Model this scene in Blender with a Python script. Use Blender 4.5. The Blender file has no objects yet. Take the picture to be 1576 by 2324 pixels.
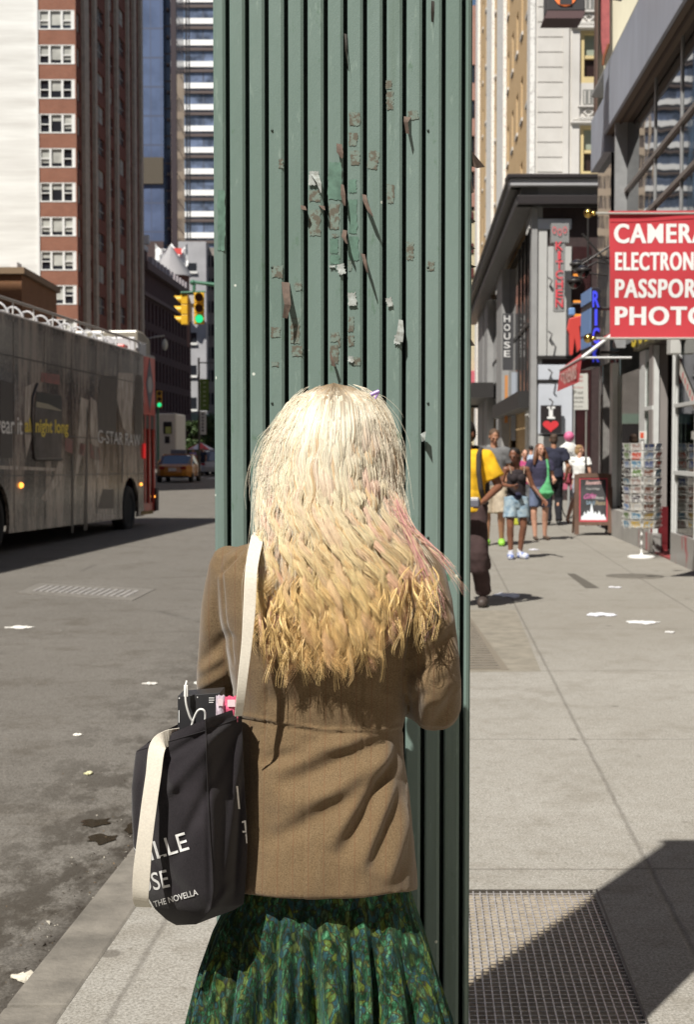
import bpy, bmesh, math, random
import numpy as np
from mathutils import Vector, Matrix, noise as mnoise
R = math.radians
sc = bpy.context.scene
# ------------------------------------------------------------------ camera, sky, sun, exposure
CAMZ = 1.58; FPX = 3228.0; PITCH = math.atan(140/3228.0)
cam_d = bpy.data.cameras.new('camera'); cam = bpy.data.objects.new('camera', cam_d)
sc.collection.objects.link(cam); sc.camera = cam
cam.location = (0, 0, CAMZ); cam.rotation_euler = (math.pi/2 - PITCH, 0, 0)
cam_d.sensor_fit = 'VERTICAL'; cam_d.sensor_height = 36; cam_d.lens = 50
cam_d.clip_start = 0.05; cam_d.clip_end = 4000
cam_d.dof.use_dof = True; cam_d.dof.focus_distance = 2.5; cam_d.dof.aperture_fstop = 12
SUNV = Vector((0.39, 0.63, -1.0)).normalized()            # direction the light travels
w = bpy.data.worlds.new("World"); sc.world = w; w.use_nodes = True
nt = w.node_tree; bg = nt.nodes['Background']
sky = nt.nodes.new('ShaderNodeTexSky'); sky.sky_type = 'NISHITA'; sky.sun_disc = False
ts = -SUNV
sky.sun_elevation = math.asin(ts.z); sky.sun_rotation = math.atan2(ts.x, ts.y)
sky.air_density = 1.0; sky.dust_density = 0.6; sky.ozone_density = 1.0
nt.links.new(sky.outputs[0], bg.inputs[0]); bg.inputs[1].default_value = 0.05
sun_d = bpy.data.lights.new('sun', 'SUN'); sun = bpy.data.objects.new('sun', sun_d)
sc.collection.objects.link(sun); sun.rotation_euler = SUNV.to_track_quat('-Z', 'Y').to_euler()
sun_d.energy = 5.0; sun_d.angle = R(0.53); sun_d.color = (1.0, 0.955, 0.87)
sc.view_settings.view_transform = 'Standard'; sc.view_settings.look = 'None'
sc.view_settings.exposure = 0.38; sc.view_settings.gamma = 1.0
sc.cycles.max_bounces = 8
# ------------------------------------------------------------------ helpers
def ray(u, v):
    cx = (u-788)/FPX; cy = (1162-v)/FPX
    c, s = math.cos(PITCH), math.sin(PITCH)
    return Vector((cx, c + cy*s, -s + cy*c))
def P(u, v, Y):
    d = ray(u, v); t = Y/d.y
    return Vector((d.x*t, Y, CAMZ + d.z*t))
def G(u, v, z=0.0):
    d = ray(u, v); t = (z-CAMZ)/d.z
    return Vector((d.x*t, d.y*t, z))
def lerp(a, b, t): return a + (b-a)*t
def tab(x, xs, ys): return float(np.interp(x, xs, ys))
def link(o): sc.collection.objects.link(o); return o
def tag(o, label=None, cat=None, group=None, kind=None):
    if label: o['label'] = label
    if cat: o['category'] = cat
    if group: o['group'] = group
    if kind: o['kind'] = kind
    return o
def thing(name, label, cat, loc=(0, 0, 0), rz=0.0, group=None, rx=0.0):
    o = link(bpy.data.objects.new(name, None)); o.location = loc; o.rotation_euler = (rx, 0, rz)
    o.empty_display_size = 0.2
    return tag(o, label, cat, group)
def wmat(o):
    return Matrix.Translation(o.location) @ o.rotation_euler.to_matrix().to_4x4()
def rootm(o):
    m = wmat(o)
    while o.parent: o = o.parent; m = wmat(o) @ m
    return m
def copy_tree(o, parent=None, loc=None, rz=None):
    c = o.copy(); link(c); c.parent = parent
    if loc is not None: c.location = loc
    if rz is not None: c.rotation_euler = (0, 0, rz)
    for ch in [x for x in bpy.data.objects if x.parent == o]: copy_tree(ch, c)
    return c
class MB:
    def __init__(s): s.v = []; s.f = []; s.m = []; s.s = []
    def add(s, vs, fs, m=0, sm=False):
        n = len(s.v); s.v += [tuple(x) for x in vs]
        for f in fs: s.f.append(tuple(i+n for i in f)); s.m.append(m); s.s.append(sm)
        return s
    def box(s, x0, x1, y0, y1, z0, z1, m=0, M=None):
        vs = [Vector((x, y, z)) for z in (z0, z1) for y in (y0, y1) for x in (x0, x1)]
        if M is not None: vs = [M @ q for q in vs]
        return s.add(vs, [(0, 2, 3, 1), (4, 5, 7, 6), (0, 1, 5, 4), (2, 6, 7, 3), (0, 4, 6, 2), (1, 3, 7, 5)], m)
    def quad(s, a, b, c, d, m=0): return s.add([a, b, c, d], [(0, 1, 2, 3)], m)
    def tube(s, pts, r, n=8, m=0, closed=False, cap=True, sm=True, flat=None):
        pts = [Vector(p) for p in pts]; L = len(pts)
        rs = r if isinstance(r, (list, tuple)) else [r]*L
        vs = []; prev = None
        for i, p in enumerate(pts):
            t = (pts[(i+1) % L]-pts[i-1]) if closed else (pts[min(i+1, L-1)]-pts[max(i-1, 0)])
            if t.length < 1e-9: t = Vector((0, 0, 1))
            t.normalize()
            if prev is None: a = t.orthogonal().normalized()
            else:
                a = prev - t*prev.dot(t)
                a = a.normalized() if a.length > 1e-6 else t.orthogonal().normalized()
            prev = a; b = t.cross(a)
            for k in range(n):
                an = 2*math.pi*k/n; vs.append(p + (a*math.cos(an)+b*math.sin(an))*rs[i])
        fs = []
        for i in range(L if closed else L-1):
            j = (i+1) % L
            for k in range(n):
                k2 = (k+1) % n; fs.append((i*n+k, i*n+k2, j*n+k2, j*n+k))
        s.add(vs, fs, m, sm)
        if cap and not closed:
            s.add(vs[:n], [tuple(range(n))[::-1]], m); s.add(vs[-n:], [tuple(range(n))], m)
        return s
    def lathe(s, prof, n=24, c=(0, 0, 0), M=None, m=0, sm=True, cap=True):
        vs = []
        for r, z in prof:
            for k in range(n):
                an = 2*math.pi*k/n; vs.append(Vector((r*math.cos(an), r*math.sin(an), z)))
        if M is not None: vs = [M @ q for q in vs]
        vs = [q + Vector(c) for q in vs]
        fs = [(i*n+k, i*n+(k+1) % n, (i+1)*n+(k+1) % n, (i+1)*n+k) for i in range(len(prof)-1) for k in range(n)]
        s.add(vs, fs, m, sm)
        if cap:
            s.add(vs[:n], [tuple(range(n))[::-1]], m); s.add(vs[-n:], [tuple(range(n))], m)
        return s
    def sphere(s, c, r, n=16, m=0, sc3=(1, 1, 1)):
        prof = [(max(1e-4, math.sin(math.pi*i/(n//2)))*r, -math.cos(math.pi*i/(n//2))*r) for i in range(n//2+1)]
        return s.lathe(prof, n, c, Matrix.Diagonal((*sc3, 1)), m, True, False)
    def prism(s, poly, fn, t0, t1, m=0):
        n = len(poly); vs = [fn(a, b, t0) for a, b in poly] + [fn(a, b, t1) for a, b in poly]
        fs = [tuple(range(n))[::-1], tuple(range(n, 2*n))] + [(i, (i+1) % n, n+(i+1) % n, n+i) for i in range(n)]
        return s.add(vs, fs, m)
    def build(s, name, mats, parent=None, world=True, kind=None, bevel=0):
        me = bpy.data.meshes.new(name); vs = s.v
        if parent is not None and world:
            inv = rootm(parent).inverted(); vs = [tuple(inv @ Vector(q)) for q in vs]
        me.from_pydata(vs, [], s.f)
        mats = mats if isinstance(mats, (list, tuple)) else [mats]
        for q in mats: me.materials.append(q)
        me.polygons.foreach_set('material_index', s.m); me.polygons.foreach_set('use_smooth', s.s)
        bm = bmesh.new(); bm.from_mesh(me); bmesh.ops.recalc_face_normals(bm, faces=bm.faces); bm.to_mesh(me); bm.free()
        o = link(bpy.data.objects.new(name, me)); o.parent = parent
        if kind: o['kind'] = kind
        if bevel:
            b = o.modifiers.new('bevel', 'BEVEL'); b.width = bevel; b.segments = 2; b.limit_method = 'ANGLE'; b.harden_normals = False
        return o
def np_mesh(name, vs, fs, mats, parent=None, smooth=True, world=True, col=None):
    me = bpy.data.meshes.new(name); vs = np.asarray(vs, dtype=np.float64); fs = np.asarray(fs, dtype=np.int32)
    if parent is not None and world:
        inv = np.array(rootm(parent).inverted()); vs = vs @ inv[:3, :3].T + inv[:3, 3]
    k = fs.shape[1]
    me.vertices.add(len(vs)); me.vertices.foreach_set('co', vs.astype(np.float32).ravel())
    me.loops.add(len(fs)*k); me.loops.foreach_set('vertex_index', fs.ravel())
    me.polygons.add(len(fs)); me.polygons.foreach_set('loop_start', np.arange(0, len(fs)*k, k, dtype=np.int32))
    me.polygons.foreach_set('loop_total', np.full(len(fs), k, dtype=np.int32))
    me.polygons.foreach_set('use_smooth', np.full(len(fs), smooth, dtype=bool))
    me.update(calc_edges=True); me.validate()
    if col is not None:
        at = me.color_attributes.new('col', 'FLOAT_COLOR', 'POINT'); at.data.foreach_set('color', np.asarray(col, dtype=np.float32).ravel())
    for q in (mats if isinstance(mats, (list, tuple)) else [mats]): me.materials.append(q)
    o = link(bpy.data.objects.new(name, me)); o.parent = parent
    return o
def remesh(mb, voxel, smooth=4):
    me = bpy.data.meshes.new('tmp'); me.from_pydata(mb.v, [], mb.f)
    bm = bmesh.new(); bm.from_mesh(me); bmesh.ops.recalc_face_normals(bm, faces=bm.faces); bm.to_mesh(me); bm.free()
    o = link(bpy.data.objects.new('tmp', me))
    r = o.modifiers.new('r', 'REMESH'); r.mode = 'VOXEL'; r.voxel_size = voxel; r.adaptivity = 0
    if smooth:
        q = o.modifiers.new('s', 'SMOOTH'); q.factor = 0.5; q.iterations = smooth
    ev = o.evaluated_get(bpy.context.evaluated_depsgraph_get()); m2 = ev.to_mesh()
    n = len(m2.vertices); vs = np.empty(n*3, dtype=np.float32); m2.vertices.foreach_get('co', vs)
    nn = np.empty(n*3, dtype=np.float32); m2.vertices.foreach_get('normal', nn)
    fs = np.empty(len(m2.polygons)*4, dtype=np.int32); m2.polygons.foreach_get('vertices', fs)
    ev.to_mesh_clear(); bpy.data.objects.remove(o); bpy.data.meshes.remove(me)
    return vs.reshape(-1, 3).astype(float), fs.reshape(-1, 4), nn.reshape(-1, 3).astype(float)
_txt = {}
def text2d(body, bold=0.0, spacing=1.0):
    """vertices/faces of a word, scaled to a 1 x 1 box"""
    key = (body, bold, spacing)
    if key in _txt: return _txt[key]
    cu = bpy.data.curves.new('t', 'FONT'); cu.body = body; cu.size = 1; cu.offset = bold; cu.space_character = spacing; cu.resolution_u = 4
    o = link(bpy.data.objects.new('t', cu))
    me = bpy.data.meshes.new_from_object(o.evaluated_get(bpy.context.evaluated_depsgraph_get()))
    vs = np.array([v.co[:2] for v in me.vertices]); fs = [tuple(p.vertices) for p in me.polygons]
    mn = vs.min(0); mx = vs.max(0); asp = (mx[0]-mn[0])/(mx[1]-mn[1]); vs = (vs-mn)/(mx-mn)
    bpy.data.objects.remove(o); bpy.data.meshes.remove(me); _txt[key] = (vs, fs, asp)
    return _txt[key]
def put_text(mb, body, fn, bold=0.0, m=0, spacing=1.0):
    vs, fs, _ = text2d(body, bold, spacing)
    mb.add([fn(a, b) for a, b in vs], fs, m)
# ------------------------------------------------------------------ materials
_m = {}
def PM(name, col, rough=0.6, metal=0.0, spec=0.5, var=0.0, vs=8.0, col2=None, bump=0.0, bs=60.0, emis=None, es=1.0, trans=0.0, coat=0.0, sheen=0.0, stretch=(1, 1, 1), det=5, alpha=1.0, rvar=0.0, lo=0.35, hi=0.65):
    if name in _m: return _m[name]
    m = bpy.data.materials.new(name); m.use_nodes = True; t = m.node_tree; N = t.nodes; L = t.links
    b = N['Principled BSDF']; b.inputs['Base Color'].default_value = (*col, 1); b.inputs['Roughness'].default_value = rough
    b.inputs['Metallic'].default_value = metal; b.inputs['Specular IOR Level'].default_value = spec
    b.inputs['Coat Weight'].default_value = coat; b.inputs['Sheen Weight'].default_value = sheen
    b.inputs['Transmission Weight'].default_value = trans; b.inputs['Alpha'].default_value = alpha
    if emis: b.inputs['Emission Color'].default_value = (*emis, 1); b.inputs['Emission Strength'].default_value = es
    if var or col2 or bump or rvar:
        tc = N.new('ShaderNodeTexCoord'); mp = N.new('ShaderNodeMapping'); mp.inputs['Scale'].default_value = stretch
        L.new(tc.outputs['Object'], mp.inputs[0])
        if var or col2 or rvar:
            n = N.new('ShaderNodeTexNoise'); n.inputs['Scale'].default_value = vs; n.inputs['Detail'].default_value = det; n.inputs['Roughness'].default_value = 0.6
            L.new(mp.outputs[0], n.inputs['Vector'])
            mr = N.new('ShaderNodeMapRange'); mr.inputs[1].default_value = lo; mr.inputs[2].default_value = hi; L.new(n.outputs[0], mr.inputs[0])
            c2 = col2 or tuple(c*(1-var) for c in col); mx = N.new('ShaderNodeMix'); mx.data_type = 'RGBA'
            mx.inputs[6].default_value = (*col, 1); mx.inputs[7].default_value = (*c2, 1)
            L.new(mr.outputs[0], mx.inputs[0]); L.new(mx.outputs[2], b.inputs['Base Color'])
            if rvar:
                m2 = N.new('ShaderNodeMapRange'); m2.inputs[3].default_value = rough; m2.inputs[4].default_value = rough+rvar
                L.new(n.outputs[0], m2.inputs[0]); L.new(m2.outputs[0], b.inputs['Roughness'])
        if bump:
            n2 = N.new('ShaderNodeTexNoise'); n2.inputs['Scale'].default_value = bs; n2.inputs['Detail'].default_value = 4
            L.new(mp.outputs[0], n2.inputs['Vector']); bp = N.new('ShaderNodeBump'); bp.inputs['Strength'].default_value = bump; bp.inputs['Distance'].default_value = 0.01
            L.new(n2.outputs[0], bp.inputs['Height']); L.new(bp.outputs[0], b.inputs['Normal'])
    _m[name] = m; return m
class NG:
    """tiny node builder"""
    def __init__(s, name, rough=0.7, spec=0.5):
        s.mat = bpy.data.materials.new(name); s.mat.use_nodes = True; s.t = s.mat.node_tree; s.N = s.t.nodes; s.L = s.t.links
        s.b = s.N['Principled BSDF']; s.b.inputs['Roughness'].default_value = rough; s.b.inputs['Specular IOR Level'].default_value = spec
        _m[name] = s.mat
    def node(s, ty, **k):
        n = s.N.new(ty)
        for a, q in k.items(): setattr(n, a, q)
        return n
    def set(s, sock, val):
        if hasattr(val, 'is_output') or isinstance(val, bpy.types.NodeSocket): s.L.new(val, sock)
        else: sock.default_value = val
    def pos(s): return s.node('ShaderNodeNewGeometry').outputs['Position']
    def obj(s): return s.node('ShaderNodeTexCoord').outputs['Object']
    def xyz(s, v):
        n = s.node('ShaderNodeSeparateXYZ'); s.L.new(v, n.inputs[0]); return n.outputs
    def comb(s, x, y, z):
        n = s.node('ShaderNodeCombineXYZ')
        for i, q in enumerate((x, y, z)): s.set(n.inputs[i], q)
        return n.outputs[0]
    def mth(s, op, a, b=0.0, c=None):
        n = s.node('ShaderNodeMath', operation=op); s.set(n.inputs[0], a); s.set(n.inputs[1], b)
        if c is not None: s.set(n.inputs[2], c)
        return n.outputs[0]
    def rng(s, v, a, b, c=0.0, d=1.0):
        n = s.node('ShaderNodeMapRange'); s.set(n.inputs[0], v)
        for i, q in enumerate((a, b, c, d)): n.inputs[i+1].default_value = q
        return n.outputs[0]
    def noise(s, v, scale, det=4, rough=0.6, stretch=None):
        if stretch:
            mp = s.node('ShaderNodeMapping'); mp.inputs['Scale'].default_value = stretch; s.L.new(v, mp.inputs[0]); v = mp.outputs[0]
        n = s.node('ShaderNodeTexNoise'); s.L.new(v, n.inputs['Vector']); n.inputs['Scale'].default_value = scale
        n.inputs['Detail'].default_value = det; n.inputs['Roughness'].default_value = rough; return n.outputs[0]
    def voro(s, v, scale, feature='F1', rnd=1.0):
        n = s.node('ShaderNodeTexVoronoi', feature=feature); s.L.new(v, n.inputs['Vector']); n.inputs['Scale'].default_value = scale
        n.inputs['Randomness'].default_value = rnd; return n.outputs
    def mix(s, f, a, b, mode='MIX'):
        n = s.node('ShaderNodeMix', data_type='RGBA', blend_type=mode); s.set(n.inputs[0], f)
        for i, q in ((6, a), (7, b)):
            if isinstance(q, tuple): n.inputs[i].default_value = (*q, 1)
            else: s.L.new(q, n.inputs[i])
        return n.outputs[2]
    def bump(s, h, strength=0.3, dist=0.01):
        n = s.node('ShaderNodeBump'); n.inputs['Strength'].default_value = strength; n.inputs['Distance'].default_value = dist
        s.L.new(h, n.inputs['Height']); s.L.new(n.outputs[0], s.b.inputs['Normal'])
    def color(s, c): s.L.new(c, s.b.inputs['Base Color']); return s.mat
# ------------------------------------------------------------------ ground
ROADZ = -0.13
def asphalt():
    g = NG('asphalt', 0.8, 0.35); p = g.pos(); x, y, z = g.xyz(p)
    n1 = g.noise(p, 0.45, 5); n2 = g.noise(p, 85, 4, 0.8); n3 = g.noise(p, 6.0, 6, 0.65)
    c = g.mix(g.rng(n1, 0.35, 0.65), (0.104, 0.096, 0.085), (0.155, 0.145, 0.131))
    c = g.mix(g.rng(n3, 0.36, 0.58), g.mix(0.5, c, (0.06, 0.05, 0.04)), c)
    c = g.mix(g.rng(n2, 0.3, 0.7), g.mix(0.7, c, (0.025, 0.022, 0.018)), g.mix(0.6, c, (0.36, 0.335, 0.30)))
    n4 = g.noise(p, 24, 6, 0.8); c = g.mix(g.mth('MULTIPLY', g.rng(n4, .50, .66), .6), c, (0.05, 0.042, 0.032)); c = g.mix(g.mth('MULTIPLY', g.rng(g.noise(p, 1.7, 7, .75), .52, .66), .45), c, (0.075, 0.062, 0.046))
    # broken, dirty strip along the kerb
    kd = g.mth('SUBTRACT', g.mth('MULTIPLY_ADD', g.mth('SUBTRACT', y, 3.92), 0.0737, -0.985), x)
    strip = g.mth('MULTIPLY', g.rng(kd, 1.3, 0.15), g.rng(g.noise(p, 2.6, 7, 0.72, (1.6, .8, 1)), 0.46, 0.56))
    c = g.mix(g.mth('MULTIPLY', strip, 0.85), c, (0.035, 0.028, 0.02))
    c = g.mix(g.mth('MULTIPLY', g.mth('MULTIPLY', g.rng(kd, .20, .05), g.rng(n3, .2, .5)), .8), c, (0.03, 0.024, 0.018))
    # crack network
    cr = g.voro(g.noise_vec(p), 0.33, 'DISTANCE_TO_EDGE')[0] if hasattr(g, 'noise_vec') else g.voro(p, 0.3, 'DISTANCE_TO_EDGE')[0]
    ck = g.mth('MULTIPLY', g.rng(cr, 0.012, 0.0), g.rng(g.noise(p, 0.8), 0.5, 0.6))
    c = g.mix(g.mth('MULTIPLY', ck, 0.4), c, (0.04, 0.035, 0.03))
    sp = g.voro(p, 2.3)[0]
    c = g.mix(g.rng(sp, 0.028, 0.02), c, (0.5, 0.48, 0.43))
    h = g.mth('ADD', g.mth('MULTIPLY', n2, 0.35), g.mth('MULTIPLY', n3, 0.8)); g.bump(h, 0.55, 0.012)
    return g.color(c)
def concrete():
    g = NG('sidewalk_concrete', 0.85, 0.3); p = g.pos(); x, y, z = g.xyz(p)
    n1 = g.noise(p, 0.9, 6, 0.62); n2 = g.noise(p, 110, 4, 0.8); n3 = g.noise(p, 9, 7, 0.7)
    c = g.mix(g.rng(n1, 0.32, 0.68), (0.250, 0.243, 0.224), (0.352, 0.345, 0.325))
    c = g.mix(g.rng(n3, 0.35, 0.6), g.mix(0.5, c, (0.14, 0.122, 0.095)), c)
    c = g.mix(g.rng(n2, 0.32, 0.66), g.mix(0.75, c, (0.085, 0.076, 0.062)), g.mix(0.5, c, (0.66, 0.63, 0.57)))
    n4 = g.noise(p, 30, 6, 0.8); c = g.mix(g.mth('MULTIPLY', g.rng(n4, .52, .66), .5), c, (0.12, 0.105, 0.08)); n5 = g.noise(p, 2.2, 7, .75); c = g.mix(g.mth('MULTIPLY', g.rng(n5, .50, .66), .38), c, (0.15, 0.13, 0.10))
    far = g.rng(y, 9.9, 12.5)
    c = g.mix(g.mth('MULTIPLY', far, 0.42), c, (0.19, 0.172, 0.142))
    xs = g.mth('SUBTRACT', x, g.mth('MULTIPLY_ADD', g.mth('SUBTRACT', y, 5.56), 0.0626, 1.163))
    def line(val, period, w, soft):
        f = g.mth('ABSOLUTE', g.mth('SUBTRACT', g.mth('MODULO', g.mth('ADD', val, period*40.5), period), period*0.5))
        return g.rng(f, w+soft, w)
    wob = g.mth('MULTIPLY', g.mth('SUBTRACT', g.noise(p, 5, 3), 0.5), 0.018)
    l1 = line(g.mth('ADD', xs, wob), 1.72, 0.003, 0.012); l2 = line(g.mth('ADD', g.mth('SUBTRACT', y, 5.31), wob), 2.415, 0.003, 0.012)
    ln = g.mth('MAXIMUM', l1, l2)
    c = g.mix(g.mth('MULTIPLY', ln, 0.38), c, (0.07, 0.06, 0.05))
    # trodden gum spots
    vo = g.voro(p, 2.1); pick = g.xyz(vo[1])
    gum = g.mth('MULTIPLY', g.rng(vo[0], 0.085, 0.06), g.rng(pick[0], 0.35, 0.4))
    c = g.mix(g.mth('MULTIPLY', gum, 0.62), c, (0.10, 0.088, 0.075))
    vo2 = g.voro(p, 5.3); c = g.mix(g.mth('MULTIPLY', g.mth('MULTIPLY', g.rng(vo2[0], 0.09, 0.06), g.rng(g.xyz(vo2[1])[1], 0.6, 0.62)), 0.45), c, (0.13, 0.115, 0.10))
    h = g.mth('SUBTRACT', g.mth('ADD', g.mth('MULTIPLY', n2, 0.4), g.mth('MULTIPLY', n3, 0.25)), g.mth('MULTIPLY', ln, 1.2)); g.bump(h, 0.35, 0.008)
    return g.color(c)
ASPH = asphalt(); CONC = concrete()
KERB = PM('kerb_stone', (0.235, 0.215, 0.185), 0.85, var=0.45, vs=5, bump=0.4, bs=60)
m = MB(); m.quad((-500, -30, ROADZ), (500, -30, ROADZ), (500, 900, ROADZ), (-500, 900, ROADZ)); m.build('road', ASPH, kind='structure')
KX = lambda y: -0.80 + 0.0737*(y-3.92)               # inner line of the kerb
m = MB(); Z = 0.0
gx0, gx1, gy0, gy1 = 0.30, 0.835, 3.15, 5.06            # opening of the grating
def slab(pts): m.prism(pts, lambda a, b, t: Vector((a, b, t)), -0.3, 0.0)
slab([(KX(-20), -20), (45, -20), (45, gy0), (KX(gy0), gy0)])
slab([(KX(gy0), gy0), (gx0, gy0), (gx0, gy1), (KX(gy1), gy1)])
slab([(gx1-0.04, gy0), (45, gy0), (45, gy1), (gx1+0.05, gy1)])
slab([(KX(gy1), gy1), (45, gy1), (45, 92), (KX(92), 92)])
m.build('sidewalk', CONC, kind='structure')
m = MB(); y = -20.0; rnd = random.Random(4)
while y < 92:
    y2 = y + 1.5; o = 0.0
    m.prism([(KX(y)-0.185, y+.006), (KX(y)-0.003, y+.006), (KX(y2)-0.003, y2-.006), (KX(y2)-0.185, y2-.006)], lambda a, b, t: Vector((a, b, t)), -0.3, -0.004)
    y = y2
m.build('kerb', KERB, kind='structure', bevel=0.012)
# far side: pavement on the left of the street and beyond the crossing
m = MB(); m.prism([(-70, -20), (-17.5, -20), (-14.8, 92), (-70, 92)], lambda a, b, t: Vector((a, b, t)), -0.3, 0.0)
m.build('far_pavement', CONC, kind='structure')
WHT = PM('road_paint', (0.62, 0.60, 0.56), 0.7, var=0.45, vs=6)
m = MB()
for i in range(14):
    x = -22+i*1.5; m.quad((x, 86, ROADZ+.004), (x+.75, 86, ROADZ+.004), (x+.9, 91, ROADZ+.004), (x+.15, 91, ROADZ+.004))
m.build('crosswalk', WHT, kind='structure')
# sidewalk grating over its shallow pit
STEEL = PM('grate_steel', (0.62, 0.60, 0.60), 0.36, metal=0.5, var=0.4, vs=40)
gr = thing('sidewalk_grating', 'steel bar grating set in the sidewalk beside the green ribbed post', 'grating', (0.56, 4.1, 0))
m = MB(); t = 0.0022
x = gx0
k = 0
while x < gx1-0.01:
    m.box(-t, t, 0, gy1-gy0-0.012, -0.0055, -0.002, M=Matrix.Translation((x, gy0, 0)) @ Matrix.Rotation(-0.055, 4, 'Z')); x += 0.0245
m.build('bearing_bars', STEEL, gr)
m = MB(); y = gy0+0.01
while y < gy1-0.02:
    w_ = 0.055*(y-gy0); m.box(gx0-.02+w_, gx1-0.045+w_, y-.0016, y+.0016, -0.0055, -0.0025); y += 0.0305
m.build('cross_bars', STEEL, gr)
m = MB(); m.box(gx0-.05, gx1+.1, gy0-.05, gy1+.05, -0.33, -0.018); m.build('pit_floor', PM('pit_floor', (0.36, 0.31, 0.24), 0.9, col2=(0.26, 0.215, 0.155), vs=16, bump=0.5, bs=40), gr)
m = MB(); a = 0.055
m.prism([(gx1-0.048, gy0), (gx1-0.041, gy0), (gx1-0.041+a*1.91+.004, gy1), (gx1-0.048+a*1.91+.004, gy1)], lambda p_, q_, z_: Vector((p_, q_, z_)), -0.04, 0.001)
m.box(gx0, gx1+.06, gy1-.012, gy1-.006, -0.04, 0.001); m.build('rim', PM('rim_steel', (0.12, 0.11, 0.10), 0.5, metal=0.6), gr)
# distant grating patch in the sidewalk
pa, pb, pc, pd = G(1068, 1400), G(1118, 1400), G(1142, 1518), G(1068, 1518)
gq = thing('sidewalk_vent', 'small slotted steel vent in the tan sidewalk patch behind the post', 'vent', tuple((pa+pc)/2))
m = MB(); x0, x1, y0, y1 = pd.x, pc.x-.02, pd.y, pa.y
for i in range(26):
    yy = lerp(y0, y1, i/25); m.box(x0, x1+.04*(i/25), yy-.02, yy+.02, 0.003, 0.010)
m.build('slots', PM('vent_steel', (0.26, 0.235, 0.20), 0.6, metal=0.4, var=.3), gq)
m = MB(); m.box(x0-.04, x1+.06, y0-.06, y1+.06, 0.001, 0.004); m.build('frame', PM('vent_dark', (0.19, 0.165, 0.13), 0.8), gq)
m = MB(); q0, q1, q2, q3 = G(1062, 1526), G(1229, 1524), G(1172, 1385), G(1062, 1385)
m.add([q+Vector((0, 0, .0008)) for q in (q0, q1, q2, q3)], [(0, 1, 2, 3)])
m.build('sidewalk_patch', PM('patch_concrete', (0.27, 0.245, 0.20), 0.9, var=0.3, vs=7, bump=0.3), kind='structure')
# utility cover in the roadway
def cover(us, name, label, rows, m1, m2):
    c = [G(u, v, ROADZ) for u, v in us]; ctr = sum(c, Vector())/4
    r = thing(name, label, 'utility cover', tuple(ctr))
    fm = MB(); fm.add([q+Vector((0, 0, .006)) for q in c]+[q+Vector((0, 0, -.02)) for q in c], [(0, 1, 2, 3), (0, 4, 5, 1), (1, 5, 6, 2), (2, 6, 7, 3), (3, 7, 4, 0)]); fm.build('frame', m1, r)
    fm = MB()
    for i in range(rows):
        t0 = (i+0.25)/rows*0.84+0.08; t1 = (i+0.75)/rows*0.84+0.08
        def B(s, t): return (c[0].lerp(c[1], s)).lerp(c[3].lerp(c[2], s), t)
        a_ = [B(t0, .22), B(t1, .22), B(t1, .78), B(t0, .78)]
        fm.add([q+Vector((0, 0, .012)) for q in a_]+[q+Vector((0, 0, .005)) for q in a_], [(0, 1, 2, 3), (0, 4, 5, 1), (1, 5, 6, 2), (2, 6, 7, 3), (3, 7, 4, 0)])
    fm.build('rib', m2, r)
cover([(38, 1346), (300, 1364), (352, 1338), (88, 1324)], 'road_grate', 'long worn utility grate in the asphalt in front of the bus', 15, PM('cover_frame', (0.20, 0.185, 0.165), 0.7, var=.3), PM('cover_rib', (0.42, 0.40, 0.385), 0.55, metal=.2, var=.4, vs=12))
m = MB(); q = G(1442, 1308); m.lathe([(0.36, 0.0), (0.36, 0.003), (0.30, 0.004), (0.001, 0.004)], 40, tuple(q)); tag(m.build('manhole_cover', PM('manhole', (0.17, 0.155, 0.13), 0.75, var=.4, vs=20)), 'faint round manhole cover in the sidewalk before the postcard rack', 'manhole cover')
m = MB(); a_, b_ = G(1297, 1302), G(1350, 1335); m.add([a_+Vector((-.05, 0, .003)), a_+Vector((.05, 0, .003)), b_+Vector((.06, 0, .003)), b_+Vector((-.1, 0, .003))], [(0, 1, 2, 3)])
m.build('sidewalk_stain', PM('stain', (0.10, 0.09, 0.075), 0.9), kind='structure')
# puddles in the broken gutter
WATER = PM('puddle_water', (0.035, 0.028, 0.018), 0.06, spec=0.6)
def blob(c, rx, ry, z, seed, n=30):
    r_ = random.Random(seed); ph = [r_.uniform(0, 6.28) for _ in range(5)]
    return [Vector((c.x+.8*rx*math.cos(t)*(1+sum(.13*math.sin((j+2)*t+ph[j]) for j in range(5))), c.y+.8*ry*math.sin(t)*(1+sum(.13*math.cos((j+2)*t+ph[j]) for j in range(5))), z)) for t in [6.2832*i/n for i in range(n)]]
for i, (u, v, rx, ry, lab) in enumerate([(218, 1868, .085, .09, 'dark puddle in the broken asphalt, the farther of two near the bag'), (232, 1905, .075, .10, 'dark puddle in the broken asphalt, the nearer of two near the bag'), (305, 1880, .05, .12, 'narrow wet hollow in the road hidden half behind the tote bag')]):
    c = G(u, v, ROADZ); pts = blob(c, rx, ry, ROADZ+.004, i); m = MB(); m.add(pts, [tuple(range(len(pts)))]); tag(m.build('puddle', WATER), lab, 'puddle')
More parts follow.
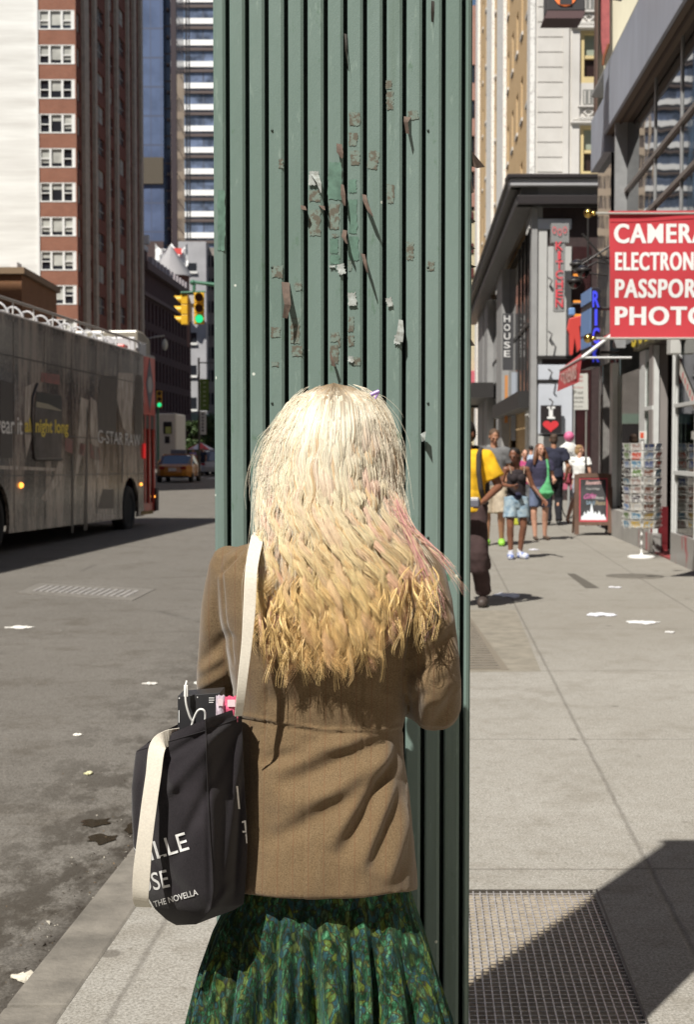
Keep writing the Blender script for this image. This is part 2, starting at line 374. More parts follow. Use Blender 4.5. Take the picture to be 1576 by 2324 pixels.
# litter
def litter(u, v, rx, ry, z, col, label, name='paper_scrap', cat='litter', group='scraps of litter on the ground'):
    c = G(u, v, z); r_ = random.Random(int(u*7+v)); pts = blob(c, rx, ry, z+.004, int(u)); n = len(pts)
    m = MB(); top = [p+Vector((0, 0, r_.uniform(.001, .009))) for p in pts]
    m.add(top+[c+Vector((0, 0, .012))], [(i, (i+1) % n, n) for i in range(n)]); m.add(pts+top, [(i, (i+1) % n, n+(i+1) % n, n+i) for i in range(n)])
    tag(m.build(name, PM('litter_%s' % name+str(col), col, 0.7)), label, cat, group)
litter(45, 1425, .13, .12, ROADZ, (.78, .76, .72), 'white crumpled paper on the asphalt below the road grate')
litter(455, 1552, .055, .08, ROADZ, (.7, .7, .66), 'pale scrap beside the woman\'s left sleeve on the road')
litter(342, 1553, .055, .06, ROADZ, (.68, .66, .62), 'pale scrap on the road left of the tote bag cable')
litter(176, 1670, .03, .035, ROADZ, (.8, .78, .72), 'tiny white scrap alone in the middle of the road')
litter(201, 1757, .022, .05, ROADZ, (.72, .70, .45), 'small yellowish wrapper on the road left of the tote bag')
litter(60, 2222, .045, .05, ROADZ, (.6, .56, .47), 'pale crumpled scrap lying in the gutter at lower left')
litter(1365, 1396, .17, .16, 0, (.75, .77, .85), 'flat white and blue flyer on the sidewalk, left of two flyers')
litter(1462, 1414, .16, .14, 0, (.80, .80, .80), 'flat white flyer on the sidewalk, right of two flyers')
litter(1155, 1352, .15, .3, 0, (.62, .65, .74), 'white papers lying in the shadow of the man in yellow')
litter(1523, 1436, .04, .05, 0, (.75, .75, .75), 'tiny white scrap on the sidewalk far right')
litter(1398, 1334, .08, .08, 0, (.62, .62, .66), 'small pale scrap near the dark stain on the sidewalk')
litter(1212, 1248, .10, .16, 0, (.70, .70, .78), 'pale paper beside the blue sneakers of the woman in shorts')

# loose grit and leaf bits gathered in the gutter
m = MB(); r_ = random.Random(21)
for k in range(900):
    y = r_.uniform(3.2, 9.5); d = abs(r_.gauss(0, .16))+.02; x = KX(y)-.19-d; q = r_.uniform(.002, .007)*(1.6 if r_.random() < .08 else 1)
    c = Vector((x, y, ROADZ+q*.5)); vs_ = [c+Vector((r_.uniform(-1, 1), r_.uniform(-1, 1), r_.uniform(-.5, .8)))*q for _ in range(4)]; m.add(vs_, [(0, 1, 2), (0, 2, 3), (0, 3, 1), (1, 3, 2)], r_.choice([0, 0, 1, 2]))
for k in range(500):
    u = r_.uniform(-.1, 1.1); y = r_.uniform(4, 14); x = r_.uniform(KX(y)-3.5, KX(y)-.2); q = r_.uniform(.0015, .005); c = Vector((x, y, ROADZ+q*.4)); vs_ = [c+Vector((r_.uniform(-1, 1), r_.uniform(-1, 1), r_.uniform(-.5, .8)))*q for _ in range(4)]; m.add(vs_, [(0, 1, 2), (0, 2, 3), (0, 3, 1), (1, 3, 2)], r_.choice([0, 1, 2, 2]))
o = m.build('gutter_grit', [PM('grit_dark', (.05, .04, .03), .9), PM('grit_brown', (.16, .11, .06), .9), PM('grit_pale', (.42, .39, .33), .9)]); tag(o, 'scattered grit and leaf crumbs along the kerb and on the road', 'grit', kind='stuff')
# ------------------------------------------------------------------ green ribbed post
PY = 2.95
def paint():
    g = NG('post_paint', 0.42, 0.5); p = g.pos(); x, y, z = g.xyz(p)
    n1 = g.noise(p, 3.0, 5, .6, (1, 1, .35)); n2 = g.noise(p, 26, 5, .7, (1, 1, .45)); n3 = g.noise(p, 300, 2)
    c = g.mix(g.rng(n1, .3, .7), (0.136, 0.198, 0.172), (0.182, 0.248, 0.228))
    c = g.mix(g.rng(n2, .62, .74), c, (0.10, 0.17, 0.12))
    c = g.mix(g.mth('MULTIPLY', g.rng(g.noise(p, 70, 3, .7, (1, 1, .2)), .62, .72), .5), c, (0.27, 0.35, 0.31))
    dr = g.noise(p, 14, 5, .7, (1, 1, .05)); c = g.mix(g.mth('MULTIPLY', g.rng(dr, .56, .7), .4), c, (0.085, 0.13, 0.09))
    vo = g.voro(p, 9.0); pk = g.xyz(vo[1])
    sp = g.mth('MULTIPLY', g.rng(vo[0], .095, .07), g.rng(pk[0], .78, .80)); c = g.mix(g.mth('MULTIPLY', sp, .7), c, (0.05, 0.15, 0.085))
    vo = g.voro(p, 26.0); sp = g.mth('MULTIPLY', g.rng(vo[0], .10, .07), g.rng(g.xyz(vo[1])[0], .86, .88)); c = g.mix(sp, c, (0.62, 0.66, 0.6))
    g.bump(g.mth('ADD', n2, g.mth('MULTIPLY', n3, .25)), .12, .01); return g.color(c)
PAINT = paint()
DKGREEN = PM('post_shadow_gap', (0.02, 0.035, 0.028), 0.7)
post = thing('ribbed_post', 'tall green ribbed metal street post with torn stickers right behind the blonde woman', 'post', (0, PY+.2, 0))
XL, XR = P(490, 1000, PY).x, P(1067, 1000, PY).x
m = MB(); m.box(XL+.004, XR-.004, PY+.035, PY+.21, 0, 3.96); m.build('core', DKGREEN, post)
px = lambda u: (u-788)/FPX*PY
gaps = [(640+x/1.97)/1.322 for x in (92, 207, 321, 435, 549, 667, 782, 897, 1012, 1128, 1243, 1358, 1475)]
edges = [490] + gaps + [1067]
for i in range(14):
    a = px(edges[i]) + (0.0045 if i else 0.0); b = px(edges[i+1]) - (0.0045 if i < 13 else 0.0)
    m = MB(); c = 0.0032
    prof = [(a, PY+.035), (a, PY+c), (a+c, PY), (b-c*1.8, PY), (b, PY+c*1.2), (b, PY+.035)]
    m.prism(prof, lambda p_, q_, t: Vector((p_, q_, t)), 0.02, 3.97)
    m.build('slat', PAINT, post)
for (xa, xb) in ((XL-.003, XL+.004), (XR-.004, XR+.003)):
    for k in range(4):
        m = MB(); y0 = PY+.008+k*.052
        m.prism([(xa, y0), (xb, y0), (xb, y0+.04), (xa, y0+.04)], lambda p_, q_, t: Vector((p_, q_, t)), 0.02, 3.97); m.build('side_slat', PAINT, post)
for i in (3, 11):
    for v in (296, 607, 915, 1220):
        m = MB(); q = P((640+(340 if i == 3 else 1263)/1.97)/1.322+3, v, PY); m.sphere((q.x, PY-.0008, q.z), .0028, 8); m.build('rivet', PM('rivet', (0.05, 0.07, 0.06), .5, metal=.4), post)
PH = 4.0
m = MB(); m.box(XL-.012, XR+.012, PY-.012, PY+.232, PH-.03, PH+.02); m.build('cap', PAINT, post, bevel=.006)
# sticker remnants: thin residue patches, some with curled free flaps
TAPE = PM('sticker_residue', (0.115, 0.105, 0.08), .8, col2=(0.17, 0.22, 0.19), vs=75, lo=.46, hi=.54, det=7)
PAPR = PM('torn_paper', (0.36, 0.39, 0.38), .7, col2=(.20, .21, .19), vs=70)
BRWN = PM('torn_backing', (0.13, 0.09, 0.07), .75, var=.4, vs=60)
LGRN = PM('scraped_patch', (0.13, 0.235, 0.185), .5, var=.4, vs=40)
def zc(x, y): return ((640+x/1.97)/1.322, (y/1.97)/1.322)
rs = random.Random(12)
def patch(x0, y0, x1, y1, mat, k=0, lift=.0, rot=0):
    u0, v0 = zc(x0, y0); u1, v1 = zc(x1, y1); cu, cv = (u0+u1)/2, (v0+v1)/2; m = MB()
    n = 11; pts = []
    for (a, b, c_, d_) in ((u0, v0, u1, v0), (u1, v0, u1, v1), (u1, v1, u0, v1), (u0, v1, u0, v0)):
        for j in range(n):
            t = j/n; jit = 1.9; pts.append((lerp(a, c_, t)+rs.uniform(-jit, jit), lerp(b, d_, t)+rs.uniform(-jit, jit)))
    cr, sr = math.cos(R(rot)), math.sin(R(rot))
    pts = [(cu+(a-cu)*cr-(b-cv)*sr, cv+(a-cu)*sr+(b-cv)*cr) for a, b in pts]
    w3 = []
    for a, b in pts:
        t = min(1, max(0, (b-v0)/(max(1, v1-v0)))); Y = PY-.0012-lift*t*t; w3.append(P(a, b, Y))
    cc = P(cu, cv, PY-.0013-lift*.28); N_ = len(w3)
    m.add(w3+[cc], [(i, (i+1) % N_, N_) for i in range(N_)])
    m.build('sticker_scrap', mat, post)
for a in [(1024, 474, 1056, 525), (1026, 535, 1066, 645), (806, 664, 868, 742), (803, 785, 852, 862), (812, 890, 866, 975), (565, 1125, 630, 1190), (566, 1240, 632, 1392), (684, 1206, 745, 1352), (700, 1384, 740, 1402), (1028, 1088, 1070, 1200), (1144, 1430, 1186, 1535), (1264, 1545, 1308, 1600), (344, 1572, 410, 1640), (480, 1668, 520, 1720), (458, 1880, 510, 2030), (342, 1934, 396, 1992), (694, 1965, 746, 2020), (690, 2040, 740, 2150), (466, 2045, 526, 2105), (800, 1870, 830, 1960), (800, 1540, 818, 1600), (388, 940, 412, 992), (345, 2140, 386, 2166), (800, 1985, 832, 2045), (822, 2110, 870, 2160), (742, 1990, 750, 2050)]:
    patch(*a, TAPE)
patch(914, 892, 976, 998, TAPE, rot=8); patch(1150, 655, 1212, 708, TAPE, rot=-6)
for a in [(690, 1410, 740, 1500), (690, 1505, 745, 1560), (802, 1060, 846, 1140), (800, 1400, 860, 1540), (680, 960, 760, 1180), (800, 1180, 850, 1380), (26, 1125, 70, 1480)]: patch(*a, LGRN)
for a in [(798, 1730, 846, 1805), (1026, 1760, 1058, 1812), (798, 2106, 830, 2140), (736, 1560, 778, 1620), (1072, 1980, 1108, 2032), (566, 1010, 625, 1095), (690, 1570, 720, 1580)]: patch(*a, PAPR, lift=.004, rot=rs.uniform(-18, 10))
def flap(pts, mat, lift, wz=1):
    """curled paper strip: pts = zoom coords of its spine with half widths"""
    m = MB(); L = []
    for i, (x, y, hw) in enumerate(pts):
        u, v = zc(x, y); t = i/(len(pts)-1); Y = PY-.001-lift*math.sin(t*1.5)
        hwv = hw/2.604; L.append((P(u-hwv, v-1, Y-.004*t), P(u+hwv, v+1, Y+.003*t)))
    vs = [q for pr in L for q in pr]; m.add(vs, [(2*i, 2*i+1, 2*i+3, 2*i+2) for i in range(len(L)-1)]); m.build('torn_flap', mat, post)
flap([(428, 1668, 24), (432, 1740, 22), (440, 1800, 20), (424, 1880, 14)], BRWN, .03)
flap([(780, 1360, 12), (772, 1400, 14), (790, 1440, 6)], BRWN, .03); flap([(764, 1090, 8), (768, 1150, 14), (775, 1215, 8)], BRWN, .02)
flap([(893, 1150, 12), (900, 1190, 14), (925, 1250, 12), (945, 1280, 4)], BRWN, .03); flap([(885, 1500, 12), (900, 1560, 10), (912, 1610, 6)], BRWN, .035)
flap([(745, 850, 16), (750, 900, 20), (760, 935, 6)], BRWN, .012); flap([(1150, 690, 22), (1140, 720, 12), (1150, 790, 10)], BRWN, .02)
flap([(600, 1030, 24), (625, 1080, 14), (635, 1140, 5)], PAPR, .03); flap([(530, 1215, 14), (538, 1240, 16)], BRWN, .02); flap([(640, 1215, 18), (655, 1240, 8)], BRWN, .02)
flap([(692, 2080, 4), (705, 2130, 10), (712, 2165, 12)], BRWN, .02); flap([(782, 200, 8), (785, 290, 6), (800, 420, 3)], PM('dark_tape', (.03, .025, .02), .6), .01)
flap([(1300, 5, 9), (1298, 70, 9), (1297, 130, 7)], PM('dark_tape', (.03, .025, .02), .6), .003)
flap([(1110, 1890, 12), (1108, 1960, 20), (1098, 2020, 24)], PAPR, .02)
# paper scrap over the right shoulder and twig above the head
m = MB(); a_ = P(955, 985, PY-.002); b_ = P(968, 978, PY-.02); c_ = P(965, 1000, PY-.03); d_ = P(958, 1003, PY-.004)
m.add([a_, b_, c_, d_], [(0, 1, 2, 3)]); m.build('torn_flap', PAPR, post)
# scraps curling off the right-hand edge
for (v, w_, h_, mt) in ((360, 30, 46, BRWN), (498, 10, 16, BRWN), (560, 9, 14, BRWN), (603, 12, 10, BRWN), (775, 9, 22, BRWN), (420, 6, 40, BRWN)):
    m = MB(); x0 = XR
    z = P(1067, v, PY).z; m.add([(x0, PY+.01, z+h_/2/1094), (x0+w_/1094, PY-.02, z-h_/2/1094), (x0+w_/2/1094, PY+.01, z-h_/2.4/1094), (x0, PY+.02, z-h_/4/1094)], [(0, 1, 2, 3)])
    m.build('torn_flap', mt, post)
# ------------------------------------------------------------------ body builder shared by all the people
def cone_sq(mb, p0, p1, r0, r1, sx=1.0, sy=1.0, n=18, caps=True):
    """tapered limb with round ends; sx, sy flatten the section along world x / y for upright pieces"""
    p0, p1 = Vector(p0), Vector(p1); ax = (p1-p0); L = ax.length
    if L < 1e-6: ax = Vector((0, 0, 1))
    ax.normalize()
    e1 = Vector((1, 0, 0)) - ax*ax.x
    if e1.length < 0.2: e1 = Vector((0, 1, 0)) - ax*ax.y
    e1.normalize(); e2 = ax.cross(e1)
    rings = [(p0-ax*r0*.92, r0*.38), (p0-ax*r0*.6, r0*.8), (p0, r0)] if caps else [(p0, r0)]
    rings += [(p0.lerp(p1, .5), (r0+r1)/2)]
    rings += [(p1, r1), (p1+ax*r1*.6, r1*.8), (p1+ax*r1*.92, r1*.38)] if caps else [(p1, r1)]
    vs = []
    for c, r in rings:
        for k in range(n):
            a = 2*math.pi*k/n; vs.append(c + e1*math.cos(a)*r*sx + e2*math.sin(a)*r*sy)
    fs = [(i*n+k, i*n+(k+1) % n, (i+1)*n+(k+1) % n, (i+1)*n+k) for i in range(len(rings)-1) for k in range(n)]
    fs += [tuple(range(n))[::-1], tuple(range((len(rings)-1)*n, len(rings)*n))]
    mb.add(vs, fs)
def ell(mb, c, rx, ry, rz, n=20): mb.sphere(c, 1.0, n, sc3=(rx, ry, rz))
def hand(mb, wrist, dirv, nrm, s=1.0, curl=0.5, side=1):
    """palm, four unequal bent fingers and a thumb on the side"""
    d = Vector(dirv).normalized(); n = Vector(nrm); n = (n-d*n.dot(d)).normalized(); t = d.cross(n)*side; w_ = Vector(wrist)
    for k in range(4):
        o = t*(.030-.020*k)*s; cone_sq(mb, w_+o*.6, w_+d*.085*s+o, .014*s, .0125*s, n=8)
    for k, Lf in enumerate((.070, .080, .075, .058)):
        b0 = w_ + d*.085*s + t*(.030-.020*k)*s; c1 = curl*1.0; c2 = curl*2.0
        b1 = b0 + (d*math.cos(c1)+n*math.sin(c1))*Lf*.5*s; b2 = b1 + (d*math.cos(c2)+n*math.sin(c2))*Lf*.5*s
        cone_sq(mb, b0, b1, .0098*s, .0088*s, n=8); cone_sq(mb, b1, b2, .0088*s, .0075*s, n=8)
    b0 = w_ + d*.025*s + t*.034*s; b1 = b0 + (d*.7+t*.7+n*.25)*.040*s; b2 = b1 + (d*.95+n*.4)*.032*s
    cone_sq(mb, b0, b1, .0125*s, .0105*s, n=8); cone_sq(mb, b1, b2, .0105*s, .0085*s, n=8)
def head(mb, c, s=1.0, yaw=0.0, nod=0.0):
    """head with brow, nose, lips, chin, ears; faces -Y before yaw"""
    tmp = MB(); ell(tmp, (0, .012, .03), .074, .092, .088); ell(tmp, (0, -.012, -.03), .058, .070, .080); ell(tmp, (0, -.045, -.085), .030, .030, .024)
    ell(tmp, (0, -.078, .018), .050, .014, .012); cone_sq(tmp, (0, -.086, .012), (0, -.104, -.022), .008, .013, n=8); ell(tmp, (0, -.092, -.030), .019, .012, .009)
    ell(tmp, (0, -.083, -.052), .025, .010, .006); ell(tmp, (0, -.082, -.062), .022, .010, .007)
    for sx in (-1, 1):
        ell(tmp, (sx*.036, -.066, -.018), .022, .018, .020); ell(tmp, (sx*.076, .008, -.008), .009, .020, .032)
    M = Matrix.Translation(c) @ Matrix.Rotation(yaw, 4, 'Z') @ Matrix.Rotation(nod, 4, 'X') @ Matrix.Scale(s, 4)
    mb.add([M @ Vector(v) for v in tmp.v], tmp.f); return M
def face_bits(M, parent, skin_dark, lip):
    """eyes, brows and lips as thin pieces on the face"""
    e = MB()
    for sx in (-1, 1): e.add([M @ Vector((sx*.033+.014*math.cos(t), -.0865+.004*abs(math.cos(t)), -.001+.006*math.sin(t))) for t in [.7854*k for k in range(8)]], [tuple(range(8))])
    e.build('eyes', PM('eye_dark', (.03, .02, .015), .3), parent)
    e = MB()
    for sx in (-1, 1): e.tube([M @ Vector((sx*.016, -.093, .019)), M @ Vector((sx*.034, -.091, .024)), M @ Vector((sx*.050, -.084, .018))], .0032, 6)
    e.build('eyebrows', skin_dark, parent)
    e = MB(); e.tube([M @ Vector((-.022, -.089, -.057)), M @ Vector((0, -.095, -.055)), M @ Vector((.022, -.089, -.057))], [.003, .0048, .003], 6); e.build('lips', lip, parent)
# ------------------------------------------------------------------ the blonde woman
SKIN = PM('fair_skin', (0.56, 0.33, 0.24), .5, var=.12, vs=20)
woman = thing('person', 'woman with long blonde hair seen from behind in a tan jacket and green patterned skirt', 'person', (-.03, 2.52, 0))
YB = 2.52
def tweed():
    g = NG('tan_wool', 0.95, 0.15); p = g.pos(); x, y, z = g.xyz(p); g.b.inputs['Sheen Weight'].default_value = .25; g.b.inputs['Sheen Roughness'].default_value = .5
    n = g.noise(p, 420, 2, .8); n1 = g.noise(p, 5, 4); wv = g.noise(p, 90, 3, .6, (1, 1, .1))
    c = g.mix(g.rng(n, .35, .65), (0.108, 0.073, 0.039), (0.202, 0.142, 0.080)); c = g.mix(g.rng(wv, .35, .65), g.mix(.3, c, (.15, .092, .045)), c)
    xw = g.mth('ADD', x, g.mth('MULTIPLY', g.noise(p, 1.5), .02))
    f = g.mth('ABSOLUTE', g.mth('SUBTRACT', g.mth('FRACT', g.mth('MULTIPLY', xw, 38.0)), .5))
    c = g.mix(g.mth('MULTIPLY', g.rng(f, .44, .49), .75), c, (.14, .075, .04))
    f2 = g.mth('ABSOLUTE', g.mth('SUBTRACT', g.mth('FRACT', g.mth('MULTIPLY', xw, 190.0)), .5)); c = g.mix(g.mth('MULTIPLY', g.rng(f2, .2, .5), .22), c, (.16, .10, .05))
    g.bump(g.mth('ADD', n, g.mth('MULTIPLY', wv, .5)), .3, .002); return g.color(c)
WOOL = tweed()
def uvs(p):   # picture position of a point, used only to lay out seams and folds on the back
    q = p - np.array([0, 0, CAMZ]); c, s = math.cos(PITCH), math.sin(PITCH)
    f = q[:, 1]*c - q[:, 2]*s; up = q[:, 1]*s + q[:, 2]*c
    return 788+FPX*q[:, 0]/f, 1162-FPX*up/f
rows = [(1212, 668, 838, .055), (1226, 600, 905, .075), (1240, 540, 965, .090), (1262, 503, 990, .102), (1310, 494, 992, .122), (1400, 502, 980, .132), (1500, 520, 950, .128), (1580, 532, 928, .116), (1650, 538, 916, .108), (1720, 536, 920, .118), (1800, 530, 930, .135), (1900, 524, 940, .147), (1980, 520, 947, .158), (2022, 518, 949, .162)]
jm = MB(); n = 72; vs = []
for v, uL, uR, D in rows:
    for k in range(n):
        a = 2*math.pi*k/n; ca, sa = math.cos(a), math.sin(a); ex = 2/2.5
        sx = math.copysign(abs(ca)**ex, ca); sy = math.copysign(abs(sa)**ex, sa)
        u = (uL+uR)/2 + (uR-uL)/2*sx; vv = v + (16*(1-sx*sx) if v > 1900 else 0)*((v-1900)/116 if v > 1900 else 0)
        q = P(u, vv, YB); yy = YB + D*sy*(1.0 if sy < 0 else .9); q.z = P(u, vv, min(yy, YB)).z; q.y = yy; vs.append(q)
fs = [(i*n+k, i*n+(k+1) % n, (i+1)*n+(k+1) % n, (i+1)*n+k) for i in range(len(rows)-1) for k in range(n)]
fs += [tuple(range(n))[::-1], tuple(range((len(rows)-1)*n, len(rows)*n))]
jm.add(vs, fs)
def limb(mb, pts):
    q = [(P(u, v, Y), r/1290.0) for u, v, Y, r in pts]
    for (a, ra), (b, rb) in zip(q, q[1:]): cone_sq(mb, a, b, ra, rb, n=24)
armL = [(522, 1284, 2.51, 46), (510, 1380, 2.53, 52), (500, 1480, 2.54, 50), (498, 1560, 2.56, 51), (510, 1590, 2.62, 44), (570, 1590, 2.74, 38), (650, 1540, 2.83, 32)]
armR = [(962, 1286, 2.50, 44), (972, 1370, 2.49, 56), (978, 1460, 2.47, 60), (985, 1550, 2.46, 62), (990, 1602, 2.50, 58), (940, 1590, 2.66, 46), (860, 1530, 2.80, 34)]
limb(jm, armL); limb(jm, armR)
V, F, NN = remesh(jm, .0040, 4)
u_, v_ = uvs(V); back = np.clip(-NN[:, 1], 0, 1)
disp = np.zeros(len(V))
def fold(u0, v0, u1, v1, w_, amp, sel=None):
    global disp
    dx, dy = u1-u0, v1-v0; L = math.hypot(dx, dy); t = ((u_-u0)*dx+(v_-v0)*dy)/L**2; d = ((u_-u0)*dy-(v_-v0)*dx)/L
    wt = np.clip(1-((t-.5)/.62)**4, 0, 1); e = np.exp(-(d/w_)**2)*wt
    if sel is not None: e = e*sel
    disp += amp*e*np.clip(back*1.6, 0, 1)
tor = (u_ < 925) & (u_ > 540); tor = tor.astype(float)
for a in [(600, 1728, 720, 1686, 17, -.006), (640, 1700, 790, 1690, 15, .005), (655, 1775, 900, 1668, 22, -.009), (640, 1748, 880, 1655, 18, .006),
          (620, 1830, 800, 1792, 22, .006), (615, 1905, 860, 1772, 26, -.008), (640, 1870, 880, 1720, 20, .007), (785, 1925, 925, 1672, 22, -.015), (760, 1905, 893, 1700, 20, .010), (850, 1955, 925, 1755, 20, -.011), (825, 1960, 900, 1790, 16, .008), (885, 1990, 935, 1830, 16, .008),
          (600, 1585, 700, 1600, 26, -.006), (700, 1570, 880, 1600, 22, -.005), (560, 1990, 620, 1820, 30, -.005), (700, 2030, 690, 1900, 34, .004), (600, 1500, 590, 1350, 30, -.004), (880, 1560, 905, 1420, 20, -.007)]:
    fold(*a, sel=tor)
sR = ((u_ > 915)).astype(float); sL = (u_ < 545).astype(float)
for a in [(935, 1530, 1030, 1440, 18, -.009), (950, 1575, 1040, 1490, 16, .006), (930, 1600, 1000, 1540, 16, -.007), (990, 1650, 1040, 1570, 16, -.007), (960, 1655, 975, 1560, 14, .006), (930, 1450, 985, 1330, 18, -.005), (965, 1470, 1030, 1400, 16, .005)]: fold(*a, sel=sR)
for a in [(455, 1560, 520, 1520, 14, .007), (450, 1595, 520, 1560, 12, -.009), (460, 1500, 520, 1440, 16, -.007), (470, 1440, 500, 1300, 14, .004), (450, 1530, 500, 1490, 12, .005)]: fold(*a, sel=sL)
# seams: raised waist seam, princess seams, armholes, centre back
vw = np.interp(u_, [540, 640, 740, 860, 920], [1622, 1640, 1656, 1656, 1648]); e = np.exp(-((v_-vw)/3.2)**2)*tor*(back > .25); disp += .0028*e; disp -= .0022*np.exp(-((v_-vw-8)/4.0)**2)*tor
for (a0, b0, a1, b1) in ((825, 1700, 822, 1540), (598, 1700, 606, 1560), (690, 2040, 694, 1680)): fold(a0, b0, a1, b1, 2.6, -.0034, sel=tor)
for pts in ([(560, 1236), (505, 1300), (512, 1400), (530, 1500)], [(945, 1240), (965, 1320), (940, 1420), (925, 1500)]):
    for (a0, b0), (a1, b1) in zip(pts, pts[1:]): fold(a0, b0, a1, b1, 3.6, -.0055)
low = np.array([mnoise.noise(Vector((a*7, b*5, c*3))) for a, b, c in V]); disp += low*.006*np.clip((1700-np.abs(v_-1700))/1700, .3, 1)
mid = np.array([mnoise.noise(Vector((a*22, b*16, c*12))) for a, b, c in V]); disp += mid*.0024; fin = np.array([mnoise.noise(Vector((a*60, b*40, c*30))) for a, b, c in V]); disp += fin*.0007
V2 = V + NN*disp[:, None]
o = np_mesh('jacket', V2, F, WOOL, woman)
# skirt
def velvet():
    g = NG('patterned_velvet', 0.95, 0.12); p = g.pos(); g.b.inputs['Sheen Weight'].default_value = .12; g.b.inputs['Sheen Tint'].default_value = (.35, .8, .6, 1)
    q = g.node('ShaderNodeMapping'); q.inputs['Scale'].default_value = (1, 1, .62); g.L.new(p, q.inputs[0]); q = q.outputs[0]
    wob = g.node('ShaderNodeTexNoise'); wob.inputs['Scale'].default_value = 26; g.L.new(q, wob.inputs['Vector'])
    qq = g.node('ShaderNodeVectorMath', operation='MULTIPLY_ADD'); g.L.new(wob.outputs['Color'], qq.inputs[0]); qq.inputs[1].default_value = (.045, .045, .045); g.L.new(q, qq.inputs[2]); q2 = qq.outputs[0]
    vo = g.voro(q2, 105); ed = g.voro(q2, 105, 'DISTANCE_TO_EDGE')[0]; n = g.noise(p, 95, 6, .8, (1, 1, .28)); n2 = g.noise(p, 12, 3); rr = g.xyz(vo[1])
    c = g.mix(g.rng(n, .42, .6), (0.004, 0.022, 0.008), (0.045, 0.16, 0.08)); c = g.mix(g.mth('MULTIPLY', g.rng(rr[0], .45, .6), .8), c, (0.02, 0.055, 0.075)); c = g.mix(g.mth('MULTIPLY', g.rng(rr[1], .7, .8), .6), c, (0.13, 0.16, 0.02))
    c = g.mix(g.rng(n, .56, .72), c, (0.17, 0.42, 0.24)); c = g.mix(g.mth('MULTIPLY', g.rng(ed, .14, .02), .7), c, (0.035, 0.02, 0.006)); c = g.mix(g.mth('MULTIPLY', g.rng(g.noise(p, 55, 5, .75, (1, 1, .4)),   .48, .58), .8), c, (.004, .010, .004))
    g.bump(n, .5, .004); return g.color(c)
VELV = velvet()
rows = [(1940, 552, 925, .105), (2010, 540, 930, .112), (2060, 512, 945, .120), (2120, 482, 962, .132), (2200, 456, 986, .150), (2324, 428, 1026, .172), (2500, 400, 1062, .22), (2700, 380, 1090, .235), (2950, 362, 1110, .25), (3180, 350, 1120, .26)]
n = 360; NR = 90; vv = np.linspace(1940, 3150, NR); rr = np.array(rows, float); vs = []
for v in vv:
    uL = np.interp(v, rr[:, 0], rr[:, 1]); uR = np.interp(v, rr[:, 0], rr[:, 2]); D = np.interp(v, rr[:, 0], rr[:, 3])
    gsc = min(1, max(0, (v-2050)/260))
    for k in range(n):
        a = 2*math.pi*k/n; ca, sa = math.cos(a), math.sin(a)
        u = (uL+uR)/2 + (uR-uL)/2*ca
        f = 0.0
        for (uc, wd, am, dr) in ((646, 9, -.030, -.02), (668, 9, .016, -.02), (690, 7, -.014, .0), (722, 12, -.030, .01), (748, 13, .020, .02), (788, 8, -.026, .03), (812, 10, .016, .05), (841, 8, -.026, .02), (870, 16, .018, .08), (905, 12, -.012, .10), (940, 20, .012, .12), (600, 22, .016, -.08), (566, 14, -.018, -.12), (520, 22, .012, -.18), (615, 9, -.012, -.03)):
            f += 1.5*am*math.exp(-((u-(uc+dr*(v-2050)+5*math.sin(v*.011+uc)))/(wd*.8*(1+gsc*.3)))**2)
        f *= gsc if sa < 0.2 else 0
        f += .006*math.sin(17*a+1.3)*gsc + (.005*math.sin(43*a+v*.003+2*math.sin(5*a)))*gsc + .003*math.sin(71*a+v*.004)*gsc
        q = P(u, v, YB); cx = P((uL+uR)/2, v, YB); hw = abs(P(uR, v, YB).x-cx.x)
        ex = 2/2.15; X = cx.x + math.copysign(abs(ca)**ex, ca)*(hw + f*.6); Yq = YB + math.copysign(abs(sa)**ex, sa)*(D + f)
        vs.append((X, Yq, P(u, v, min(Yq, YB)).z + .003*math.sin(9*a)))
fs = [(i*n+k, i*n+(k+1) % n, (i+1)*n+(k+1) % n, (i+1)*n+k) for i in range(NR-1) for k in range(n)]
np_mesh('skirt', vs, fs, VELV, woman)
# body: one continuous figure (head, neck, trunk, arms with hands, legs)
bm_ = MB(); hc = P(750, 1052, 2.54)
M0 = head(bm_, hc, 1.02, yaw=math.pi, nod=0.0)
cone_sq(bm_, P(748, 1080, 2.52), P(748, 1220, 2.53), .052, .055); 
cone_sq(bm_, P(742, 1300, 2.53), P(735, 1640, 2.53), .10, .085, sx=1.25, sy=.75); cone_sq(bm_, P(735, 1700, 2.53), P(733, 1880, 2.53), .10, .11, sx=1.15, sy=.85)
cone_sq(bm_, P(580, 1330, 2.53), P(900, 1330, 2.53), .045, .045)
for arm in (armL, armR): limb(bm_, [(u, v, Y, r*.72) for u, v, Y, r in arm])
wl, wr = P(650, 1540, 2.83), P(860, 1530, 2.80)
hand(bm_, wl, (.8, .1, .35), (0, .2, 1), 1.0, .5, 1); hand(bm_, wr, (-.8, .1, .35), (0, .2, 1), 1.0, .5, -1)
for sx, uu in ((-1, 668), (1, 802)):
    hp = P(uu, 1920, 2.53); kn = Vector((hp.x, 2.50, .50)); an = Vector((hp.x, 2.54, .09)); cone_sq(bm_, hp, kn, .085, .055); cone_sq(bm_, kn, an, .055, .036); cone_sq(bm_, an-Vector((0, 0, .04)), Vector((hp.x+sx*.02, 2.70, .035)), .036, .03)
V, F, NN = remesh(bm_, .006, 3); np_mesh('body', V, F, SKIN, woman)
sh_ = MB()
for uu in (668, 802):
    hp = P(uu, 1920, 2.53); cone_sq(sh_, (hp.x, 2.50, .05), (hp.x, 2.72, .04), .048, .04)
V, F, NN = remesh(sh_, .008, 3); V[:, 2] = np.maximum(V[:, 2], .004); np_mesh('shoes', V, F, PM('black_shoe', (.02, .02, .02), .4), woman)
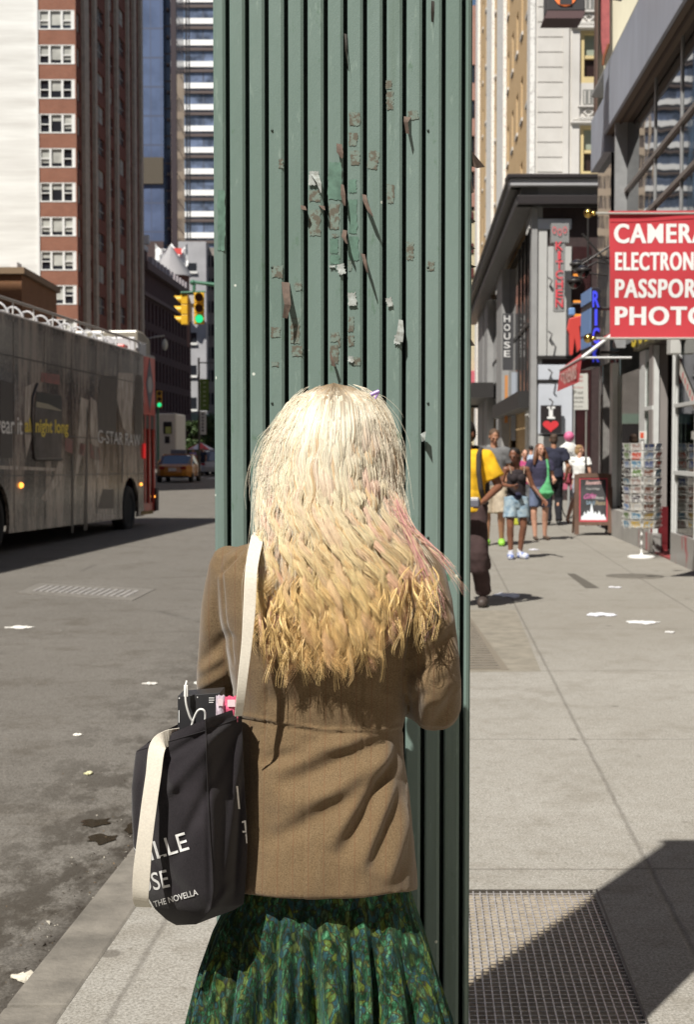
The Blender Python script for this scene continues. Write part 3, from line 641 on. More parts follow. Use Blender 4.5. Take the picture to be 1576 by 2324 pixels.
# ------------------------------------------------------------------ hair
def hairmat():
    g = NG('blonde_hair', .34, .75); at = g.node('ShaderNodeAttribute'); at.attribute_name = 'col'
    out = g.N['Material Output']; tr = g.node('ShaderNodeBsdfTranslucent'); ms = g.node('ShaderNodeMixShader'); ms.inputs[0].default_value = .08
    g.L.new(g.b.outputs[0], ms.inputs[1]); g.L.new(tr.outputs[0], ms.inputs[2]); g.L.new(ms.outputs[0], out.inputs[0])
    p = g.pos(); n = g.noise(p, 420, 3, .7, (1, 1, .05)); c = g.mix(g.rng(n, .3, .7), g.mix(.16, at.outputs['Color'], (.50, .36, .20)), at.outputs['Color']); g.bump(n, .25, .0015)
    g.L.new(c, tr.inputs[0]); return g.color(c)
HAIR = hairmat()
rng = np.random.default_rng(7)
tv = [868, 880, 900, 950, 1000, 1060, 1120, 1180, 1230, 1280, 1330, 1400, 1460, 1520]
tL = [722, 688, 664, 634, 607, 592, 585, 588, 588, 585, 582, 580, 586, 598]
tR = [792, 832, 862, 886, 900, 908, 908, 918, 940, 972, 985, 985, 955, 935]
tY = [2.50, 2.462, 2.430, 2.402, 2.386, 2.378, 2.371, 2.364, 2.358, 2.353, 2.350, 2.350, 2.353, 2.358]
tK = [.02, .05, .08, .11, .125, .125, .115, .10, .09, .08, .075, .07, .06, .06]
S = 34
def guide(a, vend, depth, vstart):
    t = np.linspace(0, 1, S); v = vstart + (vend-vstart)*t**.96
    uc = (np.interp(v, tv, tL)+np.interp(v, tv, tR))/2; hw = (np.interp(v, tv, tR)-np.interp(v, tv, tL))/2
    # strands leave the parting and fan out to their place
    aa = a*np.clip((v-vstart)/70.0 + .55, 0, 1)
    u = uc + aa*hw*(1-depth*1.2); Y = np.interp(v, tv, tY) + np.interp(v, tv, tK)*np.abs(aa)**2.2 + depth
    return u, v, Y
allv = []; allf = []; allc = []; off = 0
lin = lambda r, g, b: np.array([((c/255+.055)/1.055)**2.4 if c/255 > .04 else c/255/12.92 for c in (r, g, b)])
ROOT = lin(118, 92, 62); PLAT = lin(250, 242, 222); CREAM = lin(255, 234, 190); GOLD = lin(255, 220, 152); AMB = lin(244, 192, 120); PINK = lin(240, 180, 178); MAUV = lin(226, 200, 206); ASH = lin(206, 190, 156)
def emit(u, v, Y, r0, cols, prof=None, sides=3, flat=1.0):
    """u,v,Y arrays (n,S); thin three-sided tubes"""
    global off
    nS = u.shape[0]; St = u.shape[1]; cx = (u-788)/FPX; cy = (1162-v)/FPX; c, s = math.cos(PITCH), math.sin(PITCH)
    dy = c + cy*s; dz = -s + cy*c; X = cx*Y/dy; Z = CAMZ + dz*Y/dy; Pn = np.stack([X, Y, Z], -1)
    T = np.gradient(Pn, axis=1); T /= np.linalg.norm(T, axis=2, keepdims=True)+1e-9
    A = np.cross(T, np.array([0, 1.0, 0])); A /= np.linalg.norm(A, axis=2, keepdims=True)+1e-9; B = np.cross(T, A)
    tt = np.linspace(0, 1, St); rad = (r0[:, None]*((1-.72*tt**3) if prof is None else prof))[..., None]
    ring = [Pn + (A*math.cos(q)+B*math.sin(q)*flat)*rad for q in [0.5+2*math.pi*z/sides for z in range(sides)]]
    vs = np.stack(ring, 2).reshape(-1, 3); sd = sides
    i = np.arange(nS)[:, None, None]*St*sd; j = np.arange(St-1)[None, :, None]*sd; k = np.arange(sd)[None, None, :]; k2 = (k+1) % sd
    f = np.stack([i+j+k, i+j+k2, i+j+sd+k2, i+j+sd+k], -1).reshape(-1, 4) + off
    col = np.repeat(cols[:, :, None, :], sides, axis=2).reshape(-1, 3); allv.append(vs); allf.append(f); allc.append(np.concatenate([col, np.ones((len(col), 1))], 1)); off += len(vs)

def lock(a, depth, ve, vst, wmm, per, W):
    """one lock; W is the shared wave of the tress it belongs to"""
    gu, gv, gY = guide(a, ve, depth, vst); t = np.linspace(0, 1, S)
    env = 2.6*np.clip((gv-900)/120, 0, 1) + W['A']*np.clip((gv-985)/380, 0, 1)**1.1
    cc = 2*np.pi*(gv-870)/W['lam'] + W['ph'] + .7*np.sin((gv-870)/120+W['p2']) + rng.normal(0, .10)
    conv = (.55 if per > 10 else .25)*np.clip((gv-940)/360, 0, 1)                     # tresses gather towards their own middle line
    cu, _, _ = guide(W['a'], ve, depth, vst); gu = gu + (cu-gu)*conv
    gu = gu + env*np.sin(cc) + W['dr']*t**2 + rng.normal(0, 1.6)*t**2; gY = gY - (env/1330*.55)*(np.cos(cc)+.6) - W['z']*np.clip((gv-920)/260, 0, 1)
    tc = np.clip((t-.86)/.14, 0, 1); gu = gu + W['cs']*tc**1.4*W['cl']; gv = gv - tc**2.2*abs(W['cl'])*.8
    g1 = np.clip((gv-1010)/340, 0, 1)[None, :, None]; tone = W['tone']
    mid = CREAM*(1-tone*.5)+GOLD*tone*.5; base = PLAT*(1-g1)+(mid*(1-g1)+(GOLD*.75+CREAM*.25)*g1)*g1
    tip = np.clip((gv-1330)/180, 0, 1)[None, :, None]; base = base*(1-.55*tip)+AMB*.55*tip
    q = rng.random()
    if q < .15: base = base*.55+AMB*.45
    elif q < .24: base = base*.6+ASH*.4
    pk = W['pk']; pv = np.clip((gv-930)/160, 0, 1)[None, :, None]; base = base*(1-pk*pv)+(PINK if W['warm'] else MAUV)*pk*pv
    rl = 20+85*rng.random()**1.5*max(.2, 1.1-abs(a-.05)*1.1); rt = np.clip(1-(gv-876)/rl, 0, 1)[None, :, None]**.8; base = base*(1-rt*.88)+ROOT*rt*.88
    base = base*rng.uniform(.86, 1.0); w0 = wmm/1000
    pr = np.interp(t, [0, .05, .3, .65, .88, 1], [.35, .85, 1, .78, .42, .03]); emit(gu[None, :], gv[None, :], (gY+w0*.3)[None, :], np.array([w0]), np.clip(base, 0, .93), pr, 8, .34)
    o1 = rng.uniform(-1, 1, (per, 1)); o2 = rng.uniform(0, 1, (per, 1)); pw = (pr*w0*1330)[None, :]
    u = gu[None, :]+o1*pw*1.2+rng.normal(0, 1.8, (per, 1))*t[None, :]**2; Y = gY[None, :]+w0*.3-np.sqrt(np.clip(1-o1**2, 0, 1))*pw/1330*.34-.0004-o2*.0012*t[None, :]
    v = gv[None, :]+rng.normal(0, 12, (per, 1))*t[None, :]**3
    emit(u, v, Y, rng.uniform(.00024, .00046, per), np.clip(base*rng.uniform(.86, 1.16, (per, 1, 1)), 0, .97))
def vend(a):
    if a > .86: return rng.normal(1345, 45)
    if a > .55: return rng.normal(1410, 35)
    return rng.normal(1488, 26)
def tress(ac, half, n, depth, A, wr_, per, full):
    pk = .42 if (ac < -.72 and rng.random() < .6) or (ac > .45 and rng.random() < .35) else (.2 if rng.random() < .14 else 0)
    W = dict(a=ac, lam=rng.uniform(82, 128), ph=rng.uniform(0, 6.28), p2=rng.uniform(0, 6.28), A=A*rng.uniform(.7, 1.2), dr=rng.normal(0, 8), z=rng.uniform(0, .006) if full else 0, cs=rng.choice([-1, 1]), cl=rng.uniform(3, 18), tone=rng.random(), pk=pk, warm=ac < 0 or rng.random() < .5)
    ve0 = vend(ac)-(0 if full else 30)
    if full and rng.random() < .22: ve0 -= rng.uniform(60, 190)
    for i in range(n):
        a = float(np.clip(ac+half*(2*(i+.5)/n-1)+rng.normal(0, .012), -1.02, 1.02)); o = (2*(i+.5)/n-1)
        lock(a, depth+.0028*o*o+rng.uniform(0, .0012), ve0+rng.normal(0, 13)-10*abs(o), 869+abs(rng.normal(0, 5))+9*abs(a), rng.uniform(*wr_), per, W)
for k in range(34): tress(-1+2*(k+.5)/34, .05, 9, .0085, 7.0, (3.2, 5.0), 7, False)      # filling layer against the back
for k in range(56):
    ac = -1+2*(k+.5)/56+rng.normal(0, .02); tress(ac, rng.uniform(.045, .075), 8, rng.uniform(.0, .004), 12.0, (1.7, 3.3), 17, True)
# thin flyaways all around the outline
n_ = 800; a = rng.uniform(-1, 1, n_); a = np.sign(a)*np.abs(a)**.25
vst = rng.uniform(872, 1250, n_); vend = np.minimum(vst+rng.uniform(60, 260, n_), 1520); t = np.linspace(0, 1, S)[None, :]
v = vst[:, None] + (vend-vst)[:, None]*t; uc = (np.interp(v, tv, tL)+np.interp(v, tv, tR))/2; hw = (np.interp(v, tv, tR)-np.interp(v, tv, tL))/2
u = uc + a[:, None]*hw + (np.sign(a)*np.abs(rng.normal(0, 14, n_)))[:, None]*t*(1-t*.5)*2 + rng.normal(0, 4, (n_, 1))*np.sin(t*rng.uniform(2, 9, (n_, 1)))
Y = np.interp(v, tv, tY)+np.interp(v, tv, tK)*np.abs(a[:, None])**2.2
emit(u, v, Y, np.full(n_, .0003), np.broadcast_to(PLAT*.95, (n_, S, 3)))
# pink and blonde wisps blown over the right shoulder
for k in range(64):
    end = [(1056, 1342), (1036, 1310), (1010, 1400), (985, 1440), (1030, 1290), (962, 1450), (1012, 1360)][k % 7]; e0 = rng.normal(0, 5, 2)
    p0 = np.array([900+rng.normal(0, 6), 1150+rng.normal(0, 18)]); p1 = np.array([935, 1222])+rng.normal(0, 7, 2); p2 = np.array([995+rng.normal(0, 6), 1240+rng.normal(0, 7)]) if k % 7 in (0, 1, 4) else np.array([968, 1290])+rng.normal(0, 8, 2); p3 = np.array(end)+e0
    t = np.linspace(0, 1, S)[:, None]; q = (1-t)**3*p0+3*t*(1-t)**2*p1+3*t*t*(1-t)*p2+t**3*p3; wv = 3.5*np.sin(t[:, 0]*rng.uniform(9, 13)+k)*t[:, 0]
    emit((q[:, 0]+wv)[None, :], (q[:, 1]+wv*.4)[None, :], (2.41-.035*t[:, 0]*np.ones(S)+rng.normal(0, .004))[None, :], np.array([.00045]), np.broadcast_to((PINK if k % 3 else CREAM)*.9, (1, S, 3)))
# loose curls at the ends that let the jacket show between them
for k in range(150):
    u0 = rng.uniform(590, 985); v0 = rng.uniform(1380, 1470)-(60 if u0 > 880 else 0); t = np.linspace(0, 1, S); rad = rng.uniform(6, 18); tw = rng.uniform(1.0, 2.4)*rng.choice([-1, 1]); Ln = rng.uniform(30, 105)
    u = u0+rad*np.sin(t*tw*3.2+k)*(1-.35*t)-rad*math.sin(k); v = v0-40+(Ln+40)*t+rad*.8*np.cos(t*tw*3.2+k)*t; Y = 2.366+.012*np.cos(t*tw*3.2+1)+rng.normal(0, .006)
    for j in range(5): emit((u+rng.normal(0, 1.3)+rng.normal(0, 1)*t*4)[None, :], (v+rng.normal(0, 2))[None, :], (Y+rng.normal(0, .002))[None, :], np.array([.00042]), np.broadcast_to(GOLD*rng.uniform(.7, 1.1), (1, S, 3)))
hv = np.concatenate(allv); hf = np.concatenate(allf); hcl = np.concatenate(allc)
np_mesh('hair', hv, hf, HAIR, woman, col=hcl)
# under-layer that closes the hair mass over the scalp and neck
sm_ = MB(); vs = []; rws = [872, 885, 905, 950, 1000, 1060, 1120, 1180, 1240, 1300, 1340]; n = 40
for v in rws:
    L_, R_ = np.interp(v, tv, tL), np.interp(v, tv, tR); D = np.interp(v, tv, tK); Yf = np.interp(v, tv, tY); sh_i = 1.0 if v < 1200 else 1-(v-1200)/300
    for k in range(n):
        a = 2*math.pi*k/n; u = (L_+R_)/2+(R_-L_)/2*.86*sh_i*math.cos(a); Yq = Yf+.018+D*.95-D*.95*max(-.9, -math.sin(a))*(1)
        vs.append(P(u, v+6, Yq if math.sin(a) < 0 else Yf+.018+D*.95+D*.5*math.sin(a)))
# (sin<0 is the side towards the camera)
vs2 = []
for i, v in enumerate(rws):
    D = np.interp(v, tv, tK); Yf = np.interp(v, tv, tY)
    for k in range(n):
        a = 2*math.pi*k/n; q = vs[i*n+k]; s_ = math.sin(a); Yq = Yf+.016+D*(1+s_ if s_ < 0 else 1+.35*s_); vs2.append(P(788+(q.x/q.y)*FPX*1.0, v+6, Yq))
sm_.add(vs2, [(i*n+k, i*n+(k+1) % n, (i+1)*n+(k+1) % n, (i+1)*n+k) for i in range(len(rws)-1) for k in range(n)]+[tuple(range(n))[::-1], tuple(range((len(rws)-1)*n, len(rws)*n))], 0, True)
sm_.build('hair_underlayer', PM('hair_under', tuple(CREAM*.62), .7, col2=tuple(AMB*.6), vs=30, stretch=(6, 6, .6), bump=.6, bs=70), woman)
# hair slide at the right of the head
m = MB(); a_, b_ = P(842, 896, 2.42), P(861, 888, 2.42); m.tube([a_, b_], .0035, 8); m.tube([P(852, 905, 2.42), P(861, 888, 2.42)], .002, 6); m.build('hair_clip', PM('lilac_plastic', (.42, .28, .62), .3), woman)
# ------------------------------------------------------------------ tote bag
def canvas():
    g = NG('black_canvas', .9, .2); p = g.pos(); n = g.noise(p, 500, 2, .8); n1 = g.noise(p, 7, 5, .6); x, y, z = g.xyz(p)
    c = g.mix(g.rng(n, .3, .7), (0.010, 0.0085, 0.011), (0.024, 0.020, 0.024)); c = g.mix(g.rng(n1, .5, .75), c, (.032, .027, .032))
    g.b.inputs['Sheen Weight'].default_value = .12
    g.bump(g.mth('ADD', g.mth('MULTIPLY', n, .4), n1), .35, .006); return g.color(c)
CANV = canvas()
WEB = PM('white_webbing', (0.74, 0.69, 0.60), .85, var=.12, vs=260, bump=.15, bs=700)
bag = thing('tote_bag', 'black canvas tote bag with white lettering and webbing straps hanging at the woman\'s left hip', 'bag', tuple(P(430, 2100, 2.40)))
# rows: v at the left silhouette / seam / right silhouette for 13 levels t
lt = [0, .06, .14, .25, .4, .55, .7, .82, .9, .96, 1.0]
Lp = [(332, 1688), (308, 1706), (303, 1745), (298, 1790), (299, 1850), (302, 1915), (312, 1975), (330, 2028), (352, 2064), (378, 2088), (400, 2100)]
Sp = [(466, 1632), (467, 1660), (468, 1700), (470, 1755), (473, 1830), (477, 1905), (482, 1970), (484, 2020), (478, 2062), (462, 2084), (445, 2098)]
Rp = [(547, 1604), (549, 1630), (551, 1680), (553, 1740), (557, 1815), (562, 1890), (560, 1960), (556, 2020), (553, 2052), (530, 2066), (480, 2084)]
YL, YM, YS, YR_ = 2.400, 2.335, 2.300, 2.395
def seamc(t): return [np.interp(t, lt, [a[k] for a in L]) for L in (Lp, Sp, Rp) for k in (0, 1)]
def bagpt(s, t, off=0.0):
    """s 0..1 left face, 1..2 gusset face; returns world point"""
    lu, lv, su, sv, ru, rv = seamc(t)
    if s <= 1: u, v = lerp(lu, su, s), lerp(lv, sv, s); Y = YL + (YS-YL)*(s**.75) - .018*math.sin(math.pi*s)
    else: q = s-1; u, v = lerp(su, ru, q), lerp(sv, rv, q); Y = YS + (YR_-YS)*q**1.25 + .012*math.sin(math.pi*q)
    bulge = math.sin(math.pi*min(1, max(0, t*.9+.08)))*.022; tuck = max(0, t-.82)**2*1.6
    # cloth folds running down from the hanging corner
    f = 0
    for (u0, v0, u1, v1, w_, am) in ((545, 1610, 330, 1850, 16, .006), (548, 1640, 380, 1980, 14, -.005), (540, 1620, 340, 1740, 9, -.005), (470, 1700, 478, 2060, 7, -.004), (550, 1660, 505, 2060, 12, .007), (548, 1760, 530, 2060, 8, -.006), (330, 1720, 310, 1960, 12, -.006), (360, 1700, 400, 1800, 14, .006), (300, 1900, 470, 2085, 14, -.004), (470, 2085, 530, 2000, 9, .007)):
        dx, dy = u1-u0, v1-v0; L2 = dx*dx+dy*dy; tt = ((u-u0)*dx+(v-v0)*dy)/L2; d = ((u-u0)*dy-(v-v0)*dx)/math.sqrt(L2)
        f += 1.5*am*math.exp(-(d/w_)**2)*max(0, 1-abs(2*tt-1)**4)
    return P(u, v, Y - bulge + tuck - f - off)
NT, NS_ = 90, 110; vs = []
for i in range(NT):
    t = i/(NT-1)
    for j in range(NS_): vs.append(bagpt(2*j/(NS_-1), t))
    back0, back1 = vs[-NS_], vs[-1]
    for j in range(1, 24):
        q = j/24; p = back1.lerp(back0, q); p = p + Vector((0, (.085+.015*math.sin(3*q))*math.sin(math.pi*q)**.5*(1-max(0, t-.85)*4), 0)); vs.append(p)
W = NS_+23; fs = [(i*W+k, i*W+(k+1) % W, (i+1)*W+(k+1) % W, (i+1)*W+k) for i in range(NT-1) for k in range(W)]
m = MB(); m.add(vs, fs, 0, True); m.add(vs[-W:], [tuple(range(W))], 0)
# hem band turned in at the mouth
inn = [Vector(v)+Vector((0, .004, -.035)) for v in vs[:W]]; m.add(vs[:W]+inn, [(k, (k+1) % W, W+(k+1) % W, W+k) for k in range(W)], 0, True); m.add(inn, [tuple(range(W))], 0)
m.build('bag_body', CANV, bag)
m = MB(); m.tube([bagpt(1.0, t/40, .0012) for t in range(0, 38)], .0011, 5); m.tube([bagpt(s/40, .055, .0008) for s in range(0, 81)], .0007, 5); m.build('stitching', PM('stitch', (.012, .010, .012), .8), bag)
INK = PM('white_ink', (.74, .74, .74), .7)
def on_face(u, v):
    """nearest surface point for picture position, by search over s,t"""
    lo = (9e9, 0, 0); 
    s_, t_ = .5, .7
    for it in range(14):
        lu, lv, su, sv, ru, rv = seamc(t_)
        if u <= su: s_ = (u-lu)/(su-lu); vv = lerp(lv, sv, s_)
        else: s_ = 1+(u-su)/(ru-su); vv = lerp(sv, rv, s_-1)
        t_ += (v-vv)/440.0; t_ = min(1, max(0, t_))
    return bagpt(min(2, max(0, s_)), t_, .0016)
tm = MB()
def bagtext(word, x0, y0, x1, y1, h, bold, skew=0.0):
    dx, dy = x1-x0, y1-y0; L = math.hypot(dx, dy); nx, ny = dy/L, -dx/L
    put_text(tm, word, lambda a, b: on_face(x0+dx*a+(nx*h+skew*b)*b, y0+dy*a+ny*h*b), bold)
bagtext('VILLE', 308, 1964, 430, 1928, 41, .004); bagtext('USE', 321, 2028, 386, 2013, 41, .004); bagtext('OF THE NOVELLA', 327, 2066, 450, 2031, 14, .012)
for a in [(538, 1784, 543, 1836), (556, 1862, 561, 1914)]:
    u0, v0, u1, v1 = a; tm.add([on_face(u0-2, v0), on_face(u0+2, v0), on_face(u1+2, v1), on_face(u1-2, v1)], [(0, 1, 2, 3)])
tm.add([on_face(549, 1864), on_face(557, 1862), on_face(557, 1866), on_face(549, 1868)], [(0, 1, 2, 3)]); tm.add([on_face(550, 1886), on_face(558, 1885), on_face(558, 1889), on_face(551, 1890)], [(0, 1, 2, 3)])
tm.build('lettering', INK, bag)
def strap(pts, name, th=.002, parent=bag):
    """pts: (u,v,Y,half width px, twist)"""
    m = MB(); K = 60; A = []; us = np.linspace(0, len(pts)-1, K); arr = np.array(pts, float)
    def cr(x):
        i = int(min(x, len(pts)-1.0001)); f = x-i; p0, p1, p2, p3 = arr[max(i-1, 0)], arr[i], arr[min(i+1, len(pts)-1)], arr[min(i+2, len(pts)-1)]
        return .5*((2*p1)+(p2-p0)*f+(2*p0-5*p1+4*p2-p3)*f*f+(3*p1-p0-3*p2+p3)*f**3)
    q = [cr(x) for x in us]; C = [P(a[0], a[1], a[2]) for a in q]
    for i, c in enumerate(C):
        T = (C[min(i+1, K-1)]-C[max(i-1, 0)]).normalized(); sd = T.cross(Vector((0, 1, 0))).normalized(); nn = sd.cross(T)
        tw = q[i][4]; s2 = sd*math.cos(tw)+nn*math.sin(tw); n2 = s2.cross(T); hw = q[i][3]/1350
        A += [c-s2*hw-n2*th/2, c+s2*hw-n2*th/2, c+s2*hw+n2*th/2, c-s2*hw+n2*th/2]
    m.add(A, [(4*i+k, 4*i+(k+1) % 4, 4*i+4+(k+1) % 4, 4*i+4+k) for i in range(K-1) for k in range(4)]+[(0, 1, 2, 3), (4*K-4, 4*K-3, 4*K-2, 4*K-1)]); return m.build(name, WEB, parent, bevel=.0006)
strap([(592, 1232, 2.62, 14, 0), (590, 1216, 2.52, 15, .0), (584, 1222, 2.43, 15, .1), (571, 1290, 2.365, 14, .2), (566, 1380, 2.345, 14, .3), (560, 1460, 2.335, 12, .3), (552, 1530, 2.33, 11, .3), (546, 1585, 2.335, 10, .4), (541, 1625, 2.35, 9, .4)], 'strap')
strap([(402, 1668, 2.345, 17, .2), (378, 1676, 2.315, 18, .1), (357, 1696, 2.295, 18, .0), (348, 1760, 2.285, 17, .0), (338, 1830, 2.280, 17, .0), (328, 1910, 2.278, 17, .05), (321, 1985, 2.282, 19, .0), (319, 2040, 2.295, 18, -.1), (326, 2058, 2.325, 18, -.1)], 'strap')
# carton, cable and pink packets showing above the mouth
BLK = PM('black_carton', (.030, .030, .033), .35)
box = thing('carton', 'flat black carton with small white print standing out of the tote bag', 'box', tuple(P(470, 1640, 2.42)))
m = MB(); a_, b_, c_, d_ = P(403, 1580, 2.40), P(500, 1572, 2.40), P(500, 1700, 2.40), P(403, 1700, 2.40); o_ = Vector((.004, .045, .002)); m.add([a_, b_, c_, d_, a_+o_, b_+o_, c_+o_, d_+o_], [(0, 1, 2, 3), (4, 5, 6, 7), (0, 1, 5, 4), (1, 2, 6, 5), (2, 3, 7, 6), (3, 0, 4, 7)]); m.build('carton_body', BLK, box, bevel=.0008)
for (u0, v0, u1, v1) in ((474, 1583, 486, 1585), (474, 1588, 486, 1590), (474, 1593, 484, 1595), (405, 1612, 407, 1640), (405, 1583, 408, 1586), (447, 1581, 449, 1584)): m = MB(); m.quad(P(u0, v0, 2.399), P(u1, v0, 2.399), P(u1, v1, 2.399), P(u0, v1, 2.399)); m.build('print', INK, box)
m = MB(); pts = [(424, 1545), (421, 1562), (422, 1595), (430, 1625), (437, 1640), (434, 1650), (441, 1628), (450, 1612), (461, 1611), (466, 1622), (464, 1645)]
sp_ = [P(u, v, 2.385-.004*math.sin(i)) for i, (u, v) in enumerate(pts)]; fine = []
for i in range(len(sp_)-1):
    p0, p1, p2, p3 = sp_[max(i-1, 0)], sp_[i], sp_[i+1], sp_[min(i+2, len(sp_)-1)]
    for k in range(6): f = k/6; fine.append(.5*((2*p1)+(p2-p0)*f+(2*p0-5*p1+4*p2-p3)*f*f+(3*p1-p0-3*p2+p3)*f**3))
m.tube(fine, .0019, 8); cable = thing('charging_cable', 'thin white cable looped in front of the black carton', 'cable', tuple(sp_[5])); m.build('cord', PM('white_plastic', (.8, .8, .78), .35), cable)
m = MB(); a_ = P(422, 1568, 2.384); m.box(a_.x-.0035, a_.x+.0035, a_.y-.003, a_.y+.003, a_.z-.010, a_.z+.010); m.build('plug', PM('white_plastic', (.8, .8, .78), .35), cable, bevel=.001)
for (u0, v0, u1, v1, col, lab) in ((490, 1578, 510, 1650, (.62, .52, .60), 'clear lilac plastic packet between the carton and the pink packet in the bag'), (510, 1580, 540, 1640, (.72, .12, .22), 'bright pink packet in the mouth of the tote bag')):
    pk_ = thing('packet', lab, 'packet', tuple(P(u0, v1, 2.39))); m = MB(); Vv = []
    for yy in (2.375, 2.405):
        for i in range(7):
            for j in range(5): Vv.append(P(lerp(u0, u1, i/6), lerp(v0, v1, j/4)+2*math.sin(i*2.1+j), yy + (.008 if yy < 2.39 else -.004)*(-math.sin(math.pi*i/6)*math.sin(math.pi*(j+.5)/5))+.0015*math.sin(5*i+3*j)))
    m.add(Vv, [(b*35+i*5+j, b*35+i*5+j+1, b*35+(i+1)*5+j+1, b*35+(i+1)*5+j) for b in (0, 1) for i in range(6) for j in range(4)]); m.build('wrapper', PM('wrap'+str(col), col, .15, coat=.5), pk_)
    m = MB(); q0, q1 = P(lerp(u0, u1, .2), v0+8, 2.366), P(lerp(u0, u1, .8), v0+24, 2.366); m.quad(q0, Vector((q1.x, q0.y, q0.z)), q1, Vector((q0.x, q0.y, q1.z))); m.build('label_sheet', PM('pale_print', (.78, .62, .66), .3), pk_)
# ------------------------------------------------------------------ left side of the street
E = Vector((0.0486, 1, 0)).normalized(); ERZ = math.atan2(E.y, E.x)      # street direction
def glassm(name, col, rough=.06, spec=.8, **k): return PM(name, col, rough, spec=spec, **k)
GL_D = glassm('window_glass_dark', (.020, .022, .028), .05); GL_L = PM('window_blind', (.50, .50, .46), .5, var=.35, vs=.6)
class Fac:
    """local frame on a building face: o ground corner, d along the face, n outward"""
    def __init__(s, o, d, n=None): s.o = Vector(o); s.d = Vector(d).normalized(); s.n = Vector(n).normalized() if n else Vector((s.d.y, -s.d.x, 0)); s.z = Vector((0, 0, 1))
    def p(s, a, z, t=0.0): return s.o + s.d*a + s.n*t + s.z*z
    def box(s, mb, a0, a1, z0, z1, t0, t1, m=0):
        vs = [s.p(a, z, t) for z in (z0, z1) for t in (t0, t1) for a in (a0, a1)]
        mb.add(vs, [(0, 2, 3, 1), (4, 5, 7, 6), (0, 1, 5, 4), (2, 6, 7, 3), (0, 4, 6, 2), (1, 3, 7, 5)], m); return mb
def facade(mb, F, a0, a1, z0, z1, holes, m=0, depth=.25, mrev=None):
    """wall sheet with rectangular openings and their reveals; holes: (a0,a1,z0,z1)"""
    xs = sorted({a0, a1, *[h[0] for h in holes], *[h[1] for h in holes]}); zs = sorted({z0, z1, *[h[2] for h in holes], *[h[3] for h in holes]})
    hs = set()
    import bisect
    for h in holes:
        for i in range(bisect.bisect_left(xs, h[0]), bisect.bisect_left(xs, h[1])):
            for j in range(bisect.bisect_left(zs, h[2]), bisect.bisect_left(zs, h[3])): hs.add((i, j))
    for j in range(len(zs)-1):
        i = 0
        while i < len(xs)-1:
            if (i, j) in hs: i += 1; continue
            k = i
            while k+1 < len(xs)-1 and (k+1, j) not in hs: k += 1
            mb.quad(F.p(xs[i], zs[j]), F.p(xs[k+1], zs[j]), F.p(xs[k+1], zs[j+1]), F.p(xs[i], zs[j+1]), m); i = k+1
    for (p, q, r, s) in holes:
        for (A, B) in (((p, r), (q, r)), ((q, r), (q, s)), ((q, s), (p, s)), ((p, s), (p, r))):
            mb.quad(F.p(*A), F.p(*B), F.p(*B, -depth), F.p(*A, -depth), mrev if mrev is not None else m)
def brick(name, c1, c2, mortar, sc=1.0, dirt=.3):
    g = NG(name, .9, .2); o = g.obj(); x, y, z = g.xyz(g.pos()); h = g.mth('ADD', x, y)
    b = g.node('ShaderNodeTexBrick'); g.L.new(g.comb(h, z, 0.0), b.inputs['Vector']); b.inputs['Scale'].default_value = 1.0; b.inputs['Color1'].default_value = (*c1, 1); b.inputs['Color2'].default_value = (*c2, 1); b.inputs['Mortar'].default_value = (*mortar, 1)
    b.inputs['Brick Width'].default_value = .22*sc; b.inputs['Row Height'].default_value = .075*sc; b.inputs['Mortar Size'].default_value = .010*sc
    n = g.noise(g.pos(), .6, 5); return g.color(g.mix(g.mth('MULTIPLY', g.rng(n, .45, .75), dirt), b.outputs[0], tuple(c*.35 for c in c1)))
# ---- tall brick apartment tower with a white party wall
TB = brick('tower_brick', (.30, .125, .08), (.25, .10, .065), (.27, .17, .13), 1)
WW = PM('white_party_wall', (.80, .80, .77), .8, col2=(.62, .61, .58), vs=.30, stretch=(.3, .3, 3.4), det=6)
FR = PM('white_window_frame', (.74, .74, .72), .5); PIER = PM('tan_pier', (.50, .42, .34), .8, var=.25, vs=2)
TX, TY = P(178, 900, 120).x, 120.0
tower = thing('apartment_tower', 'tall brick apartment tower with a blank white wall and rows of triple windows', 'building', (TX, TY, 0), ERZ)
TH = 56.0; FLZ = 2.845; z0f = 1.58+(1022-716)/FPX*120     # window sill heights follow the floors
m = MB(); ux = lambda u: (u-788)/FPX*120
Ff = Fac((TX, TY, 0), (-1, 0, 0), (0, -1, 0))            # front face; a grows to the left
xw0, xw1 = TX-ux(178)+0, 0
wa = lambda u: -(ux(u)-TX)
sills = [z0f - 2.0 + k*FLZ for k in range(-3, 19)]
holes = [(wa(177), wa(95), s, s+1.62) for s in sills if s > .5 and s < TH-2]
facade(m, Ff, 0, wa(93), 0, TH, holes, 0, .3)
m.quad(Ff.p(wa(93), 0), Ff.p(wa(-170), 0), Ff.p(wa(-170), TH), Ff.p(wa(93), TH), 1)
Lf = 28.5; Fs = Fac((TX, TY, 0), E, (E.y, -E.x, 0))
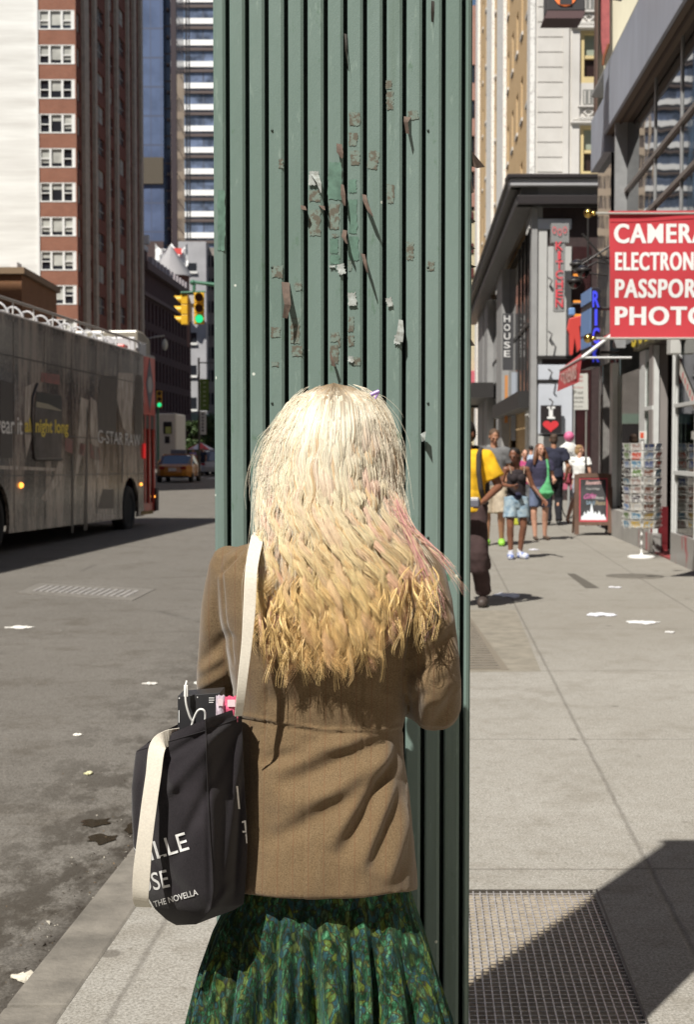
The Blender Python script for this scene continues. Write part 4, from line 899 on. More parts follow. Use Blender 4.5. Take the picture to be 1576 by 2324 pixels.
# side bays measured from the photograph
def sa(u): X = (u-788)/FPX; Y = (TX-.0486*TY)/(X-.0486); return (Y-TY)/E.y
pu = [(570, 600), (640, 655), (730, 740), (788, 800), (865, 873), (905, 920), (950, 963)]
pz = [(a/2.2514/1.3223, b/2.2514/1.3223) for a, b in pu]
hs2 = []; edges_ = [178] + [q for ab in pz for q in ab]
bays = [(edges_[i], edges_[i+1]) for i in range(0, len(edges_)-1, 2)]
for (ua, ub) in bays:
    a0, a1 = sa(ua)+.15, sa(ub)-.1
    for s in sills:
        if 1 < s < TH-2: hs2.append((a0+(a1-a0)*.14, a1-(a1-a0)*.1, s, s+1.62))
facade(m, Fs, 0, Lf, 0, TH, hs2, 2, .22)
m.quad(Ff.p(wa(-170), 0), Fs.p(Lf, 0)+Vector((-30, 0, 0)), Fs.p(Lf, TH)+Vector((-30, 0, 0)), Ff.p(wa(-170), TH), 0); m.quad(Fs.p(Lf, 0), Fs.p(Lf, 0)+Vector((-30, 0, 0)), Fs.p(Lf, TH)+Vector((-30, 0, 0)), Fs.p(Lf, TH), 0)
m.quad(Ff.p(0, TH), Ff.p(wa(-170), TH), Fs.p(Lf, TH)+Vector((-30, 0, 0)), Fs.p(Lf, TH), 0)
m.build('wall', [TB, WW, brick('tower_side_brick', (.26, .10, .07), (.22, .08, .06), (.16, .09, .07))], tower)
for ab in pz:
    m = MB(); Fs.box(m, sa(ab[0]), sa(ab[1]), 0, TH, -.02, .30); m.build('pier', PIER, tower)
m = MB(); Ff.box(m, wa(92.6)-.1, wa(92.6)+.1, 0, TH, -.02, .1); m.build('wall_edge', FR, tower)
rt = random.Random(3)
for i, (a0, a1, s0, s1) in enumerate(holes):
    m = MB(); Wd = a1-a0
    for f0, f1 in ((0, .05), (.28, .34), (.62, .68), (.90, 1.0)): Ff.box(m, a0+Wd*(1-f1), a0+Wd*(1-f0), s0, s1, -.16, -.02)
    Ff.box(m, a0, a1, s0, s0+.10, -.2, .03); Ff.box(m, a0, a1, s1-.08, s1, -.2, -.01)
    for f0, f1 in ((.05, .28), (.68, .90)): Ff.box(m, a0+Wd*(1-f1), a0+Wd*(1-f0), s0+.72, s0+.80, -.18, -.05)
    w_ = m.build('window', FR, tower)
    for f0, f1 in ((.05, .28), (.34, .62), (.68, .90)):
        g_ = MB(); hh = rt.choice([.0, .35, .6, .8, .8]); x0, x1 = a0+Wd*(1-f1), a0+Wd*(1-f0); Ff.box(g_, x0, x1, s0+.1, s1-.08, -.24, -.19, 0)
        if hh: Ff.box(g_, x0, x1, s1-.08-(1.4*hh), s1-.08, -.19, -.17, 1)
        g_.build('pane', [GL_D, GL_L], w_)
for i, (a0, a1, s0, s1) in enumerate(hs2[:74] if 0 else hs2):
    pass
m = MB()
for (a0, a1, s0, s1) in hs2:
    Fs.box(m, a0, a1, s0, s1, -.24, -.17, 0 if rt.random() < .55 else 1)
    mid_ = (a0+a1)/2
    Fs.box(m, mid_-.05, mid_+.05, s0, s1, -.17, -.10, 2); Fs.box(m, a0, a1, s0+.75, s0+.83, -.17, -.12, 2)
o = m.build('side_windows', [glassm('side_glass', (.10, .10, .11), .12), PM('side_blind', (.42, .40, .36), .6), PM('side_frame', (.34, .31, .28), .6)], tower); o['kind'] = 'stuff'
# ---- low brown brick building in front of it at the picture edge
m = MB(); X0, X1 = P(-260, 800, 100).x, P(50, 800, 100).x; zt = P(50, 622, 100).z
lowb = thing('brick_building', 'low brown brick building at the left edge before the white wall', 'building', (X1, 100, 0)); m.box(X0, X1, 100, 112, 0, zt); m.build('wall', brick('low_brick', (.26, .13, .06), (.22, .10, .05), (.2, .13, .09)), lowb)
m = MB(); m.box(X0, X1+.25, 99.7, 112.3, zt, zt+.45); m.build('coping', PM('coping', (.22, .15, .09), .8), lowb)
m = MB(); m.box(P(22, 600, 104).x, P(38, 600, 104).x, 104, 105.5, zt+.45, P(30, 594, 104).z); m.build('roof_vent', PM('white_vent', (.75, .75, .75), .5), lowb)
# ---- blue glass tower
def curtain(name, base, frame, du, dz, col2=None):
    g = NG(name, .12, .7); x, y, z = g.xyz(g.pos()); h = g.mth('ADD', g.mth('MULTIPLY', x, 1.0), y)
    f = g.mth('ABSOLUTE', g.mth('SUBTRACT', g.mth('FRACT', g.mth('DIVIDE', h, du)), .5)); f2 = g.mth('ABSOLUTE', g.mth('SUBTRACT', g.mth('FRACT', g.mth('DIVIDE', z, dz)), .5))
    ln = g.mth('MAXIMUM', g.rng(f, .44, .47), g.rng(f2, .46, .475)); n = g.noise(g.pos(), .25, 3); c = g.mix(g.rng(n, .4, .6), base, col2 or tuple(b*.75 for b in base))
    c = g.mix(ln, c, frame); g.L.new(g.rng(ln, 0, 1, .1, .5), g.b.inputs['Roughness']); return g.color(c)
BX0, BX1 = P(318, 500, 205).x, P(372, 500, 205).x; zb = P(345, 548, 205).z
blue = thing('glass_tower', 'blue glass tower rising between the brick tower and the striped tower', 'building', (BX1, 205, 0), 0)
m = MB(); m.box(BX0, BX1, 205, 224, 0, 92); m.build('glazing', curtain('blue_glass', (.115, .15, .25), (.06, .075, .13), 1.5, 4.1), blue)
m = MB(); m.box(BX0, BX1-.05, 204.6, 205, P(345, 418, 205).z, P(345, 358, 205).z); m.build('louvre_band', PM('brown_louvre', (.10, .08, .055), .7, var=.3, vs=30, stretch=(.1, .1, 3)), blue)
m = MB(); m.box(BX0, BX1-.05, 204.6, 205, P(345, 570, 205).z-8, zb); m.build('base_band', PM('brown_base', (.07, .045, .045), .8), blue)
BX2 = P(416, 500, 222).x
m = MB(); m.box(BX1, BX2, 207, 224, 0, 90); m.build('side_wing', curtain('dark_glass', (.075, .085, .13), (.12, .075, .06), 2.8, 3.9, (.035, .03, .045)), blue)
for k in range(24):
    m = MB(); z = 6+k*3.9; m.box(BX1+.3, BX2-.2, 206.4, 207, z, z+.35); m.build('balcony', PM('balcony_slab', (.20, .15, .13), .8), blue)
m = MB(); m.box(P(388, 300, 206).x, P(400, 300, 206).x, 206.2, 207, 0, 90); m.build('dark_bay', PM('dark_bay', (.035, .022, .028), .6), blue)
# ---- striped tower
SX0, SX1, SY = P(420, 300, 300).x, P(690, 300, 300).x, 300.0
strp = thing('striped_tower', 'tall office tower of white and dark blue glass stripes behind the lattice hoist', 'building', (SX0, SY, 0))
m = MB(); m.box(SX0, SX1, SY, SY+28, 0, 150); m.build('glazing', curtain('stripe_glass', (.16, .20, .30), (.05, .06, .09), 3.6, 99, (.05, .06, .085)), strp)
pz_ = 36.3/FPX*SY
zf0 = P(450, 541, SY).z
for k in range(-4, 34):
    z = zf0 + k*pz_*1.31; 
    if z < 0 or z > 148: continue
    m = MB(); m.box(SX0-.3, SX1+.3, SY-.5, SY+28.4, z, z+1.15); m.build('white_band', PM('white_band', (.88, .88, .88), .6), strp)
m = MB()
for k in range(-4, 34):
    z = zf0+k*pz_*1.31
    if 0 < z < 146: m.box(SX0-.25, SX1+.25, SY-.42, SY+28.2, z-1.05, z-.45)
o = m.build('grey_rails', PM('rail_grey', (.10, .075, .07), .6), strp)
# lattice hoist mast
mast = thing('hoist_mast', 'thin black lattice hoist mast running up beside the striped tower', 'mast', tuple(P(428, 540, 270)-Vector((0, 0, 0))))
m = MB(); xa, xb = P(424, 500, 270).x, P(431, 500, 270).x; zA = P(428, 545, 270).z
mast.location = ((xa+xb)/2, 270, zA)
for x in (xa, xb):
    for y in (270, 270.6): m.tube([(x, y, zA), (x, y, 110)], .085, 5)
z = zA; k = 0
while z < 108:
    m.tube([(xa if k % 2 else xb, 270, z), (xb if k % 2 else xa, 270, z+.9)], .06, 4); m.tube([(xa, 270, z), (xb, 270, z)], .06, 4); z += .9; k += 1
m.build('lattice', PM('mast_black', (.02, .02, .025), .6), mast)
# ---- grey office block with dark windows
GX0, GX1, GXR, GY = P(405, 700, 196).x, P(468, 700, 196).x, P(640, 700, 196).x, 196.0; gz = P(440, 548, 196).z
grey = thing('grey_building', 'pale grey office block with a column of dark square windows beside the post', 'building', (GX0, GY, 0))
m = MB(); m.box(GX0, GX1, GY, GY+20, 0, gz); m.build('wall', PM('pale_grey_wall', (.40, .40, .42), .8, var=.15, vs=.5), grey)
m = MB(); m.box(GX1, GXR, GY+3, GY+20, 0, gz-.4); m.build('side_wall', PM('tan_grey_wall', (.30, .265, .24), .8, var=.3, vs=.4), grey)
for v in (607, 683, 770, 820+4, 882+3):
    pass
for v0, v1, cut in ((597, 616, 0), (755, 778, 0), (829, 852, 1), (902, 929, 1), (676, 700, 0)):
    m = MB(); a_, b_ = P(424, v1, GY), P(446, v0, GY); m.box(a_.x, b_.x, GY-.06, GY-.02, a_.z, b_.z); w_ = m.build('window', GL_D, grey)
    m = MB(); m.box(a_.x, b_.x+.1, GY-.3, GY-.07, a_.z-.3, a_.z); m.build('sill', FR, w_)
for r_ in range(7):
    for c_ in range(3):
        m = MB(); v0 = 580+r_*52; x0 = P(471+c_*9, v0, GY+3).x; m.box(x0, x0+.32, GY+2.93, GY+2.97, P(0, v0+26, GY+3).z, P(0, v0, GY+3).z); m.build('window', GL_D, grey)
m = MB(); m.box(GX0-1, GXR, GY-3.2, GY-3.0, P(0, 962, GY-3).z, P(0, 940, GY-3).z); m.build('canopy_fascia', PM('green_fascia', (.27, .36, .29), .7, var=.2), grey)
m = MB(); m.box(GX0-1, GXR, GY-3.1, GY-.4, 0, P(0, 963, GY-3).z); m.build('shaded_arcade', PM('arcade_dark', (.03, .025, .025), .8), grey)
# ---- dark brick warehouse with cornice, arched base
DX, DY = P(322, 700, 153).x, 153.0
dark = thing('brick_warehouse', 'dark maroon brick warehouse with tall narrow windows and a bracketed cornice', 'building', (DX, DY, 0), ERZ)
Fd = Fac((DX, DY, 0), E, (E.y, -E.x, 0)); DBK = PM('maroon_brick', (.075, .032, .034), .9, var=.4, vs=1.5); zc_ = P(352, 602, 157).z; Ld = 33.0
hs = []
for r_ in range(6):
    for c_ in range(14):
        z = 6.2+r_*3.15
        if z+2.2 < zc_-1: hs.append((1.2+c_*2.22, 2.2+c_*2.22, z, z+2.3))
arch = [(1.0+c_*3.1, 3.2+c_*3.1, .3, 4.4) for c_ in range(10)]
m = MB(); facade(m, Fd, 0, Ld, 0, zc_, hs+arch, 0, .5)
m.quad(Fd.p(0, 0), Fd.p(0, 0, -20), Fd.p(0, zc_, -20), Fd.p(0, zc_), 0); m.quad(Fd.p(0, zc_), Fd.p(Ld, zc_), Fd.p(Ld, zc_, -20), Fd.p(0, zc_, -20), 0); m.quad(Fd.p(Ld, 0), Fd.p(Ld, 0, -20), Fd.p(Ld, zc_, -20), Fd.p(Ld, zc_), 0)
m.build('wall', DBK, dark)
m = MB()
for h in hs+arch: Fd.box(m, h[0], h[1], h[2], h[3], -.6, -.45)
o = m.build('window_panes', PM('grimy_glass', (.035, .03, .035), .2), dark); o['kind'] = 'stuff'
m = MB(); Fd.box(m, -.2, Ld+.2, zc_-.9, zc_-.1, .02, .7); Fd.box(m, -.2, Ld, 18.2, 18.6, .02, .35); Fd.box(m, -.2, Ld, 5.0, 5.5, .02, .4); m.build('cornice', PM('stone_band', (.13, .085, .08), .8), dark)
for k in range(12): m = MB(); Fd.box(m, 4+k*2.1, 4.9+k*2.1, zc_-.05, zc_+.9, -.1, .4); m.build('merlon', PM('pale_stone', (.42, .38, .40), .8), dark)
m = MB(); Fd.box(m, 0, 3.4, zc_, P(338, 565, 154).z, -10, -.05); m.build('stair_tower', DBK, dark)
m = MB(); Fd.box(m, -.2, 3.6, P(338, 565, 154).z, P(338, 553, 154).z, -10.2, .05); m.build('roof_parapet', PM('pale_parapet', (.62, .61, .60), .8), dark)
m = MB(); m.box(P(326, 540, 158).x, P(337, 540, 158).x, 158, 159, P(0, 553, 158).z, P(0, 533, 158).z); m.build('roof_hut', PM('pale_hut', (.7, .7, .68), .7), dark)
# grey conical roof turret and the white banner behind it
tur = thing('turret', 'grey conical turret roof on a brick drum rising behind the dark warehouse', 'turret', tuple(P(390, 620, 184)))
m = MB(); c = P(388, 628, 184); ap = P(381, 557, 184); r_ = 48/FPX*184; m.lathe([(r_, 0), (r_*.97, .25), (.06, ap.z-c.z)], 8, tuple(c)); m.build('roof', PM('slate_grey', (.36, .35, .36), .8, var=.2), tur)
m = MB(); m.lathe([(r_*.86, -9), (r_*.86, 0)], 16, tuple(c)); m.build('drum', PM('turret_brick', (.22, .10, .075), .9, var=.3), tur)
m = MB(); a_, b_ = P(352, 604, 190), P(426, 552, 190); W_ = 14; vs = []
for i in range(W_+1):
    for j in range(5): x = lerp(a_.x, b_.x, i/W_); vs.append((x, 190+.25*math.sin(i*1.3+j), lerp(b_.z-(.9*math.sin(math.pi*((i*2/W_) % 1)) if j == 0 else 0), a_.z, j/4)))
m.add(vs, [(i*5+j, i*5+j+1, i*5+j+6, i*5+j+5) for i in range(W_) for j in range(4)])
bn = thing('rooftop_banner', 'white sagging rooftop banner with faint red mark behind the conical roof', 'banner', tuple(a_)); m.build('cloth', PM('banner_white', (.82, .82, .82), .7), bn)
m = MB(); q = P(402, 572, 189.5); m.box(q.x-.5, q.x+.6, 189.4, 189.5, q.z-.3, q.z+.5); m.build('mark', PM('banner_red', (.7, .08, .07), .7), bn)
# unseen block nearer on the left that shades the far road
blk = thing('side_building', 'tall brick building beyond the left edge casting shade over the far road', 'building', (-21, 60, 0))
m = MB(); Fb = Fac((-21.5, 38, 0), (.02, 1, 0), (1, 0, 0)); hs = [(2+i*3.2, 3.6+i*3.2, 2+j*3.4, 4.2+j*3.4) for i in range(11) for j in range(13)]; facade(m, Fb, 0, 40, 0, 48, hs, 0, .3)
m.quad((-21.5, 38, 0), (-50, 38, 0), (-50, 38, 48), (-21.5, 38, 48)); m.quad((-20.7, 78, 0), (-50, 78, 0), (-50, 78, 48), (-20.7, 78, 48)); m.quad((-21.5, 38, 48), (-20.7, 78, 48), (-50, 78, 48), (-50, 38, 48)); m.quad((-50, 38, 0), (-50, 78, 0), (-50, 78, 48), (-50, 38, 48)); m.build('wall', TB, blk)
m = MB()
for h in hs: Fb.box(m, h[0], h[1], h[2], h[3], -.4, -.3)
o = m.build('window_panes', GL_D, blk); o['kind'] = 'stuff'
# ---- traffic lights, lamps, poles, banners
YEL = PM('signal_yellow', (.72, .42, .02), .45, var=.15, vs=9); LENSD = PM('lens_dark', (.05, .02, .015), .3); LENSG = PM('lens_green', (.01, .25, .08), .3, emis=(.02, .75, .28), es=.9)
GREENM = PM('pole_green', (.05, .16, .10), .5)
def signal(ctr, s, lit, yaw, parent):
    """three-lens signal head of height s facing yaw; returns nothing"""
    M = Matrix.Translation(ctr) @ Matrix.Rotation(yaw, 4, 'Z'); h = s
    m = MB()
    for k in range(3):
        z = h/2-h/6-k*h/3; m.box(-h*.16, h*.16, -h*.08, h*.14, z-h*.158, z+h*.158, M=M)
    hd = m.build('signal_head', YEL, parent, bevel=.012)
    for k in range(3):
        z = h/2-h/6-k*h/3; m = MB(); n = 16
        prof = [Vector((h*.125*math.cos(a), -h*.08, z+h*.125*math.sin(a))) for a in [6.2832*i/n for i in range(n)]]
        m.add([M @ (q+Vector((0, -.006, 0))) for q in prof], [tuple(range(n))]); m.build('lens', LENSG if k == lit else LENSD, hd)
        m = MB(); a_ = [M @ (q) for i, q in enumerate(prof)]; b_ = [M @ Vector((q.x*1.06, -h*.08-h*.26*(.35+.65*max(0, math.sin(6.2832*i/n)+.4)/1.4), z+(q.z-z)*1.06-.0)) for i, q in enumerate(prof)]
        idx = [i for i in range(n) if math.sin(6.2832*i/n) > -.75]; st = min(idx)
        fs_ = [(i, (i+1) % n, n+(i+1) % n, n+i) for i in range(n) if math.sin(6.2832*(i+.5)/n) > -.72]
        m.add(a_+b_, fs_, 0, True); m.build('visor', YEL, hd)
Yt = 46.0
tl = thing('traffic_light', 'yellow traffic light pair hanging from a green arm, green lens lit', 'traffic light', tuple(P(436, 662, Yt)))
signal(P(452, 700, Yt), 1.02, 2, R(4), tl); signal(P(418, 703, Yt+.2), .98, -1, R(-95), tl)
m = MB(); m.tube([P(440, 662, Yt), P(441, 645, Yt)], .05, 8); m.tube([P(410, 664, Yt), P(466, 662, Yt)], .035, 8); m.tube([P(437, 640, Yt), P(470, 644, Yt), P(560, 655, Yt), P(640, 664, Yt)], [.05, .06, .08, .09], 8); m.sphere(P(437, 641, Yt), .09, 10); m.tube([P(640, 640, Yt), G(640, 1139, 0).normalized()*0+Vector((P(640, 640, Yt).x, Yt, 0))], .12, 10)
m.build('arm', GREENM, tl); m = MB(); a_, b_ = P(429, 670, Yt+.3), P(441, 730, Yt+.3); m.box(a_.x, b_.x, Yt+.25, Yt+.3, b_.z, a_.z); m.build('back_plate', PM('plate_grey', (.45, .45, .47), .5), tl)
t2 = thing('traffic_light', 'small distant yellow traffic light showing green above the white truck', 'traffic light', tuple(P(362, 905, 88))); signal(P(361, 906, 88), 1.05, 2, R(12), t2)
m = MB(); q = P(361, 890, 88.2); m.tube([(q.x-.1, 88.3, 0), (q.x-.1, 88.3, q.z)], .07, 8); m.build('pole', GREENM, t2)
lamp = thing('street_lamp', 'grey street lamp on a short arm behind the bus roof', 'street lamp', (P(352, 760, 70).x, 70, 0))
m = MB(); q = P(352, 770, 70); m.tube([(q.x-.6, 70, 0), (q.x-.6, 70, q.z), P(356, 764, 70), P(373, 762, 70)], [.1, .07, .05, .04], 8); m.build('pole', PM('lamp_grey', (.42, .42, .42), .5), lamp)
m = MB(); q = P(374, 785, 70); m.lathe([(.03, .35), (.11, .22), (.14, .05), (.14, 0), (.10, -.15), (.03, -.22)], 14, tuple(q)); m.build('lantern', PM('lantern', (.5, .52, .5), .3), lamp)
pole = thing('banner_pole', 'slim grey street pole carrying a green banner over a white one', 'pole', (P(451, 1000, 78).x, 78, 0))
m = MB(); q = P(451, 812, 78); m.tube([(q.x, 78, 0), (q.x, 78, q.z)], .055, 8); a_ = P(452, 823, 78); m.tube([a_, P(492, 824, 78)], .035, 6); m.build('shaft', PM('pole_dark', (.10, .09, .08), .5), pole)
for (v0, v1, u0, u1, mt) in ((860, 932, 454, 474, PM('banner_green', (.12, .19, .03), .8, var=.3)), (934, 986, 452, 468, PM('banner_pale', (.66, .66, .62), .8))):
    m = MB(); a_, b_ = P(u0, v1, 78), P(u1, v0, 78); m.box(a_.x, b_.x, 78.0, 78.02, a_.z, b_.z); bb = m.build('banner', mt, pole)
    m = MB()
    for k in range(6): z = lerp(b_.z, a_.z, (k+.8)/7); m.box(lerp(a_.x, b_.x, .35), lerp(a_.x, b_.x, .65), 77.985, 77.995, z-.05, z+.05)
    m.build('marks', PM('mark_pale' if mt.name == 'banner_green' else 'mark_dark', (.35, .42, .25) if mt.name == 'banner_green' else (.1, .1, .1), .8), bb)
# trees at the far corner
def tree(x, y, z0, H, r, label, seed, nleaf=2600):
    r_ = random.Random(seed); t = thing('street_tree', label, 'tree', (x, y, z0)); m = MB(); m.tube([(x, y, z0), (x+.1, y, z0+H*.3), (x-.05, y+.1, z0+H*.6)], [.16, .12, .07], 8)
    for k in range(7):
        a = r_.uniform(0, 6.28); m.tube([(x, y, z0+H*(.3+.04*k)), (x+math.cos(a)*r*.4, y+math.sin(a)*r*.4, z0+H*(.5+.04*k)), (x+math.cos(a)*r*.8, y+math.sin(a)*r*.8, z0+H*(.62+.05*k))], [.06, .04, .015], 5)
    m.build('trunk', PM('bark', (.09, .07, .05), .9), t); m = MB(); cl = [(r_.uniform(-.65, .65)*r, r_.uniform(-.65, .65)*r, z0+H*.68+r_.uniform(-.25, .3)*H, r*r_.uniform(.3, .5)) for _ in range(16)]
    for k in range(nleaf):
        cx, cy, cz, cr = r_.choice(cl); d = Vector((r_.gauss(0, 1), r_.gauss(0, 1), r_.gauss(0, 1))).normalized()*cr*r_.uniform(.5, 1.05); c = Vector((x+cx, y+cy, cz))+d
        a_ = Vector((r_.gauss(0, 1), r_.gauss(0, 1), r_.gauss(0, 1))).normalized()*.14; b_ = a_.orthogonal().normalized()*.09; m.add([c-a_, c-b_, c+a_, c+b_], [(0, 1, 2, 3)])
    m.build('crown', PM('leaf', (.04, .075, .015), .6, var=.4, vs=1.5), t)
tree(P(442, 1000, 118).x, 118, 0, 3.9, .85, 'small leafy street tree at the far corner beside the green banner', 5)
tree(P(476, 1000, 150).x, 150, 0, 5.2, 1.2, 'farther small street tree against the arcade left of the post', 6)

# street blocks added out of frame around the camera to occlude the sky
def block(x0, x1, y0, y1, H, label, mt, fx, fy, dirn):
    b = thing('added_sky_block', label, 'building', ((x0+x1)/2, (y0+y1)/2, 0)); m = MB()
    F_ = {'E': Fac((x1, y0, 0), (0, 1, 0), (1, 0, 0)), 'W': Fac((x0, y0, 0), (0, 1, 0), (-1, 0, 0)), 'N': Fac((x0, y1, 0), (1, 0, 0), (0, 1, 0))}[dirn]; L_ = (y1-y0) if dirn in 'EW' else (x1-x0)
    hs = [(1+i*3.4, 2.8+i*3.4, 4.5+k*3.6, 6.7+k*3.6) for i in range(int((L_-2)/3.4)) for k in range(int((H-6)/3.6))]; facade(m, F_, 0, L_, 0, H, hs, 0, .3)
    for q in ('E', 'W', 'N', 'S'):
        if q == dirn: continue
        a_ = {'E': [(x1, y0), (x1, y1)], 'W': [(x0, y0), (x0, y1)], 'N': [(x0, y1), (x1, y1)], 'S': [(x0, y0), (x1, y0)]}[q]; m.quad((*a_[0], 0), (*a_[1], 0), (*a_[1], H), (*a_[0], H))
    m.quad((x0, y0, H), (x1, y0, H), (x1, y1, H), (x0, y1, H)); m.build('wall', mt, b); m = MB()
    for h in hs: F_.box(m, *h, -.4, -.3)
    o = m.build('window_panes', GL_D, b); o['kind'] = 'stuff'
block(-60, -24, -45, 30, 27, 'unseen brick block added across the road to occlude the sky', TB, 0, 0, 'E')
block(5.2, 40, -40, 9, 44, 'unseen stone block added on the sidewalk side to occlude the sky', PM('block_stone', (.34, .30, .25), .85, var=.2), 0, 0, 'W')
block(-70, 60, -75, -52, 52, 'unseen wide block added behind the photographer to occlude the sky', PM('block_tan', (.30, .24, .18), .85, var=.2), 0, 0, 'N')
# ------------------------------------------------------------------ open-top tour bus
brz = -math.atan(0.1245); bus = thing('tour_bus', 'open top double deck tour bus with a grey denim advert wrap and red front end', 'bus', (-5.66, 23.5, ROADZ), brz, rx=-0.0117)
BM_ = wmat(bus); BI = BM_.inverted()
def bs(u, v, x=0.0):
    o = BI @ Vector((0, 0, CAMZ)); d = (BI.to_3x3() @ ray(u, v)); t = (x-o.x)/d.x; q = o+d*t; return (q.y, q.z)
def bz(x, y, dx=0.0): return bs(x/3.283/1.3223, (1100+y/3.283)/1.3223, dx)
def wrapm():
    g = NG('advert_wrap', .16, .7); o = g.obj(); x, y, z = g.xyz(o)
    n1 = g.noise(o, 1.3, 7, .72, (1, 1.7, .35)); n2 = g.noise(o, 6, 5, .7, (1, 1.5, .3)); n3 = g.noise(o, 40, 3, .7, (1, 1, .35))
    c = g.mix(g.rng(n1, .46, .56), (.014, .008, .007), (.36, .29, .24)); c = g.mix(g.mth('MULTIPLY', g.rng(n2, .5, .62), .6), c, (.045, .03, .028)); c = g.mix(g.mth('MULTIPLY', g.rng(n3, .5, .62), .45), c, (.42, .39, .35))  # pale streaks put reflections into the colour along with the print
    up = g.mth('MULTIPLY', g.rng(z, 3.0, 3.4), g.rng(z, 3.95, 3.75)); c = g.mix(g.mth('MULTIPLY', up, .5), c, (.34, .31, .28))
    md = g.mth('MULTIPLY', g.rng(z, 1.55, 1.8), g.rng(z, 3.0, 2.75)); c = g.mix(g.mth('MULTIPLY', g.mth('MULTIPLY', md, g.rng(n2, .55, .4)), .65), c, (.06, .022, .022))
    return g.color(c)
WRAP = wrapm(); RED = PM('bus_red', (.62, .045, .030), .35, coat=.3, var=.25, vs=3); TYRE = PM('tyre_rubber', (.018, .017, .017), .85); CHR = PM('polished_wheel', (.5, .5, .52), .3, metal=.8, var=.4, vs=20)
yF = bs(352, 1000)[0]; yS = bs(326, 1000)[0]; yR = -6.6; HT = bs(0, 709)[1]; SK = .33
w1y, w2y = bs(-12, 1200)[0], bs(296, 1155)[0]; WR = .52
def side_poly(y0, y1, z0, z1, wheels):
    pts = [(y0, z1), (y0, z0)]
    for wy in wheels:
        r = .66; zc = WR+.03; a0 = math.asin((z0-zc)/r) if abs(z0-zc) < r else 0
        pts += [(wy-r*math.cos(a0+(math.pi-2*a0)*0)*1, z0)] if False else []
        for k in range(17):
            a = math.pi-a0 - (math.pi-2*a0)*k/16; pts.append((wy+r*math.cos(a), zc+r*math.sin(a)))
    pts += [(y1, z0), (y1, z1)]; return pts
m = MB(); m.prism(side_poly(yR, yS, SK, HT, [w1y, w2y] if w2y < yS-.7 else [w1y, w2y]), lambda a, b, t: Vector((t, a, b)), -.06, 0)
m.box(-2.5, -.07, yR, yF, HT-.12, HT-.02); m.box(-2.5, -2.44, yR, yF, SK, HT); m.box(-2.5, -.07, yR, yR+.06, SK, HT)
m.build('body', WRAP, bus, world=False)
m = MB(); m.box(-2.4, -.1, yR+.1, yF-.1, .45, .95); m.box(-2.44, -.62, yR, yF-.1, .95, 1.3)
for wy in (w1y, w2y): m.box(-.62, -.60, wy-.72, wy+.72, .3, 1.3)
m.build('chassis', PM('underside', (.012, .011, .011), .9), bus, world=False)
zD = bs(340, 942)[1]
m = MB(); m.box(-2.5, 0.0, yS+.01, yF, zD, HT-.02); m.box(-.08, .0, yS+.01, yF, .42, .62); m.box(-2.5, -2.44, yS, yF, .4, zD); m.box(-2.5, .0, yF-.05, yF, .4, 1.35)
for f in (.02, .45, .92): yy = lerp(yS+.05, yF-.08, f); m.box(-.06, .012, yy, yy+.09, .6, zD)
m.build('front_panel', RED, bus, world=False, bevel=.01)
m = MB(); m.box(-.05, -.03, yS+.02, yF-.06, .6, zD-.3); dr = m.build('door_glass', PM('tinted_glass', (.05, .035, .03), .08, spec=.8), bus, world=False)
m = MB(); m.box(-.07, .006, yS+.02, yF, zD-.32, zD-.02); m.build('door_header', PM('header_dark', (.03, .015, .015), .5), bus, world=False)
m = MB(); c = bs(339, 873); m.prism([(c[0]-.32, c[1]), (c[0], c[1]-.62), (c[0]+.32, c[1]), (c[0], c[1]+.62)], lambda a, b, t: Vector((t, a, b)), .002, .008); dm = m.build('diamond_emblem', PM('emblem_grey', (.10, .10, .13), .4), bus, world=False)
m = MB(); m.lathe([(.19, 0), (.19, .004)], 20, M=Matrix.Translation((.009, c[0], c[1])) @ Matrix.Rotation(math.pi/2, 4, 'Y')); m.build('emblem_disc', PM('emblem_pale', (.38, .36, .36), .4), dm, world=False)
m = MB(); a_ = bs(349, 1165); m.box(-.06, .05, yF-.12, yF+.12, .42, .95); m.build('bumper', PM('bumper_dark', (.05, .03, .03), .6), bus, world=False)
m = MB(); m.box(-.1, .004, yS-.25, yF-.2, .36, .44); m.build('step_trim', PM('step_tan', (.32, .19, .05), .6), bus, world=False)
for wy in (w1y, w2y):
    M = Matrix.Translation((-.16, wy, WR)) @ Matrix.Rotation(math.pi/2, 4, 'Y')
    m = MB(); m.lathe([(WR-.2, -.14), (WR-.03, -.14), (WR, -.08), (WR, .08), (WR-.03, .13), (WR-.16, .14), (WR-.2, .11)], 36, M=M); wh = m.build('wheel', TYRE, bus, world=False)
    m = MB(); m.lathe([(.001, .05), (.12, .06), (.13, .02), (.24, .0), (.31, .06), (.335, .115), (.35, .10)], 32, M=M, cap=False)
    for k in range(10): a = .628*k; m.sphere(M @ Vector((.18*math.cos(a), .18*math.sin(a), .05)), .024, 8)
    m.build('rim', CHR, wh, world=False)
